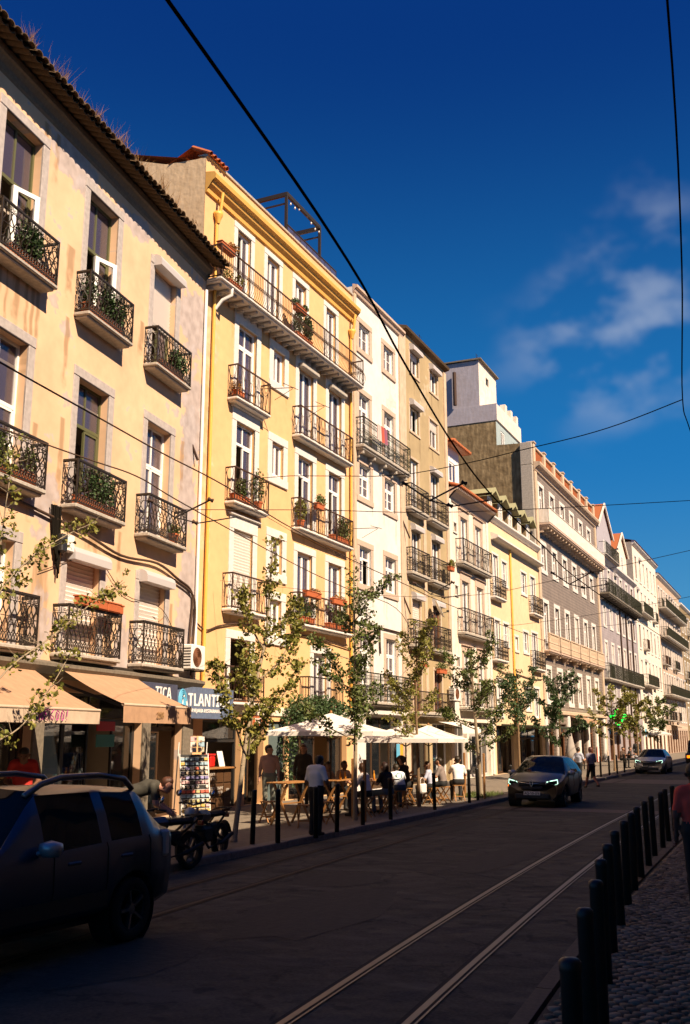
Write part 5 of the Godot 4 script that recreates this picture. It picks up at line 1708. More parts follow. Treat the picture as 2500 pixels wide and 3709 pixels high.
func hung_things() -> void:
	# geranium troughs and pots, each on its balcony
	var red := Color(6.0, 0.4, 0.2, 1)
	for q in [
		[FA(-6.75, 4.56, 0.36), "empty terracotta trough on the rail by the first roller shutter, the larger of its pair", 0.62, 0.0, 0, "leaf", 1],
		[FA(-6.22, 4.56, 0.36), "empty terracotta trough set second from the corner of that shuttered balcony rail", 0.42, 0.0, 0, "leaf", 2],
		[FA(-5.72, 4.56, 0.36), "empty terracotta trough third along the rail of the shuttered balcony", 0.52, 0.0, 0, "leaf", 3],
		[FA(-5.38, 4.56, 0.30), "small terracotta trough at the street end of the shuttered balcony rail", 0.3, 0.0, 0, "leaf", 4]]:
		pot_plant(q[0], q[1], q[2], q[3], q[4], q[5], q[6], Color(0, 0, 0, 0), true)
	for q in [
		[FA(-6.5, 10.82, 0.22), "red geraniums massed behind the railing of the old house's top middle balcony", 1.5, 0.75, 1500, "leaf_deep", 5, red, true],
		[FA(-3.2, 10.82, 0.22), "green plants crowding the top balcony next to the yellow house", 1.2, 0.55, 900, "leaf_deep", 6, Color(0, 0, 0, 0), true],
		[FA(-9.2, 10.82, 0.22), "dense dark plants behind the railing of the topmost balcony at the picture edge", 1.5, 0.7, 1300, "leaf_deep", 7, Color(0, 0, 0, 0), true],
		[FA(-6.4, 6.62, 0.22), "dark foliage filling the old house's middle balcony", 1.5, 0.75, 1400, "leaf_deep", 8, Color(0, 0, 0, 0), true],
		[FA(-9.3, 6.62, 0.22), "leafy plants on the middle balcony at the picture edge", 1.3, 0.6, 900, "leaf", 9, Color(0, 0, 0, 0), true],
		[FA(-2.7, 6.62, 0.24), "single red-flowered pot on the balcony above the shuttered window", 0.25, 0.2, 120, "leaf", 10, red, false],
		[FB(4.6, 14.62, 0.42), "tall bushy rosemary in a trough halfway along the yellow house's top balcony", 1.1, 0.85, 1900, "leaf_deep", 11, Color(0, 0, 0, 0), true],
		[FB(4.2, 15.5, 0.5), "planter of dark leaves hooked on the rail above the rosemary", 0.7, 0.18, 420, "leaf_deep", 12, Color(0, 0, 0, 0), true],
		[FB(0.2, 14.62, 0.4), "two sprigs in a terracotta trough at the pipe end of the top balcony", 0.7, 0.3, 260, "leaf_young", 13, Color(0, 0, 0, 0), true],
		[FB(-0.4, 15.5, 0.5), "dry reddish plants in the high trough at the top balcony corner", 0.75, 0.2, 300, "leaf_dry", 14, Color(0, 0, 0, 0), true],
		[FB(0.95, 11.58, 0.2), "terracotta trough with dry stems on the third-floor single balcony", 0.45, 0.3, 160, "leaf_dry", 15, Color(0, 0, 0, 0), true],
		[FB(1.2, 8.5, 0.2), "row of leafy pots on the second-floor single balcony by the open door", 0.9, 0.55, 520, "leaf", 16, Color(0, 0, 0, 0), true],
		[FB(2.2, 8.5, 0.22), "tall thin plant at the outer corner of the second-floor single balcony", 0.25, 0.95, 260, "leaf", 17, Color(0, 0, 0, 0), false],
		[FB(5.0, 8.5, 0.2), "bright green shrub at the near end of the double balcony with open doors", 0.4, 0.7, 520, "leaf_young", 18, Color(0, 0, 0, 0), false],
		[FB(6.1, 9.3, 0.3), "leafy basket hooked high on the double balcony with open doors", 0.5, 0.32, 300, "leaf", 19, Color(0, 0, 0, 0), true],
		[FB(7.9, 8.5, 0.2), "long trough of tall greenery before the farther open door", 1.3, 0.8, 1100, "leaf", 20, Color(0, 0, 0, 0), true],
		[FB(5.4, 5.46, 0.2), "big-leaved plants behind the double balcony lowest on the yellow house", 1.0, 0.7, 700, "leaf_deep", 21, Color(0, 0, 0, 0), true],
		[FB(7.7, 5.46, 0.2), "trailing greenery at the white-house end of the lowest double balcony", 1.5, 0.55, 900, "leaf", 22, Color(0, 0, 0, 0), true],
		[FB(5.6, 6.3, 0.33), "orange trough on the rail of the lowest double balcony", 1.0, 0.1, 120, "leaf_dry", 23, Color(0, 0, 0, 0), true],
		[FB(7.6, 6.3, 0.33), "second orange trough farther along that low double balcony rail", 1.0, 0.1, 120, "leaf_dry", 24, Color(0, 0, 0, 0), true],
		[FB(19.3, 9.2, 0.42), "orange pot with yellow flowers hung outside the olive house balcony", 0.5, 0.3, 260, "leaf_young", 25, Color(6, 4, 0.3, 1), true],
		[FB(16.0, 4.7, 0.2), "orange trough above the vine on the olive house", 0.7, 0.1, 60, "leaf_dry", 26, Color(0, 0, 0, 0), true],
		[FB(18.4, 4.6, 0.2), "leafy terracotta trough over the olive house's low door", 0.9, 0.25, 260, "leaf", 27, Color(0, 0, 0, 0), true]]:
		pot_plant(q[0], q[1], q[2], q[3], q[4], q[5], q[6], q[7], q[8])
	# weeds on the old roof edge
	rng.seed = 71
	var st := S()
	for k in 44:
		var s := rng.randf_range(-11.0, -1.0)
		var base := FA(s, 15.02 + rng.randf_range(-0.06, 0.08), rng.randf_range(0.25, 0.6)).origin
		var tall := rng.randf_range(0.2, 0.6) * (1.5 if rng.randf() < 0.3 else 1.0)
		for j in 26:
			var d := Vector3(rng.randfn() * 0.45, 1.0, rng.randfn() * 0.45).normalized()
			var sd := d.cross(Vector3(rng.randfn(), 0, rng.randfn())).normalized() * 0.008
			var p := base + Vector3(rng.randfn() * 0.09, 0, rng.randfn() * 0.09)
			st.set_color(tint(0.4, 1.0))
			tri(st, p - sd, p + d * tall * rng.randf_range(0.5, 1.0), p + sd)
	tag(part(self, "roof_weeds", done(st), M["leaf_dry"]), "dry weeds sprouting along the old tiled eave", "weeds", "", "stuff")
	# air conditioner at the joint of old and yellow house
	var t := thing("air_conditioner", "white air conditioner unit beside the lowest shuttered balcony", "air conditioner", FA(-1.35, 3.62, 0.08), "air conditioners")
	aircon(t)
	t = thing("air_conditioner", "air conditioner unit low on the joint of olive and cream houses", "air conditioner", FB(19.9, 3.5, 0.08), "air conditioners")
	aircon(t)
	# satellite dish on the olive house
	t = thing("satellite_dish", "white satellite dish over the olive house's brown door", "dish", FB(17.4, 7.15, 0.0))
	st = S(true)
	lathe(st, [[0.0, 0.0], [0.2, 0.015], [0.36, 0.06], [0.42, 0.1], [0.42, 0.11], [0.36, 0.075], [0.2, 0.03], [0.0, 0.015]], 18, Transform3D(Basis(Vector3.RIGHT, 1.1) * Basis(Vector3.BACK, -0.3), Vector3(0, 0.1, 0.42)))
	part(t, "reflector", done(st), M["plastic_white"])
	st = S()
	bar(st, Vector3(0, -0.1, 0), Vector3(0, 0.08, 0.4), 0.04, 0.04)
	bar(st, Vector3(0, -0.1, 0.42), Vector3(0, 0.0, 0.85), 0.025, 0.025)
	box(st, Vector3(0, 0.02, 0.87), Vector3(0.07, 0.09, 0.1))
	part(t, "arm", done(st), M["plastic_dark"])
	# meter box and cable drop under the old house's middle balcony
	t = thing("junction_box", "grey junction box with looped black cables under the old house's balcony", "junction box", FA(-7.45, 5.55, 0.02))
	st = S()
	bevel(st, Vector3(0.28, 0.25, 0.1), Vector3(0.26, 0.34, 0.18), 0.015)
	part(t, "cover", done(st), M["plastic_white"])
	st = S(true)
	for k in 7:
		var a := []
		for j in 13:
			var q := j / 12.0
			a.append(Vector3(-0.28 + k * 0.05 + 0.17 * sin(q * PI) * (1 - k * 0.12), 0.95 - 1.5 * sin(q * PI) * (0.6 + 0.06 * k), 0.05 + 0.02 * (k % 3)))
		tube(st, a, 0.022, 5)
	part(t, "cable_loop", done(st), M["cable_black"])
	st = S()
	bevel(st, Vector3(0.05, 0.22, 0.1), Vector3(0.2, 0.36, 0.2), 0.02)
	part(t, "splice_box", done(st), M["plastic_dark"])
	# bundled cables along the fronts
	var C := func(n: String, label: String, fr: Callable, pts: Array, r: float, mt: String) -> void:
		var w := []
		for p in pts: w.append((fr.call(p[0], p[1], p[2]) as Transform3D).origin)
		w = smooth_path(w, 5)
		var s2 := S(true)
		tube(s2, w, r, 6, Vector3(0.2, 1, 0.1))
		solo(n, label, "cable", done(s2), M[mt], Transform3D(), "cables along the fronts")
	var fa := func(a: float, b: float, c: float) -> Transform3D: return FA(a, b, c)
	var fb := func(a: float, b: float, c: float) -> Transform3D: return FB(a, b, c)
	C.call("wall_cable", "thick black cable bundle sagging under the old house's middle balconies", fa, [[-11, 6.45, 0.06], [-8.4, 6.3, 0.06], [-6.5, 6.15, 0.09], [-4.9, 5.95, 0.07], [-3.2, 6.05, 0.09], [-2.0, 5.85, 0.06], [-1.3, 5.7, 0.06], [-1.1, 5.4, 0.06], [-1.2, 4.6, 0.06], [-1.25, 3.6, 0.06]], 0.035, "cable_brown")
	C.call("wall_cable", "second cable dropping beside the air conditioner joint", fa, [[-2.2, 5.8, 0.07], [-1.2, 5.6, 0.07], [-0.95, 5.2, 0.07], [-1.0, 4.5, 0.07], [-1.1, 3.5, 0.07]], 0.03, "cable_brown")
	C.call("wall_cable", "brown cable looping below the yellow house's lowest balconies", fb, [[-0.8, 5.0, 0.05], [-0.2, 4.75, 0.06], [0.6, 4.95, 0.06], [2.0, 5.1, 0.05], [3.0, 4.6, 0.05], [4.4, 5.05, 0.05], [6.5, 5.1, 0.06], [9.3, 4.95, 0.05]], 0.025, "cable_brown")
	C.call("wall_cable", "rusty conduit stepping across the white house above its low windows", fb, [[9.6, 5.95, 0.05], [11.0, 5.98, 0.05], [11.9, 5.98, 0.05], [14.3, 5.97, 0.05]], 0.035, "iron_rust")
	C.call("wall_cable", "vertical conduit with a box between the white house's low windows", fb, [[11.85, 5.95, 0.05], [11.85, 5.4, 0.05], [11.9, 5.0, 0.05]], 0.04, "iron_rust")
	C.call("wall_cable", "thin wire drooping across the old house to its corner", fa, [[-8, 5.1, 0.05], [-6, 5.7, 0.05], [-4.6, 5.1, 0.05], [-2.8, 5.0, 0.05], [-1.8, 4.2, 0.05]], 0.01, "cable_brown")
	C.call("wall_cable", "cable along the base of the low pale house's upper floor", fb, [[26.7, 5.4, 0.05], [29.5, 5.2, 0.05], [31.0, 5.3, 0.05], [34.6, 5.2, 0.05], [37, 5.3, 0.05]], 0.03, "cable_brown")
	# awnings over the old house's shops
	awning(FA(-13.3, 3.32, 0.05), 5.12, 1.6, 1.08, 0.0, "beige shop awning with purple scrawl along its edge", true)
	awning(FA(-7.25, 3.38, 0.05), 3.0, 1.55, 0.78, 0.34, "smaller beige awning with a house number on its valance", false)
	# signs
	fascia(FA(-4.1, 2.62, 0.30), 1.78, 0.58, "navy restaurant fascia partly hidden behind the awning", "sign_navy", [["TICA", 0.26, 1.02, 0.36], ["RESTAURANTE", 0.085, 1.12, 0.14]])
	var sg := fascia(FB(-2.15, 2.42, 0.42), 2.85, 0.78, "blue restaurant banner with a sea-blue swirl emblem", "sign_blue", [["ATLANTICA", 0.30, 1.52, 0.46], ["CERVEJARIA RESTAURANTE", 0.085, 1.45, 0.2]])
	st = S(true)
	for k in 5:
		var a := []
		for j in 15:
			var q := j / 14.0 * TAU * 0.9
			a.append(Vector3(0.4 + (0.17 - k * 0.028) * cos(q + k * 0.5), 0.42 + (0.28 - k * 0.045) * sin(q + k * 0.5), 0.035))
		tube(st, a, 0.022, 5, Vector3(0, 0, 1))
	part(sg, "emblem", done(st), M["letter_blue"])
	var rs := fascia(FB(2.08, 2.28, 0.06), 1.05, 0.26, "small red shop sign over the narrow door", "terracotta", [["MU", 0.16, 0.6, 0.13]])
	rs.set_meta("group", "")
	# green pharmacy cross
	t = thing("pharmacy_sign", "lit green pharmacy cross projecting over the pavement", "sign", FB(53.6, 3.35, 1.6))
	st = S()
	bevel(st, Vector3(0, 0, 0), Vector3(0.1, 1.25, 0.45), 0.02)
	bevel(st, Vector3(0, 0, 0.45), Vector3(0.1, 0.45, 0.44), 0.02)
	bevel(st, Vector3(0, 0, -0.45), Vector3(0.1, 0.45, 0.44), 0.02)
	part(t, "casing", done(st), M["plastic_dark"])
	glow("led_green", Color(0.02, 0.9, 0.25), 1.4)
	st = S()
	for g in [-0.06, 0.06]:
		for p in [[0.5, 0, 0.3, 0.05], [-0.5, 0, 0.3, 0.05], [0, 0.55, 0.05, 0.5], [0, -0.55, 0.05, 0.5], [0.2, 0.35, 0.3, 0.05], [-0.2, 0.35, 0.3, 0.05], [0.2, -0.35, 0.3, 0.05], [-0.2, -0.35, 0.3, 0.05]]:
			box(st, Vector3(g, p[1] * 0.98, p[0] * 1.15), Vector3(0.012, 0.3 if p[2] > 0.1 else 0.07, 0.09 if p[2] > 0.1 else 0.3))
		for y in [-0.16, 0.02, 0.18]: box(st, Vector3(g, y, 0.35), Vector3(0.012, 0.05, 0.36)); 
		for y in [-0.1, 0.1]: box(st, Vector3(g, y, -0.3), Vector3(0.012, 0.05, 0.4))
	part(t, "led_light", done(st), M["led_green"])
	st = S()
	bar(st, Vector3(0, 0.3, -1.6), Vector3(0, 0.3, -0.2), 0.05, 0.05)
	part(t, "bracket", done(st), M["iron"])
	var ol := OmniLight3D.new()
	ol.name = "glow_light"
	ol.light_color = Color(0.1, 1.0, 0.35)
	ol.light_energy = 0.15
	ol.omni_range = 6.0
	ol.omni_attenuation = 2.0
	ol.shadow_enabled = true
	t.add_child(ol)
	ol.position = Vector3(-0.3, 0, 0)
	# washing on the white house
	t = thing("washing", "pink and red washing hung over the white house's high balcony", "laundry", FB(10.9, 13.0, 0.5))
	for k in 3:
		st = S(true)
		var c0 := [Color(0.6, 0.4, 0.36), Color(0.42, 0.08, 0.05), Color(0.25, 0.08, 0.13)][k] as Color
		st.set_color(c0)
		for i in 6:
			var a := i * 0.06
			quad(st, Vector3(k * 0.3 - 0.2 + a, 0, 0.03 * sin(i * 1.3)), Vector3(k * 0.3 - 0.2 + a, 0.62, 0.0), Vector3(k * 0.3 - 0.14 + a, 0.62, 0.0), Vector3(k * 0.3 - 0.14 + a, 0, 0.03 * sin((i + 1) * 1.3)))
		part(t, "cloth", done(st), M["figure"])
	# clothes-line arms and roof pergola of the yellow house
	for q in [[2.3, 12.3, "thin drying arm on the third-floor single balcony of the yellow house"], [4.5, 12.4, "long drying arm across the third-floor double balcony corner"], [8.9, 9.2, "drying arm jutting at the white-house end of the open-doored balcony"], [15.0, 6.4, "short drying arm on the olive house's shuttered balcony"]]:
		st = S()
		bar(st, Vector3(0, 0, 0.1), Vector3(0.35, 0.02, 0.95), 0.02, 0.02)
		bar(st, Vector3(0.3, -0.3, 0.3), Vector3(0.35, 0.0, 0.9), 0.012, 0.012)
		bar(st, Vector3(-0.2, 0.0, 0.85), Vector3(0.6, 0.03, 0.95), 0.014, 0.014)
		solo("drying_arm", q[2], "drying rack", done(st), M["iron_rust"], FB(q[0], q[1], 0.2), "drying arms")
	t = thing("roof_pergola", "black steel pergola frame with string lights on the yellow house's roof", "pergola", FB(5.2, 18.5, -0.6))
	st = S()
	for x in [0.0, 2.65]:
		bar(st, Vector3(x, 0, 0), Vector3(x, 2.13, 0), 0.09, 0.09)
		bar(st, Vector3(x, 0, -3), Vector3(x, 2.13, -3), 0.09, 0.09)
		bar(st, Vector3(x, 2.1, 0.04), Vector3(x, 2.1, -3.04), 0.1, 0.14)
		bar(st, Vector3(x, 1.75, 0.04), Vector3(x, 1.75, -3.04), 0.05, 0.05)
	for z in [0.0, -3.0]: bar(st, Vector3(0, 2.12, z), Vector3(2.65, 2.12, z), 0.1, 0.14)
	part(t, "frame", done(st), M["iron"])
	st = S()
	bar(st, Vector3(0, 0.92, 0.05), Vector3(4.0, 0.92, 0.05), 0.04, 0.04)
	for k in 9: bar(st, Vector3(k * 0.5, -0.05, 0.05), Vector3(k * 0.5, 0.92, 0.05), 0.02, 0.02)
	part(t, "railing", done(st), M["iron"])
	part(t, "glass_panel", unit(), M["glass"], bx(Vector3(2.0, 0.45, 0.05), Vector3(3.9, 0.85, 0.012)))
	st = S()
	for k in 9:
		var p := Vector3(2.6 * k / 8.0, 1.98 - 0.12 * sin(k * 1.1), 0.0)
		lathe(st, [[0.0, 0.06], [0.02, 0.06], [0.035, 0.0], [0.0, -0.04]], 6, Transform3D(Basis(), p))
	part(t, "string_bulb", done(st), M["plastic_white"])
	# chimney cap and antennas
	st = S()
	bar(st, Vector3.ZERO, Vector3(0, 1.6, 0), 0.02, 0.02)
	for k in 4: bar(st, Vector3(-0.3, 1.2 + k * 0.11, 0), Vector3(0.3, 1.2 + k * 0.11, 0), 0.012, 0.012)
	var ant := done(st)
	for q in [[19.6, 19.3, "thin television aerial at the end of the olive roof", -1.0], [40.4, 26.4, "bent television aerial on the white stair house", -4.4]]:
		solo("aerial", q[2], "antenna", ant, M["iron"], FB(q[0], q[1], q[3]), "roof aerials")
	# wall-mounted flag pole stubs between the white and olive houses
	for q in [[14.35, 10.6, "rusty wall strut on the white house pilaster, the upper one"], [14.3, 7.5, "rusty wall strut on the white house pilaster, the lower one"], [-1.35, 9.9, "rusty wall strut on the old house's bare plaster corner"]]:
		solo("wall_strut", q[2], "strut", cache_strut(), M["iron_rust"], FB(q[0], q[1], 0.05), "rusty struts")

func cache_strut() -> ArrayMesh:
	if not cache.has("strut"):
		var st := S()
		bar(st, Vector3.ZERO, Vector3(0.15, -0.75, 0.25), 0.05, 0.05)
		cache["strut"] = done(st)
	return cache["strut"]

func aircon(t: Node3D) -> void:
	var st := S()
	bevel(st, Vector3(0.0, 0.31, 0.17), Vector3(0.78, 0.62, 0.3), 0.025)
	part(t, "casing", done(st), M["plastic_white"])
	st = S(true)
	for k in 5: tube(st, ring_pts(Vector3(-0.1, 0.31, 0.335), 0.05 + k * 0.045, 16), 0.008, 4, Vector3(0, 0, 1))
	lathe(st, [[0.0, 0.0], [0.245, 0.0]], 20, Transform3D(Basis(Vector3.RIGHT, PI / 2), Vector3(-0.1, 0.31, 0.323)))
	part(t, "fan_grille", done(st), M["frame_brown"])
	st = S()
	for k in 7: box(st, Vector3(-0.392, 0.1 + k * 0.07, 0.17), Vector3(0.012, 0.025, 0.22))
	part(t, "side_louvre", done(st), M["plastic_dark"])
	st = S()
	for x in [-0.28, 0.28]: bar(st, Vector3(x, -0.02, 0), Vector3(x, -0.02, 0.34), 0.03, 0.03)
	part(t, "bracket", done(st), M["iron"])

# sloping cloth from the wall out to a front bar, with a hanging valance
func awning(fr: Transform3D, w: float, d: float, drop: float, val: float, label: String, scrawl: bool) -> void:
	var t := thing("awning", label, "awning", fr, "shop awnings")
	var st := S(true)
	var nx := 14
	var nz := 6
	var f := 0.80 if scrawl else 1.0
	var P := func(i: int, j: int) -> Vector3:
		var u := float(i) / nx
		var v := float(j) / nz
		return Vector3(u * w, -drop * f * v - 0.05 * sin(v * PI) - 0.012 * sin(u * w * 2.6) * sin(v * PI), d * v)
	for i in nx:
		for j in nz: quad(st, P.call(i, j), P.call(i + 1, j), P.call(i + 1, j + 1), P.call(i, j + 1))
	part(t, "cloth", done(st), M["awning_cloth"])
	st = S(true)
	var vh := drop * (1 - f) + 0.02 if scrawl else val
	for i in nx:
		var a := w * i / nx
		var b := w * (i + 1) / nx
		var y := -drop * f - 0.012
		quad(st, Vector3(a, y, d + 0.012), Vector3(b, y, d + 0.012), Vector3(b, y - vh, d + 0.02 + 0.014 * sin((i + 1) * 1.7)), Vector3(a, y - vh, d + 0.02 + 0.014 * sin(i * 1.7)))
	part(t, "valance", done(st), M["awning_edge"] if scrawl else M["awning_cloth"])
	st = S(true)
	tube(st, [Vector3(0, -drop * f - 0.01, d), Vector3(w, -drop * f - 0.01, d)], 0.028, 8, Vector3(0, 1, 0.2))
	part(t, "front_bar", done(st), M["awning_edge"])
	st = S()
	for x in [0.12, w - 0.12]:
		bar(st, Vector3(x, -0.35, 0.02), Vector3(x, -drop * f - 0.05, d - 0.06), 0.03, 0.05)
	bevel(st, Vector3(w / 2, 0.03, 0.04), Vector3(w, 0.12, 0.14), 0.02)
	part(t, "arm", done(st), M["iron"])
	if scrawl:
		# sprayed capitals, each stroke by hand on the front edge
		var L := {"B": [[0, 0, 0, 1], [0, 1, .6, .9], [.6, .9, .55, .6], [.55, .6, 0, .5], [0, .5, .7, .4], [.7, .4, .6, .05], [.6, .05, 0, 0]], "E": [[.7, 1, 0, .8], [0, .8, 0, .1], [0, .1, .7, 0], [0, .5, .5, .55]], "6": [[.7, .95, .1, .6], [.1, .6, .05, .15], [.05, .15, .5, 0], [.5, 0, .7, .3], [.7, .3, .2, .45]], "O": [[.1, .3, .3, .9], [.3, .9, .75, .75], [.75, .75, .7, .2], [.7, .2, .3, 0], [.3, 0, .1, .3]], "!": [[.2, .35, .35, 1], [.15, .05, .2, .15]]}
		st = S()
		var x := w - 1.95
		for ch in ["B", "E", "6", "O", "O", "!"]:
			for q in L[ch]:
				var a := Vector3(x + q[0] * 0.13, -drop * f - vh + 0.03 + q[1] * (vh - 0.05), d + 0.045)
				var b := Vector3(x + q[2] * 0.13, -drop * f - vh + 0.03 + q[3] * (vh - 0.05), d + 0.045)
				bar(st, a, b, 0.016, 0.004)
			x += 0.155
		part(t, "scrawl", done(st), M["spray"])
	else:
		var tm := words("208", 0.13, 0.004, true, true)
		part(t, "lettering", tm, M["letter_dim"], Transform3D(Basis(), Vector3(w * 0.5, -drop - vh * 0.55, d + 0.04)))

func fascia(fr: Transform3D, w: float, h: float, label: String, mt: String, lines: Array) -> Node3D:
	var t := thing("shop_sign", label, "sign", fr, "shop signs")
	var st := S()
	bevel(st, Vector3(w / 2, h / 2, 0), Vector3(w, h, 0.05), 0.01)
	part(t, "board", done(st), M[mt])
	for l in lines: part(t, "lettering", words(l[0], l[1], 0.008), M["letter_white"], Transform3D(Basis(), Vector3(l[2], l[3], 0.032)))
	return t

# ---------- overhead tram wires ----------
func wire(label: String, pts: Array, r: float, mt := "cable_black") -> void:
	var w := []
	for p in pts: w.append(Vector3(p[0] * K, p[2] * K, -p[1] * K))
	var st := S(true)
	tube(st, smooth_path(w, 6), r, 6, Vector3(0.1, 1, 0.05))
	solo("overhead_wire", label, "wire", done(st), M[mt], Transform3D(), "overhead tram wires")

func wires() -> void:
	wire("thick contact wire over the rails running the whole street", [[-1.6, -4, 5.2], [-2.3, 3, 5.2], [-2.62, 5.75, 5.2], [-2.95, 7.6, 5.2], [-3.4, 10.4, 5.2], [-3.7, 13, 5.2], [-3.95, 17, 5.2], [-4.2, 22, 5.2], [-4.25, 40, 5.2], [-4.25, 110, 5.2]], 0.0115)
	wire("upper of two wires slanting past the old house's balconies", [[-5.3, 2, 5.0], [-5.8, 5.8, 5.0], [-6.0, 7.4, 5.0], [-6.15, 8.6, 5.0], [-6.3, 10.2, 5.0], [-6.75, 12.9, 5.0], [-7.2, 18, 5.0], [-7.6, 30, 5.0], [-7.8, 90, 5.0]], 0.009, "cable_brown")
	wire("lower of two wires slanting past the old house's balconies", [[-7.2, 5, 5.0], [-7.05, 8.3, 5.0], [-7.0, 9.3, 5.0], [-7.25, 10.5, 5.0], [-7.75, 13.2, 5.0], [-8.3, 16.5, 5.0], [-8.6, 19, 5.0], [-9.2, 23.5, 5.0], [-14.4, 38.5, 5.1]], 0.009, "cable_brown")
	wire("steep dark stay wire against the open sky", [[-0.12, 1.0, 5.3], [-0.3, 4.2, 5.3], [-0.55, 7.0, 5.3], [-0.88, 10.0, 5.3], [-0.93, 11.2, 5.3], [-1.0, 15, 5.3]], 0.0065)
	wire("span wire crossing the street from the sky to the white house", [[-0.9, 10.2, 5.35], [-1.75, 10.7, 5.3], [-2.7, 11.1, 5.3], [-4.5, 11.8, 5.35], [-9, 15.0, 6.2], [-14.4, 33.5, 8.0]], 0.006)
	wire("thin span wire high across the old house and yellow house fronts", [[-7.6, 11.0, 5.0], [-6.0, 11.9, 5.03], [-4.2, 13.2, 5.1], [-1.0, 15.2, 5.4]], 0.006, "cable_brown")
	wire("thin span wire low across the yellow house front", [[-14.2, 22.8, 6.1], [-10, 22.0, 5.4], [-6.7, 20.8, 5.0], [-4.2, 19.8, 5.1], [0.5, 18.5, 5.6]], 0.006, "cable_brown")
	wire("far span wire over the low pale yellow house", [[-14.4, 53.5, 8.0], [-8.0, 29.0, 5.2], [-4.2, 26.0, 5.15], [1.5, 24.0, 5.7]], 0.006)
	wire("faint span wire far up the street against the sky", [[-14.3, 62, 8.4], [-4.2, 36, 6.0], [1.5, 31.0, 6.4]], 0.008)
	# pull-off arms and their insulators
	for q in [[-7.6, 11.0, 5.0, "pull-off arm in front of the old house's corner"], [-4.4, 12.3, 5.2, "pull-off arm in front of the white house"], [-4.2, 20.0, 5.1, "pull-off arm over the rails before the pale yellow house"], [-7.0, 19.5, 5.0, "small pull-off arm before the white house's middle windows"]]:
		var t := thing("pull_off_arm", q[3], "wire fitting", Transform3D(Basis(Vector3.UP, 0.5), Vector3(q[0] * K, q[2] * K, -q[1] * K)), "pull-off arms")
		var st := S(true)
		tube(st, [Vector3(-0.35, 0.12, 0), Vector3(0, -0.12, 0), Vector3(0.5, 0.15, 0)], 0.014, 6, Vector3(0, 0, 1))
		tube(st, [Vector3(0, -0.12, 0), Vector3(0.35, -0.2, 0), Vector3(0.9, -0.1, 0)], 0.010, 6, Vector3(0, 0, 1))
		part(t, "arm", done(st), M["iron"])
		st = S(true)
		for p in [Vector3(-0.37, 0.13, 0), Vector3(0.52, 0.16, 0), Vector3(0.3, -0.19, 0)]: lathe(st, [[0.0, -0.05], [0.035, -0.04], [0.02, 0.0], [0.035, 0.04], [0.0, 0.05]], 8, Transform3D(Basis(Vector3.BACK, 1.2), p))
		part(t, "insulator", done(st), M["iron_rust"])
# ---------- street furniture ----------
# posts that have been knocked stand a little off plumb
func lean(xf: Transform3D, i: int) -> Transform3D:
	return xf * Transform3D(Basis(Vector3(sin(i * 2.1), 0, cos(i * 3.7)).normalized(), 0.022 * sin(i * 5.3)), Vector3.ZERO)

func bollards() -> void:
	var st := S(true)
	lathe(st, [[0.0, 0.0], [0.052, 0.0], [0.052, 0.97], [0.056, 0.98], [0.056, 1.02], [0.04, 1.035], [0.0, 1.04]], 14)
	var m := done(st)
	var E := [[-1.08, 4.75], [-1.28, 6.1], [-1.46, 7.3], [-1.65, 8.5], [-1.82, 9.72], [-1.97, 11.06], [-2.12, 12.41], [-2.24, 13.68], [-2.34, 14.89], [-2.43, 16.24], [-2.53, 17.6], [-2.57, 18.91], [-2.62, 20.1], [-2.66, 21.4]]
	var ord := ["first", "second", "third", "fourth", "fifth", "sixth", "seventh", "eighth", "ninth", "tenth", "eleventh", "twelfth", "thirteenth", "fourteenth"]
	for i in E.size():
		solo("bollard", "black post %s from the camera in the row along the cobbled pavement" % ord[i], "bollard", m, M["bollard_paint"], lean(at(G(E[i][0], E[i][1], 0.1)), i), "black bollards")
	var W := [[-9.3, 16.25, "black post right beside the leaning tree's trunk"], [-9.0, 16.65, "black post standing between the motorcycles and the man in the white shirt"], [-8.75, 17.7, "black post directly behind the man in the white shirt's legs"], [-8.92, 19.0, "black post just past the man in the white shirt on the kerb"], [-9.05, 20.6, "black post in front of the near terrace stools"], [-9.05, 22.2, "black post at the kerb before the diners in dark tops"], [-9.15, 25.5, "black post before the diner with the white handbag"], [-9.2, 28.6, "black post at the folding stool of the last diner"], [-9.35, 29.9, "black post next to the grassy tree pit"], [-9.3, 33.5, "black post just past the grassy tree pit"], [-9.3, 36.0, "black post before the dark forked tree"]]
	for q in W: solo("bollard", q[2], "bollard", m, M["bollard_paint"], lean(at(G(q[0], q[1], 0.12)), int(q[1] * 7)), "black bollards")
	for k in 5:
		solo("bollard", "%s of the far black posts by the shop arches" % ord[k], "bollard", m, M["bollard_paint"], at(G(-9.3, 47.0 + k * 2.2, 0.12)), "black bollards")

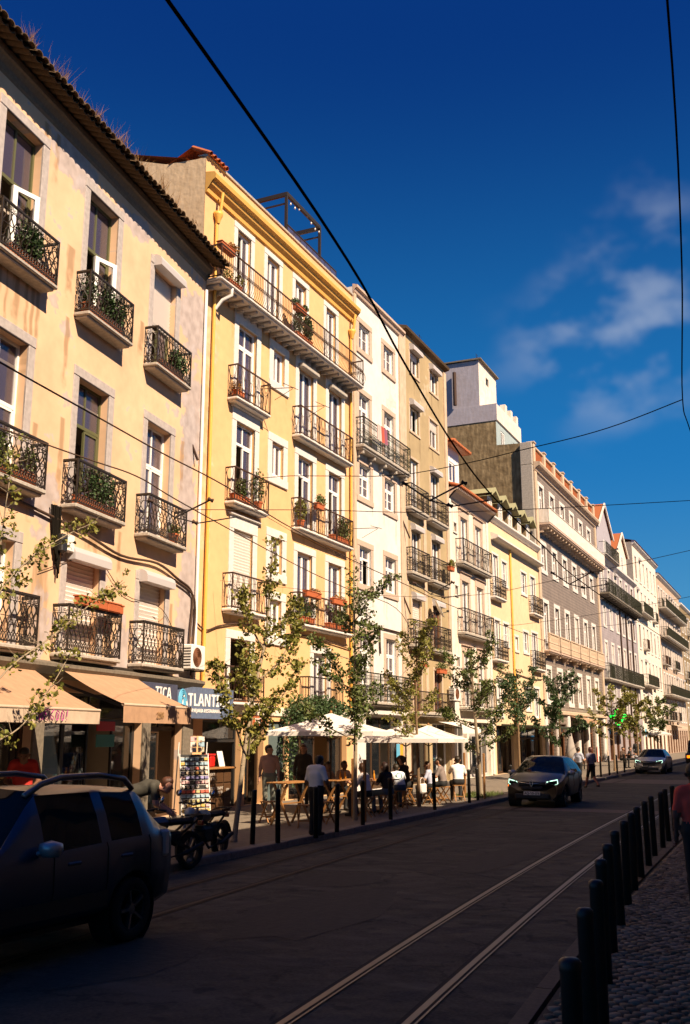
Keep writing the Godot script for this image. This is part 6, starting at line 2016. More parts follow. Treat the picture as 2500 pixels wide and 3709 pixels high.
func parasol(label: String, x: float, s: float, w: float, hl: float, hh: float, turn: float) -> void:
	var t := thing("parasol", label, "parasol", at(G(x, s, 0.12), turn), "terrace parasols")
	var st := S(true)
	lathe(st, [[0.0, 0.0], [0.3, 0.0], [0.3, 0.05], [0.05, 0.08], [0.04, 0.3], [0.024, 0.31], [0.024, hh - 0.02], [0.0, hh - 0.02]], 12)
	part(t, "pole", done(st), M["wood_dark"])
	st = S()
	var top := Vector3(0, hh, 0)
	var n := 6
	for k in 4:
		var a := Basis(Vector3.UP, PI / 2 * k) * Vector3(-w, 0, w)
		var b := Basis(Vector3.UP, PI / 2 * k) * Vector3(w, 0, w)
		for i in n:
			var u := float(i) / n
			var v := float(i + 1) / n
			# cloth sinks a little between the ribs
			var f := func(q: float, e: Vector3) -> Vector3: return Vector3(e.x * q, hh + (hl - hh) * q - 0.03 * sin(q * PI), e.z * q)
			var m0: Vector3 = f.call(u, (a + b) / 2) - Vector3(0, 0.03 * u, 0)
			var m1: Vector3 = f.call(v, (a + b) / 2) - Vector3(0, 0.03 * v, 0)
			var a0: Vector3 = f.call(u, a)
			var a1: Vector3 = f.call(v, a)
			var b0: Vector3 = f.call(u, b)
			var b1: Vector3 = f.call(v, b)
			quad(st, m0, m1, a1, a0)
			quad(st, b0, b1, m1, m0)
		quad(st, Vector3(a.x, hl, a.z), Vector3(b.x, hl, b.z), Vector3(b.x, hl - 0.12, b.z) * Vector3(1.005, 1, 1.005), Vector3(a.x, hl - 0.12, a.z) * Vector3(1.005, 1, 1.005))
	part(t, "canopy", done(st), M["canvas_white"])
	st = S()
	for k in 4:
		var a := Basis(Vector3.UP, PI / 2 * k) * Vector3(-w, hl - 0.02, w)
		bar(st, top - Vector3(0, 0.06, 0), a, 0.018, 0.025)
		bar(st, Vector3(0, hl - 0.25, 0), Vector3(0, hh - 0.06, 0).lerp(a, 0.5) - Vector3(0, 0.03, 0), 0.015, 0.02)
	part(t, "rib", done(st), M["wood_dark"])
	st = S(true)
	lathe(st, [[0.0, 0.08], [0.03, 0.05], [0.05, 0.0], [0.0, -0.01]], 8, Transform3D(Basis(), top))
	part(t, "finial", done(st), M["wood"])

func terrace_table(label: String, x: float, s: float, turn: float, l := 1.2, h := 0.98) -> void:
	var t := thing("terrace_table", label, "table", at(G(x, s, 0.12), turn), "wooden terrace tables")
	for k in 5:
		var st := S()
		bevel(st, Vector3(0, h, (k - 2) * 0.125), Vector3(l, 0.03, 0.115), 0.006)
		part(t, "slat", done(st), M["wood"])
	for g in [-1.0, 1.0]:
		for d in [-1.0, 1.0]:
			var st := S()
			bar(st, Vector3(g * l * 0.36, 0.0, d * 0.26), Vector3(g * l * 0.36, h - 0.02, -d * 0.22), 0.035, 0.05)
			part(t, "leg", done(st), M["wood"], Transform3D(Basis(), Vector3(d * 0.03, 0, 0)))
	var st2 := S()
	bar(st2, Vector3(-l * 0.36, h * 0.5, 0), Vector3(l * 0.36, h * 0.5, 0), 0.04, 0.03)
	part(t, "stretcher", done(st2), M["wood"])

func make_stool(h: float) -> Array:
	var st := S()
	for k in 4: bevel(st, Vector3(0, h, (k - 1.5) * 0.085), Vector3(0.36, 0.025, 0.078), 0.005)
	var seat := done(st)
	var legs := []
	for d in [-1.0, 1.0]:
		st = S()
		for x in [-0.15, 0.15]: bar(st, Vector3(x + d * 0.015, 0, d * 0.2), Vector3(x + d * 0.015, h - 0.02, -d * 0.16), 0.03, 0.03)
		bar(st, Vector3(-0.15, h * 0.3, d * 0.08), Vector3(0.15, h * 0.3, d * 0.08), 0.025, 0.025)
		legs.append(done(st))
	return [seat, legs]

func stools() -> void:
	var q0 := make_stool(0.5)
	for q in [[-9.95, 19.6, 20.0, "empty folding stool nearest the man in the white shirt"], [-10.0, 20.7, -10.0, "empty folding stool at the first table's far corner"], [-11.2, 20.3, 60.0, "empty folding stool on the house side of the first table"], [-9.9, 22.75, 95.0, "folding stool under the diner in the white T-shirt"], [-9.75, 23.75, 85.0, "folding stool under the dark-haired diner in black"], [-10.2, 25.7, 40.0, "folding stool under the diner with the printed back"], [-10.5, 26.9, 90.0, "folding stool under the diner in the black jacket"], [-9.95, 27.45, 70.0, "folding stool under the woman with the pale blue top"], [-9.85, 28.2, 80.0, "folding stool under the diner in the grey shirt"], [-9.75, 29.3, 30.0, "folding stool under the last diner at the terrace end"], [-11.5, 23.8, 0.0, "folding stool under the diner nearest the vine"], [-11.45, 24.7, 0.0, "folding stool under the second diner facing the road"], [-11.3, 28.3, 0.0, "folding stool under the woman facing the road"]]:
		var t := thing("folding_stool", q[3], "stool", at(G(q[0], q[1], 0.12), q[2]), "folding terrace stools")
		part(t, "seat", q0[0], M["wood"])
		for l in q0[1]: part(t, "leg", l, M["wood"])

func terrace() -> void:
	parasol("big pale parasol in dappled light over the near tables", -11.3, 23.7, 1.5, 2.2, 2.72, 12.0)
	parasol("white parasol in full sun in the middle of the terrace", -10.6, 27.2, 1.3, 2.0, 2.45, 8.0)
	parasol("white parasol at the far end of the terrace, partly behind another", -11.0, 30.2, 1.3, 1.98, 2.45, 15.0)
	parasol("small white parasol far up the street by the parked silver car", -10.4, 77.0, 1.1, 2.25, 2.7, 10.0)
	terrace_table("empty high wooden table nearest the doorway", -10.6, 20.2, 82.0)
	terrace_table("wooden table in front of the two diners facing the road", -10.9, 23.3, 88.0, 1.3, 0.9)
	terrace_table("wooden table with the printed-shirt diner leaning on it", -10.4, 24.7, 75.0, 1.2, 0.85)
	terrace_table("wooden table between the black jacket and the facing woman", -10.9, 27.6, 90.0, 1.3, 0.85)
	terrace_table("wooden table at the grey shirt and the last diner", -10.4, 28.8, 90.0, 1.0, 0.85)
	# drinks
	var st := S(true)
	lathe(st, [[0.0, 0.0], [0.032, 0.0], [0.038, 0.14], [0.034, 0.14], [0.03, 0.01], [0.0, 0.01]], 10)
	var glassm := done(st)
	mat("beer", lin(0.55, 0.22, 0.02), 0.1)
	st = S(true)
	lathe(st, [[0.0, 0.0], [0.033, 0.0], [0.033, 0.14], [0.012, 0.2], [0.012, 0.26], [0.0, 0.26]], 10)
	var bot := done(st)
	for q in [[-10.75, 23.1, 1.03, "amber bottle on the table before the facing diners"], [-10.85, 23.6, 1.03, "second amber bottle on the facing diners' table"], [-10.4, 24.4, 0.98, "amber bottle beside the printed-shirt diner"]]:
		solo("bottle", q[3], "bottle", bot, M["beer"], at(G(q[0], q[1], q[2])), "table bottles")
	solo("drinking_glass", "beer glass behind the diner in the white T-shirt", "glass", glassm, M["beer"], at(G(-10.35, 24.9, 0.98)))
	# handbag hung at a stool
	var t := thing("handbag", "white handbag hanging below the diner in the black jacket", "bag", at(G(-9.95, 26.75, 0.5), 80.0))
	st = S()
	bevel(st, Vector3(0, 0.14, 0), Vector3(0.36, 0.28, 0.12), 0.03)
	part(t, "body", done(st), M["canvas_white"])
	st = S(true)
	tube(st, [Vector3(-0.12, 0.27, 0), Vector3(-0.1, 0.42, 0), Vector3(0, 0.47, 0), Vector3(0.1, 0.42, 0), Vector3(0.12, 0.27, 0)], 0.01, 5)
	part(t, "strap", done(st), M["canvas_white"])
	# climbing plant over the café front
	rng.seed = 91
	t = thing("climbing_plant", "thick green climber over the café opening behind the big parasol", "plant", FB(4.0, 0.12, 0.3))
	st = S(true)
	tube(st, smooth_path([Vector3(0.1, 0, -0.2), Vector3(0.15, 0.9, -0.15), Vector3(0.05, 1.7, -0.1), Vector3(0.4, 2.5, 0.0), Vector3(1.6, 2.75, 0.05), Vector3(3.6, 2.8, 0.05)]), 0.03, 6, Vector3(0.1, 0.3, 1))
	part(t, "stem", done(st), M["bark"])
	st = S()
	for q in [[0.9, 2.65, 0.75, 0.32, 700], [1.7, 2.75, 0.8, 0.35, 800], [2.6, 2.75, 0.8, 0.38, 800], [3.5, 2.65, 0.7, 0.33, 600], [0.35, 2.3, 0.3, 0.5, 380], [0.2, 1.5, 0.22, 0.5, 260], [0.2, 0.8, 0.2, 0.4, 140]]:
		leaves_in(st, Vector3(q[0], q[1], 0.05), Vector3(q[2], q[3], 0.38), q[4], 0.075)
	part(t, "leaves", done(st), M["leaf_deep"])
	# bar counter: frame with twelve square boarded panels, most chalked
	t = thing("bar_counter", "brown wooden bar counter with chalk-lettered square panels", "bar counter", FB(-1.0, 0.12, 0.55))
	st = S()
	bevel(st, Vector3(0.75, 0.52, -0.25), Vector3(1.5, 1.04, 0.46), 0.01)
	part(t, "body", done(st), M["wood_dark"])
	st = S()
	bevel(st, Vector3(0.75, 1.07, -0.2), Vector3(1.62, 0.05, 0.62), 0.012)
	part(t, "counter_top", done(st), M["wood"])
	rough("panel_wood", lin(0.11, 0.05, 0.017), 0.6, 0.6, 0.4, 0.2)
	st = S()
	bevel(st, Vector3.ZERO, Vector3(0.335, 0.31, 0.025), 0.008)
	var pm := done(st)
	var tx := ["PINA\nCOLADA", "JUICE\nFRESH", "", "", "Tea", "LEMON\nADE", "HAPPY\nHOUR", "GIN"]
	for i in 12:
		var c := Vector3(0.19 + (i % 4) * 0.375, 0.87 - int(i / 4) * 0.345, -0.005)
		var p := part(t, "panel", pm, M["panel_wood"], Transform3D(Basis(), c))
		if i < 8 and tx[i] != "": part(p, "chalk_lettering", words(tx[i], 0.062, 0.003, false, true), M["chalk"], Transform3D(Basis(), Vector3(0, 0, 0.0145)))
	for q in [[0.25, "amber_bottle", "beer", "stubby amber bottle first on the bar counter"], [0.42, "clear_bottle", "pipe_white", "pale bottle second on the bar counter"], [0.55, "gold_bottle", "pipe_yellow", "golden bottle third on the bar counter"], [0.15, "small_bottle", "beer", "small amber bottle at the counter's rack end"]]:
		solo("bar_bottle", q[3], "bottle", bot, M[q[2]], FB(-1.0 + q[0], 1.215, 0.35), "bottles on the bar counter")
	t = thing("drinks_dispenser", "red drinks dispenser on the bar counter", "dispenser", FB(-0.25, 1.215, 0.35))
	st = S()
	bevel(st, Vector3(0, 0.14, 0), Vector3(0.22, 0.28, 0.2), 0.03)
	mat("red_plastic", lin(0.55, 0.015, 0.01), 0.4)
	part(t, "tank", done(st), M["red_plastic"])
	st = S()
	bevel(st, Vector3(0, 0.31, 0), Vector3(0.24, 0.05, 0.22), 0.015)
	part(t, "lid", done(st), M["red_plastic"])
	t = thing("menu_board", "small white tilted menu board at the end of the bar counter", "menu board", FB(0.2, 1.215, 0.4))
	st = S()
	bevel(st, Vector3(0, 0.2, 0), Vector3(0.26, 0.4, 0.02), 0.005, Basis(Vector3.RIGHT, -0.25))
	part(t, "board", done(st), M["plastic_white"])
	st = S()
	bar(st, Vector3(0, 0.35, -0.1), Vector3(0, 0, -0.22), 0.02, 0.02)
	part(t, "prop", done(st), M["wood"])
	souvenir_rack()
	# flat bills and small boxes on the shop fronts
	for q in [[FB(13.55, 1.45, 0.06), 0.34, 0.5, Color(0.10, 0.36, 0.55), "blue poster on the white house's shop pier"], [FB(13.9, 1.45, 0.06), 0.3, 0.5, Color(0.70, 0.33, 0.03), "orange poster beside the blue one"], [FB(13.6, 0.8, 0.06), 0.5, 0.5, Color(0.35, 0.55, 0.58), "pale turquoise poster below the blue and orange ones"], [FB(53.0, 0.7, 0.08), 0.7, 1.1, Color(0.75, 0.08, 0.02), "red banner in a shop arch of the grey tiled house"], [FA(-5.2, 2.2, 0.08), 0.75, 0.2, Color(0.55, 0.02, 0.015), "red strip sign in the glass under the numbered awning"], [FA(-5.2, 1.9, 0.08), 0.75, 0.26, Color(0.04, 0.22, 0.18), "teal strip sign below the red one"], [FB(72.0, 2.3, 0.8), 0.6, 0.7, Color(0.15, 0.5, 0.75), "small sky-blue hanging board far up the row"]]:
		st = S()
		bevel(st, Vector3.ZERO, Vector3(q[1], q[2], 0.02), 0.004)
		solo("poster", q[4], "poster", done(st), mat("bill_%s" % q[4].substr(0, 9).replace(" ", "_"), (q[3] as Color).linear_to_srgb(), 0.6), q[0], "bills on the shop fronts")
	# dark pergola over the terrace of the low pale house, with a folded parasol under it
	t = thing("shop_canopy", "dark flat café canopy before the low pale yellow house", "canopy", FB(28.0, 0.12, 0.0))
	st = S()
	bevel(st, Vector3(4.7, 2.35, 1.2), Vector3(9.4, 0.12, 2.4), 0.02, Basis(Vector3.RIGHT, 0.06))
	part(t, "roof", done(st), M["iron_green"])
	for x in [0.2, 3.2, 6.2, 9.2]:
		st = S()
		bar(st, Vector3(x, 0, 2.25), Vector3(x, 2.3, 2.25), 0.07, 0.07)
		part(t, "post", done(st), M["iron"])
	t = thing("closed_parasol", "folded brown parasol under the dark canopy", "parasol", at(G(-11.6, 53.5, 0.12)))
	st = S(true)
	lathe(st, [[0.0, 2.3], [0.08, 2.25], [0.3, 1.2], [0.42, 0.75], [0.3, 0.72], [0.0, 0.9]], 10)
	part(t, "cloth", done(st), M["plaster_grey"])
	st = S()
	bar(st, Vector3.ZERO, Vector3(0, 2.35, 0), 0.05, 0.05)
	part(t, "pole", done(st), M["wood_dark"])
	for q in [[18.1, 2.35, 2.6, "pale slim awning over the olive house's far shop", "canvas_white"], [58.0, 2.75, 5.0, "navy awning of the lilac house shop", "sign_navy"], [44.0, 3.0, 5.5, "faded beige awning over the grey tiled house's shops", "awning_cloth"], [97.0, 3.0, 6.0, "far pale awning on the tan balconied house", "awning_edge"]]:
		t = thing("awning", q[3], "awning", FB(q[0], q[1], 0.05), "shop awnings")
		st = S()
		quad(st, Vector3(0, 0.25, 0), Vector3(q[2], 0.25, 0), Vector3(q[2], 0.0, 1.1), Vector3(0, 0.0, 1.1))
		quad(st, Vector3(0, 0.0, 1.1), Vector3(q[2], 0.0, 1.1), Vector3(q[2], -0.25, 1.12), Vector3(0, -0.25, 1.12))
		part(t, "cloth", done(st), M[q[4]])
		st = S()
		for x in [0.1, q[2] - 0.1]: bar(st, Vector3(x, 0.0, 0.0), Vector3(x, -0.03, 1.05), 0.03, 0.03)
		part(t, "arm", done(st), M["iron"])

# wire rack of fridge magnets and cards, some forty small pieces a side
func souvenir_rack() -> void:
	rng.seed = 33
	var t := thing("souvenir_rack", "tall white wire rack hung with colourful magnets and postcards", "display rack", at(G(-12.75, 19.55, 0.12), 62.0, K))
	var st := S()
	for x in [-0.36, 0.36]:
		bar(st, Vector3(x, 0.1, 0.2), Vector3(x, 1.5, 0.0), 0.02, 0.02)
		bar(st, Vector3(x, 0.0, -0.2), Vector3(x, 1.75, -0.05), 0.02, 0.02)
		bar(st, Vector3(x, 0.1, 0.2), Vector3(x, 0.1, -0.2), 0.02, 0.02)
	for k in 14:
		var y := 0.12 + k * 0.1
		bar(st, Vector3(-0.36, y, 0.2 - (y - 0.1) / 1.4 * 0.2), Vector3(0.36, y, 0.2 - (y - 0.1) / 1.4 * 0.2), 0.008, 0.008)
	part(t, "frame", done(st), M["plastic_white"])
	st = S()
	quad(st, Vector3(-0.35, 0.1, 0.17), Vector3(-0.35, 1.48, -0.02), Vector3(0.35, 1.48, -0.02), Vector3(0.35, 0.1, 0.17))
	part(t, "backing", done(st), M["plastic_dark"])
	var pal := [Color(0.62, 0.5, 0.36), Color(0.55, 0.12, 0.08), Color(0.5, 0.42, 0.2), Color(0.3, 0.42, 0.5), Color(0.6, 0.55, 0.5), Color(0.55, 0.35, 0.1), Color(0.3, 0.28, 0.5), Color(0.6, 0.36, 0.36)]
	st = S()
	bevel(st, Vector3.ZERO, Vector3(0.098, 0.062, 0.018), 0.006)
	var sq := done(st)
	st = S(true)
	lathe(st, [[0.0, 0.012], [0.03, 0.012], [0.04, 0.0], [0.0, -0.004]], 12, Transform3D(Basis(Vector3.RIGHT, PI / 2), Vector3.ZERO))
	var rd := done(st)
	var mats := []
	for i in pal.size(): mats.append(mat("souvenir_%d" % i, (pal[i] as Color).linear_to_srgb(), 0.4))
	for r in 13:
		for c in 6:
			if rng.randf() < 0.08: continue
			var y := 0.18 + r * 0.1
			var pos := Vector3(-0.3 + c * 0.12, y, 0.215 - (y - 0.1) / 1.4 * 0.2)
			var m: Material = mats[[0, 5, 5, 2, 3, 1, 4, 7, 6, 0, 4, 3, 3][r] if rng.randf() < 0.7 else rng.randi() % 8]
			var o := part(t, "magnet", rd if r in [3, 6, 9] else sq, m, Transform3D(Basis(Vector3.RIGHT, -0.14) * Basis(Vector3.BACK, rng.randf_range(-0.15, 0.15)), pos))
	for k in 6:
		st = S()
		bevel(st, Vector3.ZERO, Vector3(0.16, 0.11, 0.012), 0.004)
		part(t, "postcard", done(st), mats[[4, 0, 4, 3, 7, 4][k]], Transform3D(Basis(Vector3.RIGHT, -0.1), Vector3(0.0 + (k % 2) * 0.2, 1.58 + int(k / 2) * 0.12, -0.03)))

# ---------- vehicles ----------
# z is forward. spec.st = [z, under, belt, top, half width low, belt, top, kind] ; kind of the bay BEHIND each station: b body, w screen, s side glass, p pillar
func car_shell(t: Node3D, sp: Dictionary) -> void:
	var rows := []
	for q in sp.st:
		var z: float = q[0]
		var yb: float = q[1]
		var arch := 0.0
		for wz in sp.wheels:
			var d: float = absf(z - wz)
			if d < sp.ra: arch = maxf(arch, sp.rw + sqrt(sp.ra * sp.ra - d * d))
		var y2 := maxf(yb + 0.1, arch)
		var y3 := maxf(lerpf(yb, q[2], 0.52), y2 + 0.02)
		rows.append([Vector3(0, yb, z), Vector3(q[4] * 0.8, maxf(yb, arch - 0.0), z), Vector3(q[4], y2, z), Vector3(q[5] + 0.012, y3, z), Vector3(q[5] + 0.004, maxf(q[2] - 0.06, y3 + 0.02), z), Vector3(q[5] * 0.975, q[2], z), Vector3(lerpf(q[5] * 0.975, q[6], 0.5) + 0.012, lerpf(q[2], q[3], 0.5), z), Vector3(q[6], q[3] - 0.055, z), Vector3(q[6] * 0.86, q[3] - 0.012, z), Vector3(0, q[3] + 0.012, z)])
	var body := S(true)
	var glass := {"s": [S(true), S(true)], "w": S(true)}
	for i in rows.size() - 1:
		var kd: String = sp.st[i][7]
		for j in 9:
			for g in [1.0, -1.0]:
				var m := Vector3(g, 1, 1)
				var a: Vector3 = rows[i][j] * m
				var b: Vector3 = rows[i][j + 1] * m
				var c: Vector3 = rows[i + 1][j + 1] * m
				var d: Vector3 = rows[i + 1][j] * m
				var st := body
				if kd == "s" and (j == 5 or j == 6): st = glass.s[0 if g > 0 else 1]
				if kd == "w" and j >= 7: st = glass.w
				if g > 0: quad(st, a, b, c, d)
				else: quad(st, a, d, c, b)
	for e in [0, rows.size() - 1]:
		for j in range(1, 9):
			for g in [1.0, -1.0]:
				var m := Vector3(g, 1, 1)
				tri(body, rows[e][0] * m, rows[e][j] * m, rows[e][j + 1] * m)
	part(t, "body", done(body), M[sp.paint])
	for g in 2: part(t, "side_windows", done(glass.s[g]), M["car_glass"])
	part(t, "windscreen", done(glass.w), M["car_glass"])
	# dark floor pan and cabin
	var fl := S()
	var z0: float = sp.st[0][0]
	var z1: float = sp.st[sp.st.size() - 1][0]
	box(fl, Vector3(0, 0.3, (z0 + z1) / 2), Vector3(1.3, 0.12, absf(z0 - z1) - 0.3))
	for z in sp.get("seats", [-0.2, -1.0]):
		for x in [-0.38, 0.38]:
			bevel(fl, Vector3(x, 0.75, z), Vector3(0.46, 0.5, 0.16), 0.05)
			bevel(fl, Vector3(x, 1.1, z - 0.04), Vector3(0.26, 0.2, 0.1), 0.04)
	part(t, "cabin", done(fl), M["plastic_dark"])
	var ty := S(true)
	var r: float = sp.rw
	lathe(ty, [[r * 0.62, -0.1], [r * 0.93, -0.105], [r, -0.075], [r, 0.075], [r * 0.93, 0.105], [r * 0.62, 0.1], [r * 0.62, -0.1]], 28, Transform3D(Basis(Vector3.BACK, PI / 2), Vector3.ZERO))
	var tyre := done(ty)
	var rm := S()
	for k in 5:
		var a := TAU * k / 5
		bar(rm, Vector3(0.07, sin(a) * 0.05, cos(a) * 0.05), Vector3(0.085, sin(a) * r * 0.62, cos(a) * r * 0.62), 0.055, 0.03)
	lathe(rm, [[r * 0.66, 0.05], [r * 0.66, 0.095], [r * 0.6, 0.095], [r * 0.58, 0.0]], 24, Transform3D(Basis(Vector3.BACK, -PI / 2), Vector3.ZERO))
	lathe(rm, [[0.0, 0.1], [0.06, 0.09], [0.07, 0.04]], 12, Transform3D(Basis(Vector3.BACK, -PI / 2), Vector3.ZERO))
	var rim := done(rm)
	for wz in sp.wheels:
		for g in [1.0, -1.0]:
			var w := part(t, "wheel", tyre, M["rubber"], Transform3D(Basis(Vector3.UP, 0.0 if g > 0 else PI), Vector3(g * (sp.tw), r, wz)))
			part(w, "rim", rim, M["alloy"])
			var well := S()
			lathe(well, [[sp.ra, 0.0], [sp.ra, -0.28], [0.0, -0.28]], 20, Transform3D(Basis(Vector3.BACK, -PI / 2 * g), Vector3(g * (sp.tw + 0.09), r, wz)))
			part(w, "wheel_well", done(well), M["plastic_dark"], w.transform.affine_inverse())

func lamp_bar(t: Node3D, n: String, pts: Array, r: float, m: String) -> void:
	var st := S(true)
	tube(st, pts, r, 6, Vector3(0.1, 0.2, 1), true)
	part(t, n, done(st), M[m])

func mirror(t: Node3D, x: float, y: float, z: float, m: String) -> void:
	for g in [1.0, -1.0]:
		var st := S(true)
		lathe(st, [[0.0, -0.07], [0.07, -0.06], [0.1, 0.0], [0.09, 0.05], [0.0, 0.08]], 12, Transform3D(Basis.from_scale(Vector3(1.3, 1.1, 1.15)), Vector3(g * (x + 0.12), y, z)))
		tube(st, [Vector3(g * (x - 0.05), y - 0.05, z + 0.02), Vector3(g * (x + 0.06), y - 0.03, z)], 0.025, 6, Vector3(0, 0, 1))
		part(t, "wing_mirror", done(st), M[m])

func vehicles() -> void:
	var p := mat("paint_navy", lin(0.010, 0.026, 0.060), 0.2, 0.35)
	p.clearcoat_enabled = true
	p = mat("paint_bronze", lin(0.045, 0.040, 0.034), 0.25, 0.5)
	p.clearcoat_enabled = true
	p = mat("paint_silver", lin(0.42, 0.43, 0.45), 0.25, 0.4)
	p.clearcoat_enabled = true
	p = mat("paint_black", lin(0.010, 0.012, 0.014), 0.25, 0.3)
	p.clearcoat_enabled = true
	var g := mat("car_glass", lin(0.01, 0.014, 0.014), 0.03)
	g.transparency = BaseMaterial3D.TRANSPARENCY_ALPHA
	g.albedo_color.a = 0.96
	g.metallic_specular = 0.25
	glow("headlight_glow", Color(0.80, 1.0, 0.88), 1.0)
	glow("indicator_glow", Color(1.0, 0.42, 0.04), 1.8)
	mat("lamp_red", lin(0.20, 0.02, 0.012), 0.2)
	mat("lamp_clear", lin(0.5, 0.5, 0.46), 0.1)
	# the dark hatch-backed 4x4 in the shade beside the kerb, nose towards the camera
	var t := thing("parked_suv", "dark navy 4x4 with blue roof bars parked in the shade by the motorcycles", "car", at(Vector3(-7.93, 0, -8.28), -1.5))
	var z := [2.16, 2.08, 1.95, 1.78, 1.62, 1.45, 1.28, 1.1, 0.95, 0.8, 0.72, 0.2, 0.05, -0.05, -0.35, -0.8, -0.88, -0.96, -1.05, -1.2, -1.35, -1.5, -1.62, -1.72, -1.88, -2.02, -2.14]
	var st := []
	for v in z:
		var zz: float = v
		var front_t := smoothstep(2.2, 1.2, zz)
		var hood := 0.84 + 0.22 * front_t
		var roof := 1.66 - 0.05 * smoothstep(-0.6, -1.9, zz)
		var top := hood + 0.02
		if zz <= 0.72: top = lerpf(hood + 0.04, roof - 0.02, smoothstep(0.72, 0.02, zz))
		if zz <= 0.05: top = roof
		if zz < -1.6: top = lerpf(roof, 1.16, smoothstep(-1.6, -2.16, zz))
		var belt := 1.04 + 0.06 * smoothstep(0.5, -1.5, zz) if zz < 0.75 else hood - 0.05
		if zz < -1.9: belt = minf(belt, top - 0.03)
		var hw := 0.9 - 0.14 * smoothstep(1.5, 2.16, zz) - 0.09 * smoothstep(-1.6, -2.14, zz)
		var wt := hw - 0.05 if zz > 0.72 else lerpf(hw - 0.06, 0.66, smoothstep(0.72, 0.0, zz))
		if zz < -1.6: wt = 0.64
		var k := "b"
		if zz <= 0.72 and zz > 0.06: k = "w"
		elif (zz <= 0.05 and zz > -0.8) or (zz <= -0.9 and zz > -1.45): k = "s"
		elif zz <= -1.62 and zz > -2.0: k = "w"
		st.append([zz, 0.3, belt, top, hw - 0.03, hw, wt, k])
	car_shell(t, {"st": st, "wheels": [1.34, -1.36], "ra": 0.40, "rw": 0.335, "tw": 0.79, "paint": "paint_navy"})
	var s2: SurfaceTool
	for gg in [1.0, -1.0]:
		lamp_bar(t, "roof_rail", [Vector3(gg * 0.6, 1.6, 0.12), Vector3(gg * 0.61, 1.71, -0.1), Vector3(gg * 0.61, 1.77, -0.4), Vector3(gg * 0.61, 1.77, -1.0), Vector3(gg * 0.61, 1.72, -1.45), Vector3(gg * 0.6, 1.6, -1.62)], 0.034, "alloy")
		s2 = S()
		bevel(s2, Vector3(gg * 0.79, 0.98, -1.99), Vector3(0.16, 0.3, 0.12), 0.03)
		part(t, "tail_lamp", done(s2), M["lamp_clear"])
		s2 = S()
		bar(s2, Vector3(gg * 0.905, 0.52, 0.9), Vector3(gg * 0.905, 0.52, -0.9), 0.03, 0.16)
		part(t, "door_moulding", done(s2), M["plastic_dark"])
		for dz in [0.0, -0.85]:
			s2 = S()
			bevel(s2, Vector3(gg * 0.905, 0.92, dz - 0.35), Vector3(0.03, 0.035, 0.2), 0.01)
			part(t, "door_handle", done(s2), M["paint_navy"])
	mirror(t, 0.9, 1.11, 0.14, "paint_silver")
	seams(t, st, [0.72, -0.05, -0.88, -1.62])
	# bronze family car coming down the street, lamps lit
	t = thing("moving_car", "dark bronze family car with lit headlamps on the road beside the tree pit", "car", at(Vector3(-8.28, 0, -34.1), 2.0))
	st = []
	for v in [2.18, 2.12, 2.0, 1.82, 1.66, 1.5, 1.34, 1.2, 1.05, 0.9, 0.5, 0.1, -0.02, -0.45, -0.95, -1.02, -1.15, -1.32, -1.5, -1.68, -1.8, -2.0, -2.15]:
		var zz: float = v
		var hood := 0.72 + 0.27 * smoothstep(2.2, 1.0, zz)
		var roof := 1.55 - 0.08 * smoothstep(-0.4, -1.9, zz)
		var top := hood + 0.02
		if zz <= 1.05: top = lerpf(hood + 0.03, roof - 0.02, smoothstep(1.1, -0.05, zz))
		if zz < -0.02: top = roof
		if zz < -1.6: top = lerpf(roof, 1.05, smoothstep(-1.6, -2.2, zz))
		var belt := 0.98 + 0.05 * smoothstep(0.5, -1.5, zz) if zz < 1.0 else hood - 0.05
		var hw := 0.92 - 0.16 * smoothstep(1.5, 2.18, zz) - 0.1 * smoothstep(-1.5, -2.15, zz)
		var wt := hw - 0.06 if zz > 1.05 else lerpf(hw - 0.08, 0.62, smoothstep(1.1, -0.05, zz))
		var k := "b"
		if zz <= 1.06 and zz > 0.0: k = "w"
		elif (zz <= 0.0 and zz > -0.95) or (zz <= -1.0 and zz > -1.6): k = "s"
		elif zz <= -1.68 and zz > -2.1: k = "w"
		st.append([zz, 0.24, belt, top, hw - 0.03, hw, wt, k])
	car_shell(t, {"st": st, "wheels": [1.36, -1.38], "ra": 0.38, "rw": 0.33, "tw": 0.79, "paint": "paint_bronze"})
	front_face(t, 2.18, 0.80, "diamond", "AQ-10-UV")
	mirror(t, 0.86, 1.02, 0.65, "paint_silver")
	seams(t, st, [0.9, -0.02, -1.02])
	# silver hatchback standing farther up
	t = thing("silver_car", "pale silver hatchback with slanted lit headlamps farther up the road", "car", at(Vector3(-9.05, 0, -65.0), 0.0))
	st = []
	for v in [2.2, 2.12, 2.0, 1.8, 1.6, 1.42, 1.25, 1.05, 0.85, 0.5, 0.1, -0.05, -0.5, -0.95, -1.1, -1.3, -1.5, -1.7, -1.9, -2.15]:
		var zz: float = v
		var hood := 0.66 + 0.26 * smoothstep(2.2, 0.9, zz)
		var top := hood + 0.02
		if zz <= 0.85: top = lerpf(hood + 0.03, 1.40, smoothstep(0.9, -0.1, zz))
		if zz < -1.2: top = lerpf(1.42, 0.98, smoothstep(-1.2, -2.2, zz))
		var hw := 0.9 - 0.16 * smoothstep(1.5, 2.2, zz) - 0.1 * smoothstep(-1.5, -2.15, zz)
		var wt := hw - 0.06 if zz > 0.85 else lerpf(hw - 0.08, 0.6, smoothstep(0.9, -0.1, zz))
		var k := "b"
		if zz <= 0.86 and zz > 0.0: k = "w"
		elif zz <= -0.05 and zz > -1.2: k = "s"
		st.append([zz, 0.2, 0.9 if zz < 0.85 else hood - 0.05, top, hw - 0.03, hw, wt, k])
	car_shell(t, {"st": st, "wheels": [1.36, -1.36], "ra": 0.37, "rw": 0.32, "tw": 0.78, "paint": "paint_silver"})
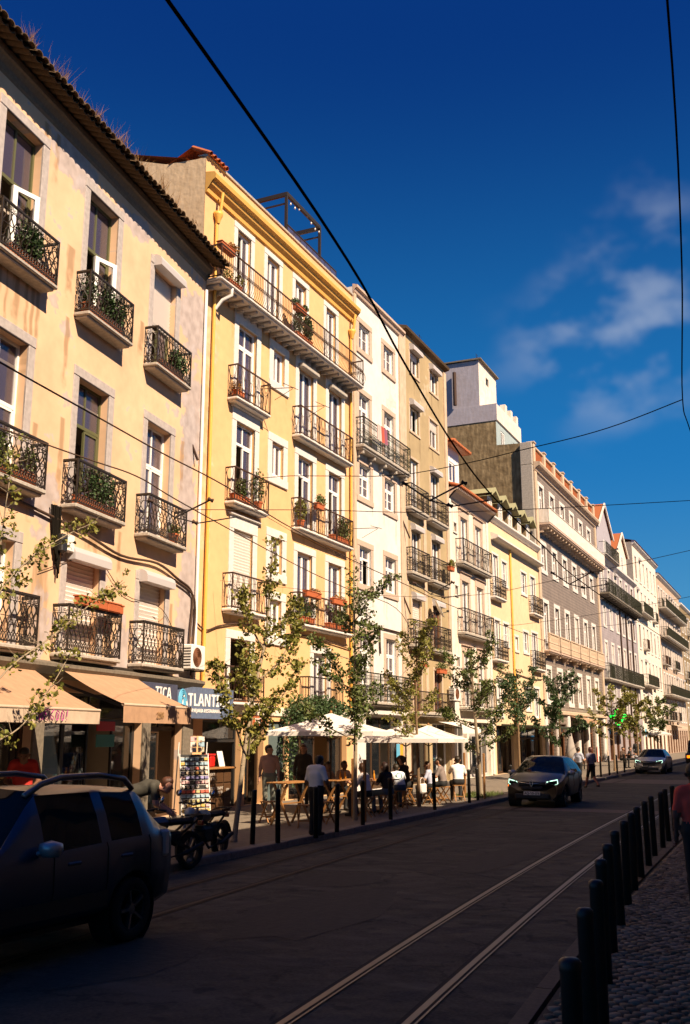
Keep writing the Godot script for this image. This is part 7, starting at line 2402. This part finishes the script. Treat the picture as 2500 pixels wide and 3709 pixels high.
	front_face(t, 2.2, 0.74, "", "")
	mirror(t, 0.84, 0.95, 0.5, "paint_silver")
	# dark van behind it
	t = thing("dark_van", "dark van with one lit amber lamp at the bend of the street", "van", at(Vector3(-7.35, 0, -77.5), 0.0))
	st = []
	for v in [2.4, 2.3, 2.1, 1.9, 1.7, 1.5, 1.3, 1.0, 0.6, 0.4, -0.3, -1.0, -1.3, -1.6, -1.9, -2.2, -2.45]:
		var zz: float = v
		var top := 1.05 if zz > 1.6 else lerpf(1.1, 1.92, smoothstep(1.7, 0.6, zz))
		var k := "b"
		if zz <= 1.7 and zz > 0.65: k = "w"
		elif zz <= 0.6 and zz > -0.9: k = "s"
		st.append([zz, 0.26, 0.98, top, 0.9, 0.94, 0.8 if zz < 0.6 else 0.86, k])
	car_shell(t, {"st": st, "wheels": [1.5, -1.5], "ra": 0.39, "rw": 0.34, "tw": 0.8, "paint": "paint_black"})
	s2 = S()
	bevel(s2, Vector3(-0.7, 0.78, 2.38), Vector3(0.26, 0.18, 0.08), 0.02)
	part(t, "indicator_light", done(s2), M["indicator_glow"])
	s2 = S()
	bevel(s2, Vector3(0.7, 0.78, 2.38), Vector3(0.26, 0.18, 0.08), 0.02)
	part(t, "headlight", done(s2), M["lamp_clear"])
	motorcycle("dark motorcycle with a rear luggage rack next to the leaning tree", -9.25, 14.55, 6.0)
	motorcycle("second dark motorcycle, half hidden behind the navy 4x4", -9.0, 13.0, -10.0)

# shut lines of the doors, following the flank
func seams(t: Node3D, st: Array, zs: Array) -> void:
	for q in st:
		if not zs.has(q[0]): continue
		for g in [1.0, -1.0]:
			var o := S()
			tube(o, [Vector3(g * (q[4] + 0.002), q[1] + 0.14, q[0]), Vector3(g * (q[5] + 0.015), lerpf(q[1], q[2], 0.52), q[0]), Vector3(g * (q[5] + 0.007), q[2] - 0.06, q[0]), Vector3(g * (q[5] * 0.975 + 0.003), q[2], q[0])], 0.006, 5, Vector3(0, 0, 1))
			part(t, "door_seam", done(o), M["rubber"])

func front_face(t: Node3D, z: float, y: float, emblem: String, plate: String) -> void:
	for g in [1.0, -1.0]:
		# C-shaped running lamp
		lamp_bar(t, "headlight", [Vector3(g * 0.46, y - 0.02, z - 0.04), Vector3(g * 0.62, y + 0.02, z - 0.10), Vector3(g * 0.77, y + 0.05, z - 0.22), Vector3(g * 0.78, y - 0.06, z - 0.2), Vector3(g * 0.70, y - 0.12, z - 0.1)], 0.016, "headlight_glow")
		var st := S()
		bevel(st, Vector3(g * 0.62, y - 0.04, z - 0.14), Vector3(0.3, 0.12, 0.12), 0.03, Basis(Vector3.UP, g * 0.45))
		part(t, "lamp_housing", done(st), M["car_glass"])
		st = S()
		bevel(st, Vector3(g * 0.6, y - 0.42, z - 0.1), Vector3(0.26, 0.14, 0.12), 0.03, Basis(Vector3.UP, g * 0.4))
		part(t, "fog_lamp_recess", done(st), M["plastic_dark"])
		lamp_bar(t, "bumper_trim", [Vector3(g * 0.3, y - 0.44, z + 0.0), Vector3(g * 0.5, y - 0.47, z - 0.03), Vector3(g * 0.7, y - 0.38, z - 0.12)], 0.014, "chrome")
	var st := S()
	bevel(st, Vector3(0, y - 0.06, z + 0.005), Vector3(0.86, 0.12, 0.06), 0.02)
	bevel(st, Vector3(0, y - 0.2, z + 0.005), Vector3(0.7, 0.13, 0.06), 0.04)
	bevel(st, Vector3(0, y - 0.45, z + 0.01), Vector3(1.1, 0.16, 0.06), 0.03)
	part(t, "grille", done(st), M["plastic_dark"])
	lamp_bar(t, "grille_bar", [Vector3(-0.46, y - 0.01, z + 0.02), Vector3(-0.1, y - 0.07, z + 0.05), Vector3(0.1, y - 0.07, z + 0.05), Vector3(0.46, y - 0.01, z + 0.02)], 0.012, "chrome")
	st = S()
	for q in [[0, 0.1, 0.06, 0], [0.06, 0, 0, -0.1], [0, -0.1, -0.06, 0], [-0.06, 0, 0, 0.1]]: bar(st, Vector3(q[0], y - 0.06 + q[1], z + 0.06), Vector3(q[2], y - 0.06 + q[3], z + 0.06), 0.022, 0.02)
	if emblem != "": part(t, "emblem", done(st), M["chrome"])
	if plate != "":
		st = S()
		bevel(st, Vector3(0, y - 0.36, z + 0.045), Vector3(0.52, 0.11, 0.015), 0.004)
		var pl := part(t, "number_plate", done(st), M["plastic_white"])
		part(pl, "plate_lettering", words(plate, 0.075, 0.003), M["plastic_dark"], Transform3D(Basis(), Vector3(0, y - 0.36, z + 0.055)))
		st = S()
		bevel(st, Vector3(-0.72, y - 0.14, z - 0.1), Vector3(0.13, 0.06, 0.05), 0.015)
		part(t, "indicator_light", done(st), M["indicator_glow"])

func motorcycle(label: String, x: float, s: float, turn: float) -> void:
	var t := thing("motorcycle", label, "motorcycle", at(G(x, s, 0.0), turn), "parked motorcycles")
	var st := S(true)
	var tr := Transform3D(Basis(Vector3.BACK, PI / 2), Vector3.ZERO)
	lathe(st, [[0.22, -0.05], [0.28, -0.055], [0.31, 0.0], [0.28, 0.055], [0.22, 0.05], [0.22, -0.05]], 24, tr)
	var tyre := done(st)
	st = S()
	for k in 6: bar(st, Vector3.ZERO, Vector3(0, sin(TAU * k / 6), cos(TAU * k / 6)) * 0.23, 0.025, 0.03)
	lathe(st, [[0.0, -0.05], [0.06, -0.05], [0.06, 0.05], [0.0, 0.05]], 12, tr)
	var rim := done(st)
	for z in [0.70, -0.68]:
		var w := part(t, "wheel", tyre, M["rubber"], Transform3D(Basis(), Vector3(0, 0.31, z)))
		part(w, "rim", rim, M["alloy"])
	st = S(true)
	for g in [-0.09, 0.09]: tube(st, [Vector3(g, 0.31, 0.70), Vector3(g, 0.95, 0.45)], 0.025, 8)
	part(t, "fork", done(st), M["alloy"])
	st = S(true)
	tube(st, [Vector3(-0.36, 1.02, 0.28), Vector3(-0.2, 1.05, 0.38), Vector3(0, 1.0, 0.44), Vector3(0.2, 1.05, 0.38), Vector3(0.36, 1.02, 0.28)], 0.018, 8, Vector3(0, 1, 0.2))
	part(t, "handlebar", done(st), M["iron"])
	st = S(true)
	for g in [-1.0, 1.0]:
		tube(st, [Vector3(g * 0.26, 1.04, 0.36), Vector3(g * 0.32, 1.18, 0.36)], 0.008, 5)
		lathe(st, [[0.0, -0.02], [0.05, -0.01], [0.06, 0.01], [0.0, 0.02]], 10, Transform3D(Basis(Vector3.RIGHT, 1.4), Vector3(g * 0.33, 1.2, 0.36)))
	part(t, "mirror", done(st), M["chrome"])
	st = S(true)
	lathe(st, [[0.0, 0.1], [0.08, 0.08], [0.1, 0.0], [0.0, -0.06]], 14, Transform3D(Basis(Vector3.RIGHT, PI / 2), Vector3(0, 0.88, 0.55)))
	part(t, "headlight", done(st), M["lamp_clear"])
	st = S()
	bevel(st, Vector3(0, 0.78, 0.16), Vector3(0.28, 0.24, 0.5), 0.08)
	part(t, "tank", done(st), M["paint_black"])
	st = S()
	bevel(st, Vector3(0, 0.8, -0.35), Vector3(0.26, 0.1, 0.62), 0.04)
	part(t, "seat", done(st), M["rubber"])
	st = S()
	bevel(st, Vector3(0, 0.48, 0.08), Vector3(0.3, 0.3, 0.42), 0.06)
	bevel(st, Vector3(0, 0.55, -0.25), Vector3(0.2, 0.2, 0.3), 0.04)
	part(t, "engine", done(st), M["iron"])
	st = S()
	for g in [-0.1, 0.1]:
		bar(st, Vector3(g, 0.85, 0.4), Vector3(g, 0.5, -0.2), 0.03, 0.03)
		bar(st, Vector3(g, 0.5, -0.2), Vector3(g, 0.31, -0.68), 0.035, 0.045)
		bar(st, Vector3(g, 0.5, -0.2), Vector3(g, 0.82, -0.75), 0.03, 0.03)
	part(t, "frame", done(st), M["iron"])
	st = S(true)
	tube(st, [Vector3(0.14, 0.4, 0.25), Vector3(0.16, 0.25, 0.1), Vector3(0.18, 0.3, -0.4), Vector3(0.19, 0.42, -0.8)], [0.025, 0.025, 0.035, 0.04], 8)
	part(t, "exhaust", done(st), M["iron"])
	st = S()
	for g in [-0.1, 0.1]: bar(st, Vector3(g, 0.86, -0.55), Vector3(g, 0.88, -0.95), 0.018, 0.018)
	for z in [-0.7, -0.82, -0.94]: bar(st, Vector3(-0.12, 0.88, z), Vector3(0.12, 0.88, z), 0.014, 0.014)
	part(t, "luggage_rack", done(st), M["iron"])
	st = S(true)
	for k in 7:
		var a := 0.3 + k * 0.28
		var b := a + 0.28
		quad(st, Vector3(-0.08, 0.31 + sin(a) * 0.36, -0.68 - cos(a) * 0.36), Vector3(0.08, 0.31 + sin(a) * 0.36, -0.68 - cos(a) * 0.36), Vector3(0.08, 0.31 + sin(b) * 0.36, -0.68 - cos(b) * 0.36), Vector3(-0.08, 0.31 + sin(b) * 0.36, -0.68 - cos(b) * 0.36))
	part(t, "mudguard", done(st), M["paint_black"])
	st = S()
	bevel(st, Vector3(0, 0.74, -0.93), Vector3(0.12, 0.08, 0.05), 0.015)
	part(t, "tail_lamp", done(st), M["lamp_red"])
# ---------- people ----------
# bones = [a, b, ra, rb, colour]; joined by a smooth minimum on a grid and meshed as surface nets
func flesh(bones: Array, cell: float, k: float) -> SurfaceTool:
	var lo := Vector3.ONE * 1e9
	var hi := -lo
	for q in bones:
		for p in [q[0], q[1]]:
			var r := maxf(q[2], q[3]) + cell * 2.5
			lo = lo.min(p - Vector3.ONE * r)
			hi = hi.max(p + Vector3.ONE * r)
	var nx := int((hi.x - lo.x) / cell) + 2
	var ny := int((hi.y - lo.y) / cell) + 2
	var nz := int((hi.z - lo.z) / cell) + 2
	var f := PackedFloat32Array(); f.resize(nx * ny * nz); f.fill(1.0)
	var best := PackedFloat32Array(); best.resize(nx * ny * nz); best.fill(1.0)
	var id := PackedInt32Array(); id.resize(nx * ny * nz)
	for b in bones.size():
		var q: Array = bones[b]
		var A: Vector3 = q[0]
		var B: Vector3 = q[1]
		var ra: float = q[2]
		var rb: float = q[3]
		var m := maxf(ra, rb) + k + cell * 1.8
		var l := ((A.min(B) - Vector3.ONE * m - lo) / cell).max(Vector3.ZERO)
		var h := ((A.max(B) + Vector3.ONE * m - lo) / cell)
		var ab := B - A
		var l2 := maxf(ab.length_squared(), 1e-9)
		for z in range(int(l.z), mini(int(h.z) + 1, nz)):
			for y in range(int(l.y), mini(int(h.y) + 1, ny)):
				var o := (z * ny + y) * nx
				for x in range(int(l.x), mini(int(h.x) + 1, nx)):
					var p := lo + Vector3(x, y, z) * cell
					var t := clampf((p - A).dot(ab) / l2, 0.0, 1.0)
					var d := p.distance_to(A + ab * t) - lerpf(ra, rb, t)
					var i := o + x
					if d < best[i]:
						best[i] = d
						id[i] = b
					var e := f[i]
					var w := maxf(k - absf(e - d), 0.0) / k
					f[i] = minf(e, d) - w * w * k * 0.25
	var st := S(true)
	var vert := {}
	var sx := 1
	var sy := nx
	var sz := nx * ny
	var cs := [0, sx, sy, sx + sy, sz, sx + sz, sy + sz, sx + sy + sz]
	var off := [Vector3(0, 0, 0), Vector3(1, 0, 0), Vector3(0, 1, 0), Vector3(1, 1, 0), Vector3(0, 0, 1), Vector3(1, 0, 1), Vector3(0, 1, 1), Vector3(1, 1, 1)]
	var edges := [[0, 1], [2, 3], [4, 5], [6, 7], [0, 2], [1, 3], [4, 6], [5, 7], [0, 4], [1, 5], [2, 6], [3, 7]]
	for z in nz - 1:
		for y in ny - 1:
			var o := (z * ny + y) * nx
			for x in nx - 1:
				var i := o + x
				var mask := 0
				for c in 8: if f[i + cs[c]] < 0.0: mask |= 1 << c
				if mask == 0 or mask == 255: continue
				var s := Vector3.ZERO
				var n := 0
				for e in edges:
					var a: int = e[0]
					var b: int = e[1]
					if ((mask >> a) & 1) != ((mask >> b) & 1):
						var fa := f[i + cs[a]]
						var fb := f[i + cs[b]]
						s += off[a].lerp(off[b], fa / (fa - fb))
						n += 1
				vert[i] = lo + (Vector3(x, y, z) + s / n) * cell
	for i in vert:
		var c: Array = bones[id[i]]
		var a0 := f[i] < 0.0
		for ax in 3:
			var d: int = [sx, sy, sz][ax]
			var u: int = [sy, sz, sx][ax]
			var v: int = [sz, sx, sy][ax]
			if not vert.has(i - u) or not vert.has(i - v) or not vert.has(i - u - v): continue
			var b0 := f[i + d] < 0.0
			if a0 == b0: continue
			st.set_color(c[4])
			if a0: quad(st, vert[i], vert[i - v], vert[i - u - v], vert[i - u])
			else: quad(st, vert[i], vert[i - u], vert[i - u - v], vert[i - v])
	return st

func pose(kind: String) -> Dictionary:
	var p := {"pel": Vector3(0, 0.95, 0), "che": Vector3(0, 1.27, 0.0), "nec": Vector3(0, 1.45, 0.0), "hd": Vector3(0, 1.60, 0.02), "sh": Vector3(0.18, 1.385, 0), "el": [Vector3(0.24, 1.11, -0.03), Vector3(-0.24, 1.11, -0.03)], "wr": [Vector3(0.25, 0.87, 0.06), Vector3(-0.25, 0.87, 0.06)], "kn": [Vector3(0.10, 0.5, 0.02), Vector3(-0.10, 0.5, 0.02)], "an": [Vector3(0.10, 0.09, -0.02), Vector3(-0.10, 0.09, -0.02)], "toe": Vector3(0, -0.045, 0.15), "hip": 0.91}
	match kind:
		"bowed":
			p.hd = Vector3(0, 1.53, 0.12); p.nec = Vector3(0, 1.43, 0.03)
			p.wr = [Vector3(0.17, 1.0, 0.24), Vector3(-0.14, 1.02, 0.26)]; p.el = [Vector3(0.27, 1.1, 0.02), Vector3(-0.27, 1.1, 0.02)]
		"walk":
			p.kn = [Vector3(0.09, 0.52, 0.16), Vector3(-0.09, 0.48, -0.04)]; p.an = [Vector3(0.09, 0.1, 0.32), Vector3(-0.09, 0.17, -0.36)]
			p.wr = [Vector3(0.25, 0.9, -0.16), Vector3(-0.2, 1.15, 0.24)]; p.el = [Vector3(0.24, 1.12, -0.12), Vector3(-0.25, 1.12, 0.04)]
		"sit", "lean", "chin":
			p.pel = Vector3(0, 0.60, 0); p.hip = 0.58; p.che = Vector3(0, 0.92, 0.06); p.nec = Vector3(0, 1.10, 0.09); p.hd = Vector3(0, 1.24, 0.13); p.sh = Vector3(0.18, 1.03, 0.07)
			p.kn = [Vector3(0.14, 0.56, 0.43), Vector3(-0.14, 0.56, 0.43)]; p.an = [Vector3(0.13, 0.09, 0.40), Vector3(-0.13, 0.09, 0.36)]
			p.el = [Vector3(0.26, 0.80, 0.16), Vector3(-0.26, 0.80, 0.16)]; p.wr = [Vector3(0.16, 0.86, 0.40), Vector3(-0.16, 0.86, 0.40)]
			if kind == "lean":
				p.che = Vector3(0, 0.88, 0.2); p.nec = Vector3(0, 1.02, 0.3); p.hd = Vector3(0, 1.13, 0.38); p.sh = Vector3(0.18, 0.96, 0.26)
				p.el = [Vector3(0.28, 0.83, 0.42), Vector3(-0.28, 0.83, 0.42)]; p.wr = [Vector3(0.12, 0.92, 0.58), Vector3(-0.12, 0.92, 0.56)]
			if kind == "chin":
				p.wr = [Vector3(0.08, 1.08, 0.30), Vector3(-0.16, 0.86, 0.40)]; p.el = [Vector3(0.22, 0.86, 0.30), Vector3(-0.26, 0.80, 0.16)]
		"bend":
			p.pel = Vector3(0, 0.92, -0.15); p.che = Vector3(0, 1.12, 0.2); p.nec = Vector3(0, 1.16, 0.38); p.hd = Vector3(0, 1.14, 0.53); p.sh = Vector3(0.18, 1.13, 0.3)
			p.el = [Vector3(0.22, 0.86, 0.36), Vector3(-0.22, 0.86, 0.36)]; p.wr = [Vector3(0.18, 0.72, 0.56), Vector3(-0.14, 0.7, 0.58)]; p.kn = [Vector3(0.11, 0.5, -0.02), Vector3(-0.11, 0.5, -0.02)]; p.an = [Vector3(0.12, 0.09, -0.12), Vector3(-0.12, 0.09, -0.12)]
	return p

# c = {top, bottom, skin, hair, shoe}; sleeve 0 short, 1 long; shorts; long hair
func person(label: String, xf: Transform3D, kind: String, c: Dictionary, turn_head := 0.0) -> Node3D:
	var p := pose(kind)
	var skin: Color = c.get("skin", Color(0.42, 0.22, 0.13))
	var top: Color = c.top
	var bot: Color = c.bottom
	var shoe: Color = c.get("shoe", Color(0.03, 0.025, 0.02))
	var slv: Color = top if c.get("long", false) else skin
	var calf: Color = skin if c.get("shorts", false) else bot
	var B := []
	var pel: Vector3 = p.pel
	var che: Vector3 = p.che
	var hd: Vector3 = p.hd
	B.append([pel + Vector3(0.07, 0.0, 0), pel - Vector3(0.07, 0, 0), 0.125, 0.125, bot])
	B.append([pel + Vector3(0.05, 0.10, 0.0), che + Vector3(0.06, -0.02, 0), 0.112, 0.125, top])
	B.append([pel + Vector3(-0.05, 0.10, 0.0), che + Vector3(-0.06, -0.02, 0), 0.112, 0.125, top])
	B.append([p.sh * Vector3(0.72, 1, 1), p.sh * Vector3(-0.72, 1, 1), 0.085, 0.085, top])
	B.append([che, (p.nec as Vector3).lerp(che, 0.3), 0.13, 0.085, top])
	B.append([p.nec - Vector3(0, 0.04, 0), hd - Vector3(0, 0.09, 0.01), 0.056, 0.055, skin])
	var hb := Basis(Vector3.UP, deg_to_rad(turn_head)) * Basis(Vector3.RIGHT, 0.45 if kind in ["bowed", "bend"] else 0.0)
	var H := func(v: Vector3) -> Vector3: return hd + hb * v
	B.append([H.call(Vector3(0, 0.035, -0.012)), H.call(Vector3(0, 0.0, 0.012)), 0.088, 0.082, skin])
	B.append([H.call(Vector3(0, -0.055, 0.045)), H.call(Vector3(0, -0.03, 0.03)), 0.048, 0.07, skin])
	for i in 2:
		var g := 1.0 if i == 0 else -1.0
		var sh: Vector3 = p.sh * Vector3(g, 1, 1)
		var el: Vector3 = p.el[i]
		var wr: Vector3 = p.wr[i]
		B.append([sh, sh.lerp(el, 0.72), 0.062, 0.054, top])
		B.append([sh.lerp(el, 0.72), el, 0.047, 0.043, slv])
		B.append([el, wr, 0.043, 0.030, slv])
		B.append([wr, wr + (wr - el).normalized() * 0.07, 0.028, 0.034, skin])
		var hip := Vector3(g * 0.09, p.hip, pel.z)
		var kn: Vector3 = p.kn[i]
		var an: Vector3 = p.an[i]
		B.append([hip, kn, 0.098, 0.064, bot])
		B.append([kn, kn.lerp(an, 0.35), 0.062, 0.058, calf])
		B.append([kn.lerp(an, 0.35), an, 0.058, 0.042 if calf == skin else 0.056, calf])
		B.append([an + Vector3(0, -0.035, -0.02), an + p.toe, 0.045, 0.038, shoe])
	var t := thing("person", label, "person", xf, "people in the street")
	var st := flesh(B, 0.026, 0.035)
	# finer features: nose, ears, eyes, five fingers a hand
	st.set_color(skin)
	tube(st, [H.call(Vector3(0, 0.02, 0.082)), H.call(Vector3(0, -0.018, 0.112)), H.call(Vector3(0, -0.026, 0.085))], [0.008, 0.015, 0.01], 6, Vector3(1, 0.1, 0.1))
	for g in [-1.0, 1.0]: tube(st, [H.call(Vector3(g * 0.078, 0.02, -0.01)), H.call(Vector3(g * 0.1, 0.0, -0.02)), H.call(Vector3(g * 0.082, -0.03, -0.008))], [0.012, 0.018, 0.01], 6, Vector3(0, 0.1, 1))
	for i in 2:
		var g := 1.0 if i == 0 else -1.0
		var wr: Vector3 = p.wr[i]
		var d: Vector3 = (wr - p.el[i]).normalized()
		var sd := d.cross(Vector3(g, 0.0, 0.2)).normalized()
		var palm := sd.cross(d).normalized()
		var h0: Vector3 = wr + d * 0.085
		for k in 4:
			var a := h0 + sd * (k - 1.5) * 0.02
			var l: float = [0.062, 0.075, 0.07, 0.055][k]
			tube(st, [a, a + d * l * 0.55, a + d * l * 0.85 + palm * 0.02, a + d * l * 0.9 + palm * 0.04], [0.0095, 0.009, 0.008, 0.006], 5, sd)
		var th := wr + d * 0.035 + sd * 0.03
		tube(st, [th, th + sd * 0.025 + d * 0.03 + palm * 0.01, th + sd * 0.028 + d * 0.055 + palm * 0.02], [0.012, 0.0105, 0.007], 5, palm)
	st.set_color(Color(0.02, 0.012, 0.01))
	for g in [-0.032, 0.032]: tube(st, [H.call(Vector3(g - 0.014, 0.018, 0.083)), H.call(Vector3(g + 0.014, 0.018, 0.083))], 0.007, 5, Vector3(0, 0, 1), true)
	st.set_color(Color(skin.r * 0.75, skin.g * 0.5, skin.b * 0.5))
	tube(st, [H.call(Vector3(-0.022, -0.058, 0.088)), H.call(Vector3(0.022, -0.058, 0.088))], 0.006, 5, Vector3(0, 0, 1), true)
	part(t, "body", done(st), M["figure"])
	var hc: Color = c.get("hair", Color(0.02, 0.012, 0.007))
	var hbones := [[H.call(Vector3(0, 0.062, -0.008)), H.call(Vector3(0, 0.045, -0.035)), 0.082, 0.088, hc], [H.call(Vector3(0, 0.03, -0.05)), H.call(Vector3(0, -0.03, -0.055)), 0.075, 0.06, hc]]
	if c.get("longhair", false):
		hbones.append([H.call(Vector3(0.05, -0.0, -0.05)), H.call(Vector3(0.07, -0.22, -0.06)), 0.06, 0.04, hc])
		hbones.append([H.call(Vector3(-0.05, -0.0, -0.05)), H.call(Vector3(-0.07, -0.22, -0.06)), 0.06, 0.04, hc])
	part(t, "hair", done(flesh(hbones, 0.016, 0.03)), M["hair"])
	return t

func people() -> void:
	var white := Color(0.74, 0.73, 0.71)
	var dark := Color(0.012, 0.012, 0.013)
	var denim := Color(0.06, 0.10, 0.15)
	var o: Node3D
	person("man in a white short-sleeved shirt and black trousers standing with bowed head at the kerb", at(G(-8.95, 18.1, 0.12), 170.0, 1.0), "bowed", {"top": white, "bottom": dark, "skin": Color(0.16, 0.08, 0.05)})
	o = person("person in a pink shirt and grey trousers in the doorway, looking aside", at(G(-12.6, 22.8, 0.12), 25.0, 1.06), "stand", {"top": Color(0.36, 0.20, 0.16), "bottom": Color(0.15, 0.16, 0.13), "long": true, "shoe": Color(0.4, 0.36, 0.32)}, 70.0)
	var st := S()
	bevel(st, Vector3(0.3, 0.92, -0.1), Vector3(0.16, 0.26, 0.24), 0.05)
	bar(st, Vector3(0.28, 1.05, -0.1), Vector3(0.1, 1.45, -0.06), 0.03, 0.012)
	solo("shoulder_bag", "dark shoulder bag on the person in the doorway", "bag", done(st), M["plastic_dark"], at(G(-12.6, 22.8, 0.12), 25.0, 1.06))
	person("long-haired woman in a dark jacket standing at the climber, facing the road", at(G(-12.7, 24.9, 0.12), 30.0, 1.06), "stand", {"top": Color(0.03, 0.022, 0.016), "bottom": Color(0.03, 0.02, 0.015), "hair": Color(0.10, 0.05, 0.02), "longhair": true, "long": true})
	person("diner in a pinkish shirt facing the road, the one nearer the climber", at(G(-11.5, 23.8, 0.12), 60.0), "sit", {"top": Color(0.36, 0.24, 0.19), "bottom": dark, "long": true, "skin": Color(0.2, 0.1, 0.06)})
	person("diner in a pinkish shirt facing the road, the one nearer the tree", at(G(-11.45, 24.7, 0.12), 60.0), "sit", {"top": Color(0.40, 0.27, 0.22), "bottom": dark, "long": true, "skin": Color(0.2, 0.1, 0.06)})
	person("diner in a white T-shirt with back to the road", at(G(-9.9, 22.75, 0.12), -95.0), "sit", {"top": Color(0.78, 0.73, 0.70), "bottom": dark, "hair": Color(0.05, 0.02, 0.01)}, -40.0)
	person("dark-haired diner in a black top, back to the road, wearing jeans", at(G(-9.75, 23.75, 0.12), -110.0), "sit", {"top": Color(0.02, 0.014, 0.012), "bottom": denim, "hair": Color(0.03, 0.014, 0.008), "longhair": true})
	o = person("leaning diner in a pale shirt with a green ring on its back", at(G(-10.2, 25.7, 0.12), -140.0), "lean", {"top": Color(0.70, 0.76, 0.80), "bottom": denim})
	st = S(true)
	tube(st, ring_pts(Vector3(0, 0.93, 0.055), 0.085, 16, Vector3(1, 0, 0), Vector3(0, 0.9, 0.42).normalized()), 0.012, 5, Vector3(0, 0.4, -1))
	mat("print_green", lin(0.16, 0.38, 0.33), 0.8)
	part(o, "shirt_print", done(st), M["print_green"])
	person("diner in a black jacket with back to the road, tallest at the table", at(G(-10.5, 26.9, 0.12), -100.0, 1.08), "sit", {"top": Color(0.014, 0.012, 0.012), "bottom": dark, "long": true})
	person("woman with sunlit face looking towards the road between two dark figures", at(G(-11.3, 28.3, 0.12), 70.0, 1.06), "sit", {"top": Color(0.06, 0.025, 0.018), "bottom": dark, "skin": Color(0.5, 0.24, 0.13), "longhair": true})
	person("brown-haired woman in a pale blue top with back to the road", at(G(-9.95, 27.45, 0.12), -80.0, 0.95), "sit", {"top": Color(0.42, 0.44, 0.55), "bottom": dark, "hair": Color(0.10, 0.045, 0.02), "longhair": true})
	person("diner in a plain grey shirt with back to the road", at(G(-9.85, 28.2, 0.12), -85.0, 1.02), "sit", {"top": Color(0.20, 0.16, 0.14), "bottom": dark})
	person("diner in a white shirt on the end stool, hand raised to the chin", at(G(-9.75, 29.3, 0.12), -150.0, 1.04), "chin", {"top": white, "bottom": dark, "skin": Color(0.5, 0.22, 0.12)})
	person("walker in a grey shirt and black shorts crossing behind the bronze car", at(G(-8.0, 40.4, 0.0), -135.0, 1.0), "walk", {"top": Color(0.22, 0.21, 0.26), "bottom": dark, "shorts": true, "skin": Color(0.28, 0.12, 0.08), "hair": Color(0.09, 0.03, 0.02)})
	person("pedestrian in a pale top and dark trousers just past the bronze car", at(G(-9.2, 43.9, 0.0), 160.0, 0.97), "walk", {"top": Color(0.4, 0.42, 0.5), "bottom": dark})
	person("dark-clothed figure standing on the far pavement before the silver car", at(G(-10.5, 68.2, 0.12), 20.0, 1.05), "stand", {"top": dark, "bottom": dark, "long": true})
	person("seated figure in dark brown far up the pavement", at(G(-10.6, 63.0, 0.12), 60.0), "sit", {"top": Color(0.06, 0.035, 0.02), "bottom": dark, "long": true})
	person("seated figure in black beside another far up the pavement", at(G(-10.4, 64.2, 0.12), 100.0), "sit", {"top": dark, "bottom": dark, "long": true})
	person("customer in a red T-shirt with a black strap under the scrawled awning", at(G(-12.7, 14.05, 0.12), 40.0, 1.12), "bowed", {"top": Color(0.42, 0.02, 0.012), "bottom": dark, "skin": Color(0.14, 0.06, 0.035)})
	person("man in a dark grey top bending over the motorcycles", at(G(-10.2, 13.95, 0.12), 120.0, 1.06), "bend", {"top": Color(0.05, 0.045, 0.035), "bottom": dark, "skin": Color(0.52, 0.25, 0.18), "hair": Color(0.08, 0.03, 0.015)})
	person("pedestrian in a red T-shirt and dark trousers on the cobbled pavement", at(G(-1.29, 12.35, 0.1), 190.0, 1.02), "stand", {"top": Color(0.68, 0.07, 0.04), "bottom": dark, "skin": Color(0.13, 0.055, 0.04)})
func _ready() -> void:
	make_materials()
	stage()
	ground()
	east_row()
	old_house()
	yellow_house()
	white_house()
	olive_house()
	cream_house()
	pale_house()
	tiled_house()
	far_houses()
	trees()
	hung_things()
	wires()
	bollards()
	terrace()
	stools()
	vehicles()
	people()
